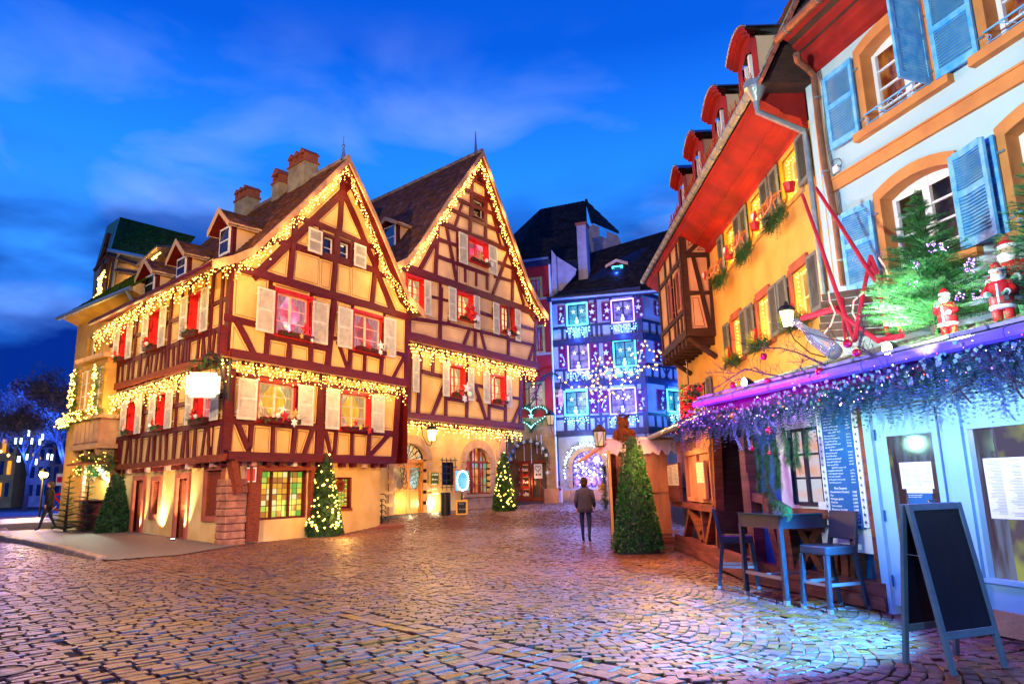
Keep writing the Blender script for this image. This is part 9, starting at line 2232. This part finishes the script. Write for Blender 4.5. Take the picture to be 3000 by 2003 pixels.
icicles('light_curtain', 'amber light strands hanging down the green roofed house gable at far left', [mp('A', 960, 740, .5), mp('A', 905, 830, .5), mp('A', 930, 900, .5), mp('A', 860, 1010, .5)], ln=(.2, .9), step=.2, bulb=.05, lights=False, group=gr_); lamp('POINT', mp('A', 950, 850, 1.2), 40, WARM, .3, name='bulb_light')
# canopy with lights under the green roof
q = [mp('A', 1240, 730, 1.5), mp('A', 1440, 550, 1.5), mp('A', 1620, 540, -.5), mp('A', 1480, 740, -.5)]; b = MB(); b.prism(q, (0, 0, .1)); mk('canopy', b, m_ysand, h8); lamp('POINT', mp('A', 1400, 680, 1.6), 25, (1, .8, .2), .2, name='bulb_light')
b = MB()
for k in range(26): b.octa(mp('A', 1310 + k * 6.2 + U(-8, 8), 750 - k * 6 + U(-8, 8), 1.4), .05)
mk('bulbs', b, m_bulb, h8, kind='stuff')
# left stall
a = gpt('Q', 600, 1325); c = gpt('Q', 820, 1340); SL = Plane(a.x, a.y, 90 - math.degrees(math.atan2(c.y - a.y, c.x - a.x))); wS = (Vector((c.x, c.y, 0)) - Vector((a.x, a.y, 0))).length
t = thing('market_hut', 'small plank market hut with white lit counter at far left', 'stall', a); gz0 = a.z + .1
for i in range(7): b = MB(); b.pbox(SL, i * wS / 7, (i + 1) * wS / 7 - .012, gz0 - .2, gz0 + 1.0, -.04, 0); mk('plank', b, m_woodr, t)
for i in range(7): b = MB(); b.pbox(SL, i * wS / 7, (i + 1) * wS / 7 - .012, gz0 + 1.0, gz0 + 2.35, -1.2, -1.15); mk('plank', b, m_wood, t)
b = MB(); b.pbox(SL, -.1, wS + .1, gz0 + 1.0, gz0 + 1.05, -.2, .25); mk('counter', b, m_woodr, t)
for u in (0, wS): b = MB(); b.pbox(SL, u - .06, u + .06, gz0 - .2, gz0 + 2.4, -.06, .06); mk('post', b, m_wood, t)
b = MB(); b.prism([SL.P(-.3, gz0 + 2.3, .5), SL.P(wS + .3, gz0 + 2.3, .5), SL.P(wS + .3, gz0 + 2.7, -1.4), SL.P(-.3, gz0 + 2.7, -1.4)], (0, 0, .06)); mk('roof', b, m_old, t); lamp('POINT', SL.P(wS * .35, gz0 + 2.0, -.3), 70, (.75, 1.0, .85), .08, name='hut_light')
b = MB(); b.ball(SL.P(wS * .35, gz0 + 2.15, -.3), .10, 8); mk('lamp_bulb', b, glow('hut_bulb', (.8, 1, .9), 12), t, True)
lamp('SPOT', SL.P(wS * .5, gz0 + 2.3, .4), 120, (.8, .95, 1.0), .1, SL.P(wS * .7, 0, 3.0), 80, .6, 'hut_light')
for i, (u, lb_) in enumerate(((-.25, 'sparse fir tree at the left post of the plank hut'), (.75, 'sparse fir tree lit green inside the plank hut'))): spruce('fir_tree', lb_, SL.P(u, gz0 - .15, .35), 2.2, .5, m_pine, 10, 9, 60 + i, 1.3)
t = thing('wall_greenery', 'lit greenery with amber bulbs above the plank hut', 'greenery', LB.P(1, 2.5, .5)); g = MB(); b = MB()
for k in range(600): p = at(LB, 'Q', U(600, 865), U(720, 900), U(.3, .9)); sprig(g, p, (U(-1, 1), U(-1, 1), U(-1, 1)), .22, .07, 6); b.octa(p + LB.n * .2, .02) if R() < .12 else None
mk('fir_sprigs', g, m_pine, t, kind='stuff'); mk('bulbs', b, m_bulb, t, kind='stuff')
# ------------------------------------------------------------------ far left background
FB = Plane(-40, 62, 78)
def fb(z_, x, y, d=0.0): return at(FB, z_, x, y, d)
def far_house(lb_, q, roofh, mt, rt, wins):
  r = FB.rect('L', *q); t = thing('far_house', lb_, 'house', FB.P(r[0], .8)); b = MB(); b.pbox(FB, r[0], r[1], .5, r[3], -6, 0); mk('wall', b, mt, t); b = MB(); um = (r[0] + r[1]) / 2; b.prism([FB.P(r[0] - .3, r[3], .3), FB.P(r[1] + .3, r[3], .3), FB.P(r[1] + .3, r[3] + roofh, -3), FB.P(r[0] - .3, r[3] + roofh, -3)], (0, 0, .2)); mk('roof', b, rt, t)
  for c, rw2, lit in wins:
    for i in range(c):
      for j in range(rw2):
        b = MB(); w = (r[1] - r[0]) / (c * 2 + 1); u = r[0] + w * (1 + 2 * i); h = (r[3] - 1.2) / (rw2 * 1.6); z = 1.6 + j * h * 1.6; b.pbox(FB, u, u + w, z, z + h, .0, .06); mk('window', b, g_amber[0] if lit and (i + j) % 2 else g_sky, t)
  return t
far_house('dim ochre house at the left picture edge', (-60, 505, 85, 1100), 5, m_ochre, m_tiledk, [(3, 3, True)]); far_house('blue lit house behind the lit trees', (245, 600, 620, 1100), 4, m_rend, m_tiledk, [(6, 3, False)]); far_house('house of sandstone bands behind the parking sign', (430, 520, 640, 1100), 1, m_ysand, m_tiledk, [(2, 2, False)])
def round_tree(lb_, base, h, cr, mt, seed, n=5200, bulbs=None):
  random.seed(seed); t = thing('bare_tree', lb_, 'tree', base, 'blue lit trees at far left'); tr = MB(); g = MB(); tips = []
  def grow(p, d, l, r_, lv):
    q = p + d * l; tr.tube([p, p.lerp(q, .5) + Vector((U(-.1, .1), U(-.1, .1), 0)) * l * .3, q], r_, 5, r1=r_ * .6)
    if lv == 0: tips.append(q); return
    for k in range(3 if lv > 1 else 4): nd = (d + Vector((U(-.9, .9), U(-.9, .9), U(-.2, .7)))).normalized(); grow(q, nd, l * U(.62, .8), r_ * .55, lv - 1)
  grow(base, ZV, h * .30, h * .022, 5); mk('trunk', tr, m_bark, t)
  for p in tips:
    for k in range(max(1, n // len(tips))): c = p + Vector((random.gauss(0, .5), random.gauss(0, .5), random.gauss(0, .5))) * cr * .25; sprig(g, c, (U(-1, 1), U(-1, 1), U(-.5, 1)), .5, .10, 3)
  mk('crown', g, mt, t, kind='stuff'); return t
m_btree = mat('bare_twig', (.16, .14, .13), (.10, .09, .08), 8, .8, isl=.4)
for i, (z_, x, y, hh, lb_) in enumerate((('L', 205, 1090, 7.6, 'blue lit bare tree before the far houses, left of the street lamp'), ('L', 520, 1060, 9.0, 'taller blue lit bare tree beside the bay house'))):
  p = at(Plane(-30, 48, 80), z_, x, y, 0); p = Vector((p.x, p.y, .6)); round_tree(lb_, p, hh, 3.2, m_btree, 70 + i)
  for k in range(4): lamp('POINT', p + Vector((U(-2, 2), -.8, 3.6 + k * 1.3)), 800, (.02, .10, 1.0), .5, name='blue_tree_light')
t = thing('light_tubes', 'falling white light tubes hung in the blue trees', 'light tubes', at(Plane(-30, 48, 80), 'L', 250, 600, 2))
for x, y in ((240, 480), (355, 510), (130, 545), (175, 545), (265, 547), (332, 552), (225, 678), (152, 695), (160, 697), (302, 718), (398, 675), (432, 680)): b = MB(); b.tube([at(Plane(-30, 48, 80), 'L', x + 3, y - 24, 3), at(Plane(-30, 48, 80), 'L', x - 3, y + 24, 3)], .06, 5); mk('tube', b, glow('white_tube', (.55, .75, 1.0), 6) if 'white_tube' not in bpy.data.materials else bpy.data.materials['white_tube'], t)
p = at(Plane(-24, 36, 80), 'L', 365, 825, 0); t = thing('street_lamp', 'glowing street lamp in front of the blue trees', 'street lamp', Vector((p.x, p.y, .5))); b = MB(); b.tube([Vector((p.x, p.y, .5)), p - ZV * .25], .05, 6); b.lathe(p, [(.12, -.25), (.2, .12), (.22, .15), (.05, .32)], 6); mk('post', b, m_dark, t); b = MB(); b.ball(p, .20, 10); mk('lamp_globe', b, glow('lamp_globe', (1.0, .75, .25), 22), t, True); lamp('POINT', p - Vector((.3, .6, 0)), 600, (1.0, .58, .12), .2, name='warm_light')
t = thing('bulb_string', 'sagging string of amber bulbs at the left picture edge', 'string of lights', fb('L', 0, 630, 3)); b = MB(); w = MB(); pp = [fb('L', x, y, 3) for x, y in ((-40, 580), (0, 625), (30, 655), (60, 665), (90, 662))]; w.tube(pp, .03, 4)
for q in walk(pp, .7): b.octa(q, .14)
mk('wire', w, m_wire, t); mk('bulbs', b, m_bulb, t, kind='stuff')
# parking signs
def round_sign(lb_, z_, cx, cy, bx, by, r_, tripod=True):
  g0 = gpt(z_, bx, by); pl = Plane(g0.x, g0.y, 90); c = at(pl, z_, cx, cy, 0); t = thing('no_parking_sign', lb_, 'sign', g0, None); b = MB(); b.tube([g0 + ZV * .1, c], .035, 6)
  if tripod:
    for dx, dy in ((-.7, -.2), (.7, -.2), (0, .6)): b.tube([g0 + ZV * .75, g0 + Vector((dx, dy, .02))], .03, 5)
    b.tube([g0 + Vector((-.7, -.2, .04)), g0 + Vector((.7, -.2, .04))], .025, 5)
  mk('stand', b, m_white, t); ax = (Vector((1, 0, 0)), ZV, Vector((0, -1, 0)))
  b = MB(); b.lathe(c, [(.001, .03), (r_, .03), (r_, .05), (.001, .05)], 20, 0, ax); mk('red_disc', b, mat('sign_red', (.65, .01, .01), emit=(.3, .0, .0), es=.0) if 'sign_red' not in bpy.data.materials else bpy.data.materials['sign_red'], t)
  b = MB(); b.lathe(c, [(.001, .05), (r_ * .74, .05), (r_ * .74, .06), (.001, .06)], 20, 0, ax); mk('blue_disc', b, mat('sign_blue', (.01, .04, .45)) if 'sign_blue' not in bpy.data.materials else bpy.data.materials['sign_blue'], t)
  b = MB(); b.tube([c + Vector((-r_ * .55, -.07, r_ * .55)), c + Vector((r_ * .55, -.07, -r_ * .55))], r_ * .12, 4); mk('red_bar', b, bpy.data.materials['sign_red'], t)
  b = MB(); b.box(c - ZV * (r_ * 1.9) + Vector((0, -.03, 0)), r_ * 1.1, .03, r_ * 1.3); mk('plate', b, m_white, t)
round_sign('round no parking sign on a white tripod stand', 'L', 500, 1052, 490, 1205, .40)
round_sign('small no parking sign near the left picture edge', 'L', 66, 936, 62, 1080, .5, False)
rs = at(Plane(-24, 33, 80), 'L', 524, 866, 0); t = thing('red_notice_sign', 'small red and white notice on a thin pole by the sandstone house', 'sign', Vector((rs.x, rs.y, .5))); b = MB(); b.tube([Vector((rs.x, rs.y, .5)), rs], .03, 5); mk('pole', b, m_ysand, t); b = MB(); b.box(rs, .6, .04, .55); mk('plate', b, m_white, t); b = MB(); b.box(rs + Vector((0, -.025, 0)), .5, .02, .25); mk('red_field', b, m_redp, t)
# added lamps, without fixtures, that wash the ground: LED house end of the street and stall
lamp('POINT', BL.P(3.0, 2.8, 5.0), 120, (.25, .20, 1.0), .4, name='display_light')
lamp('SPOT', BL.P(2.0, 9.0, 3.0), 380, (.30, .22, 1.0), .4, (2.0, 31, .5), 60, .9, 'flood_lamp')
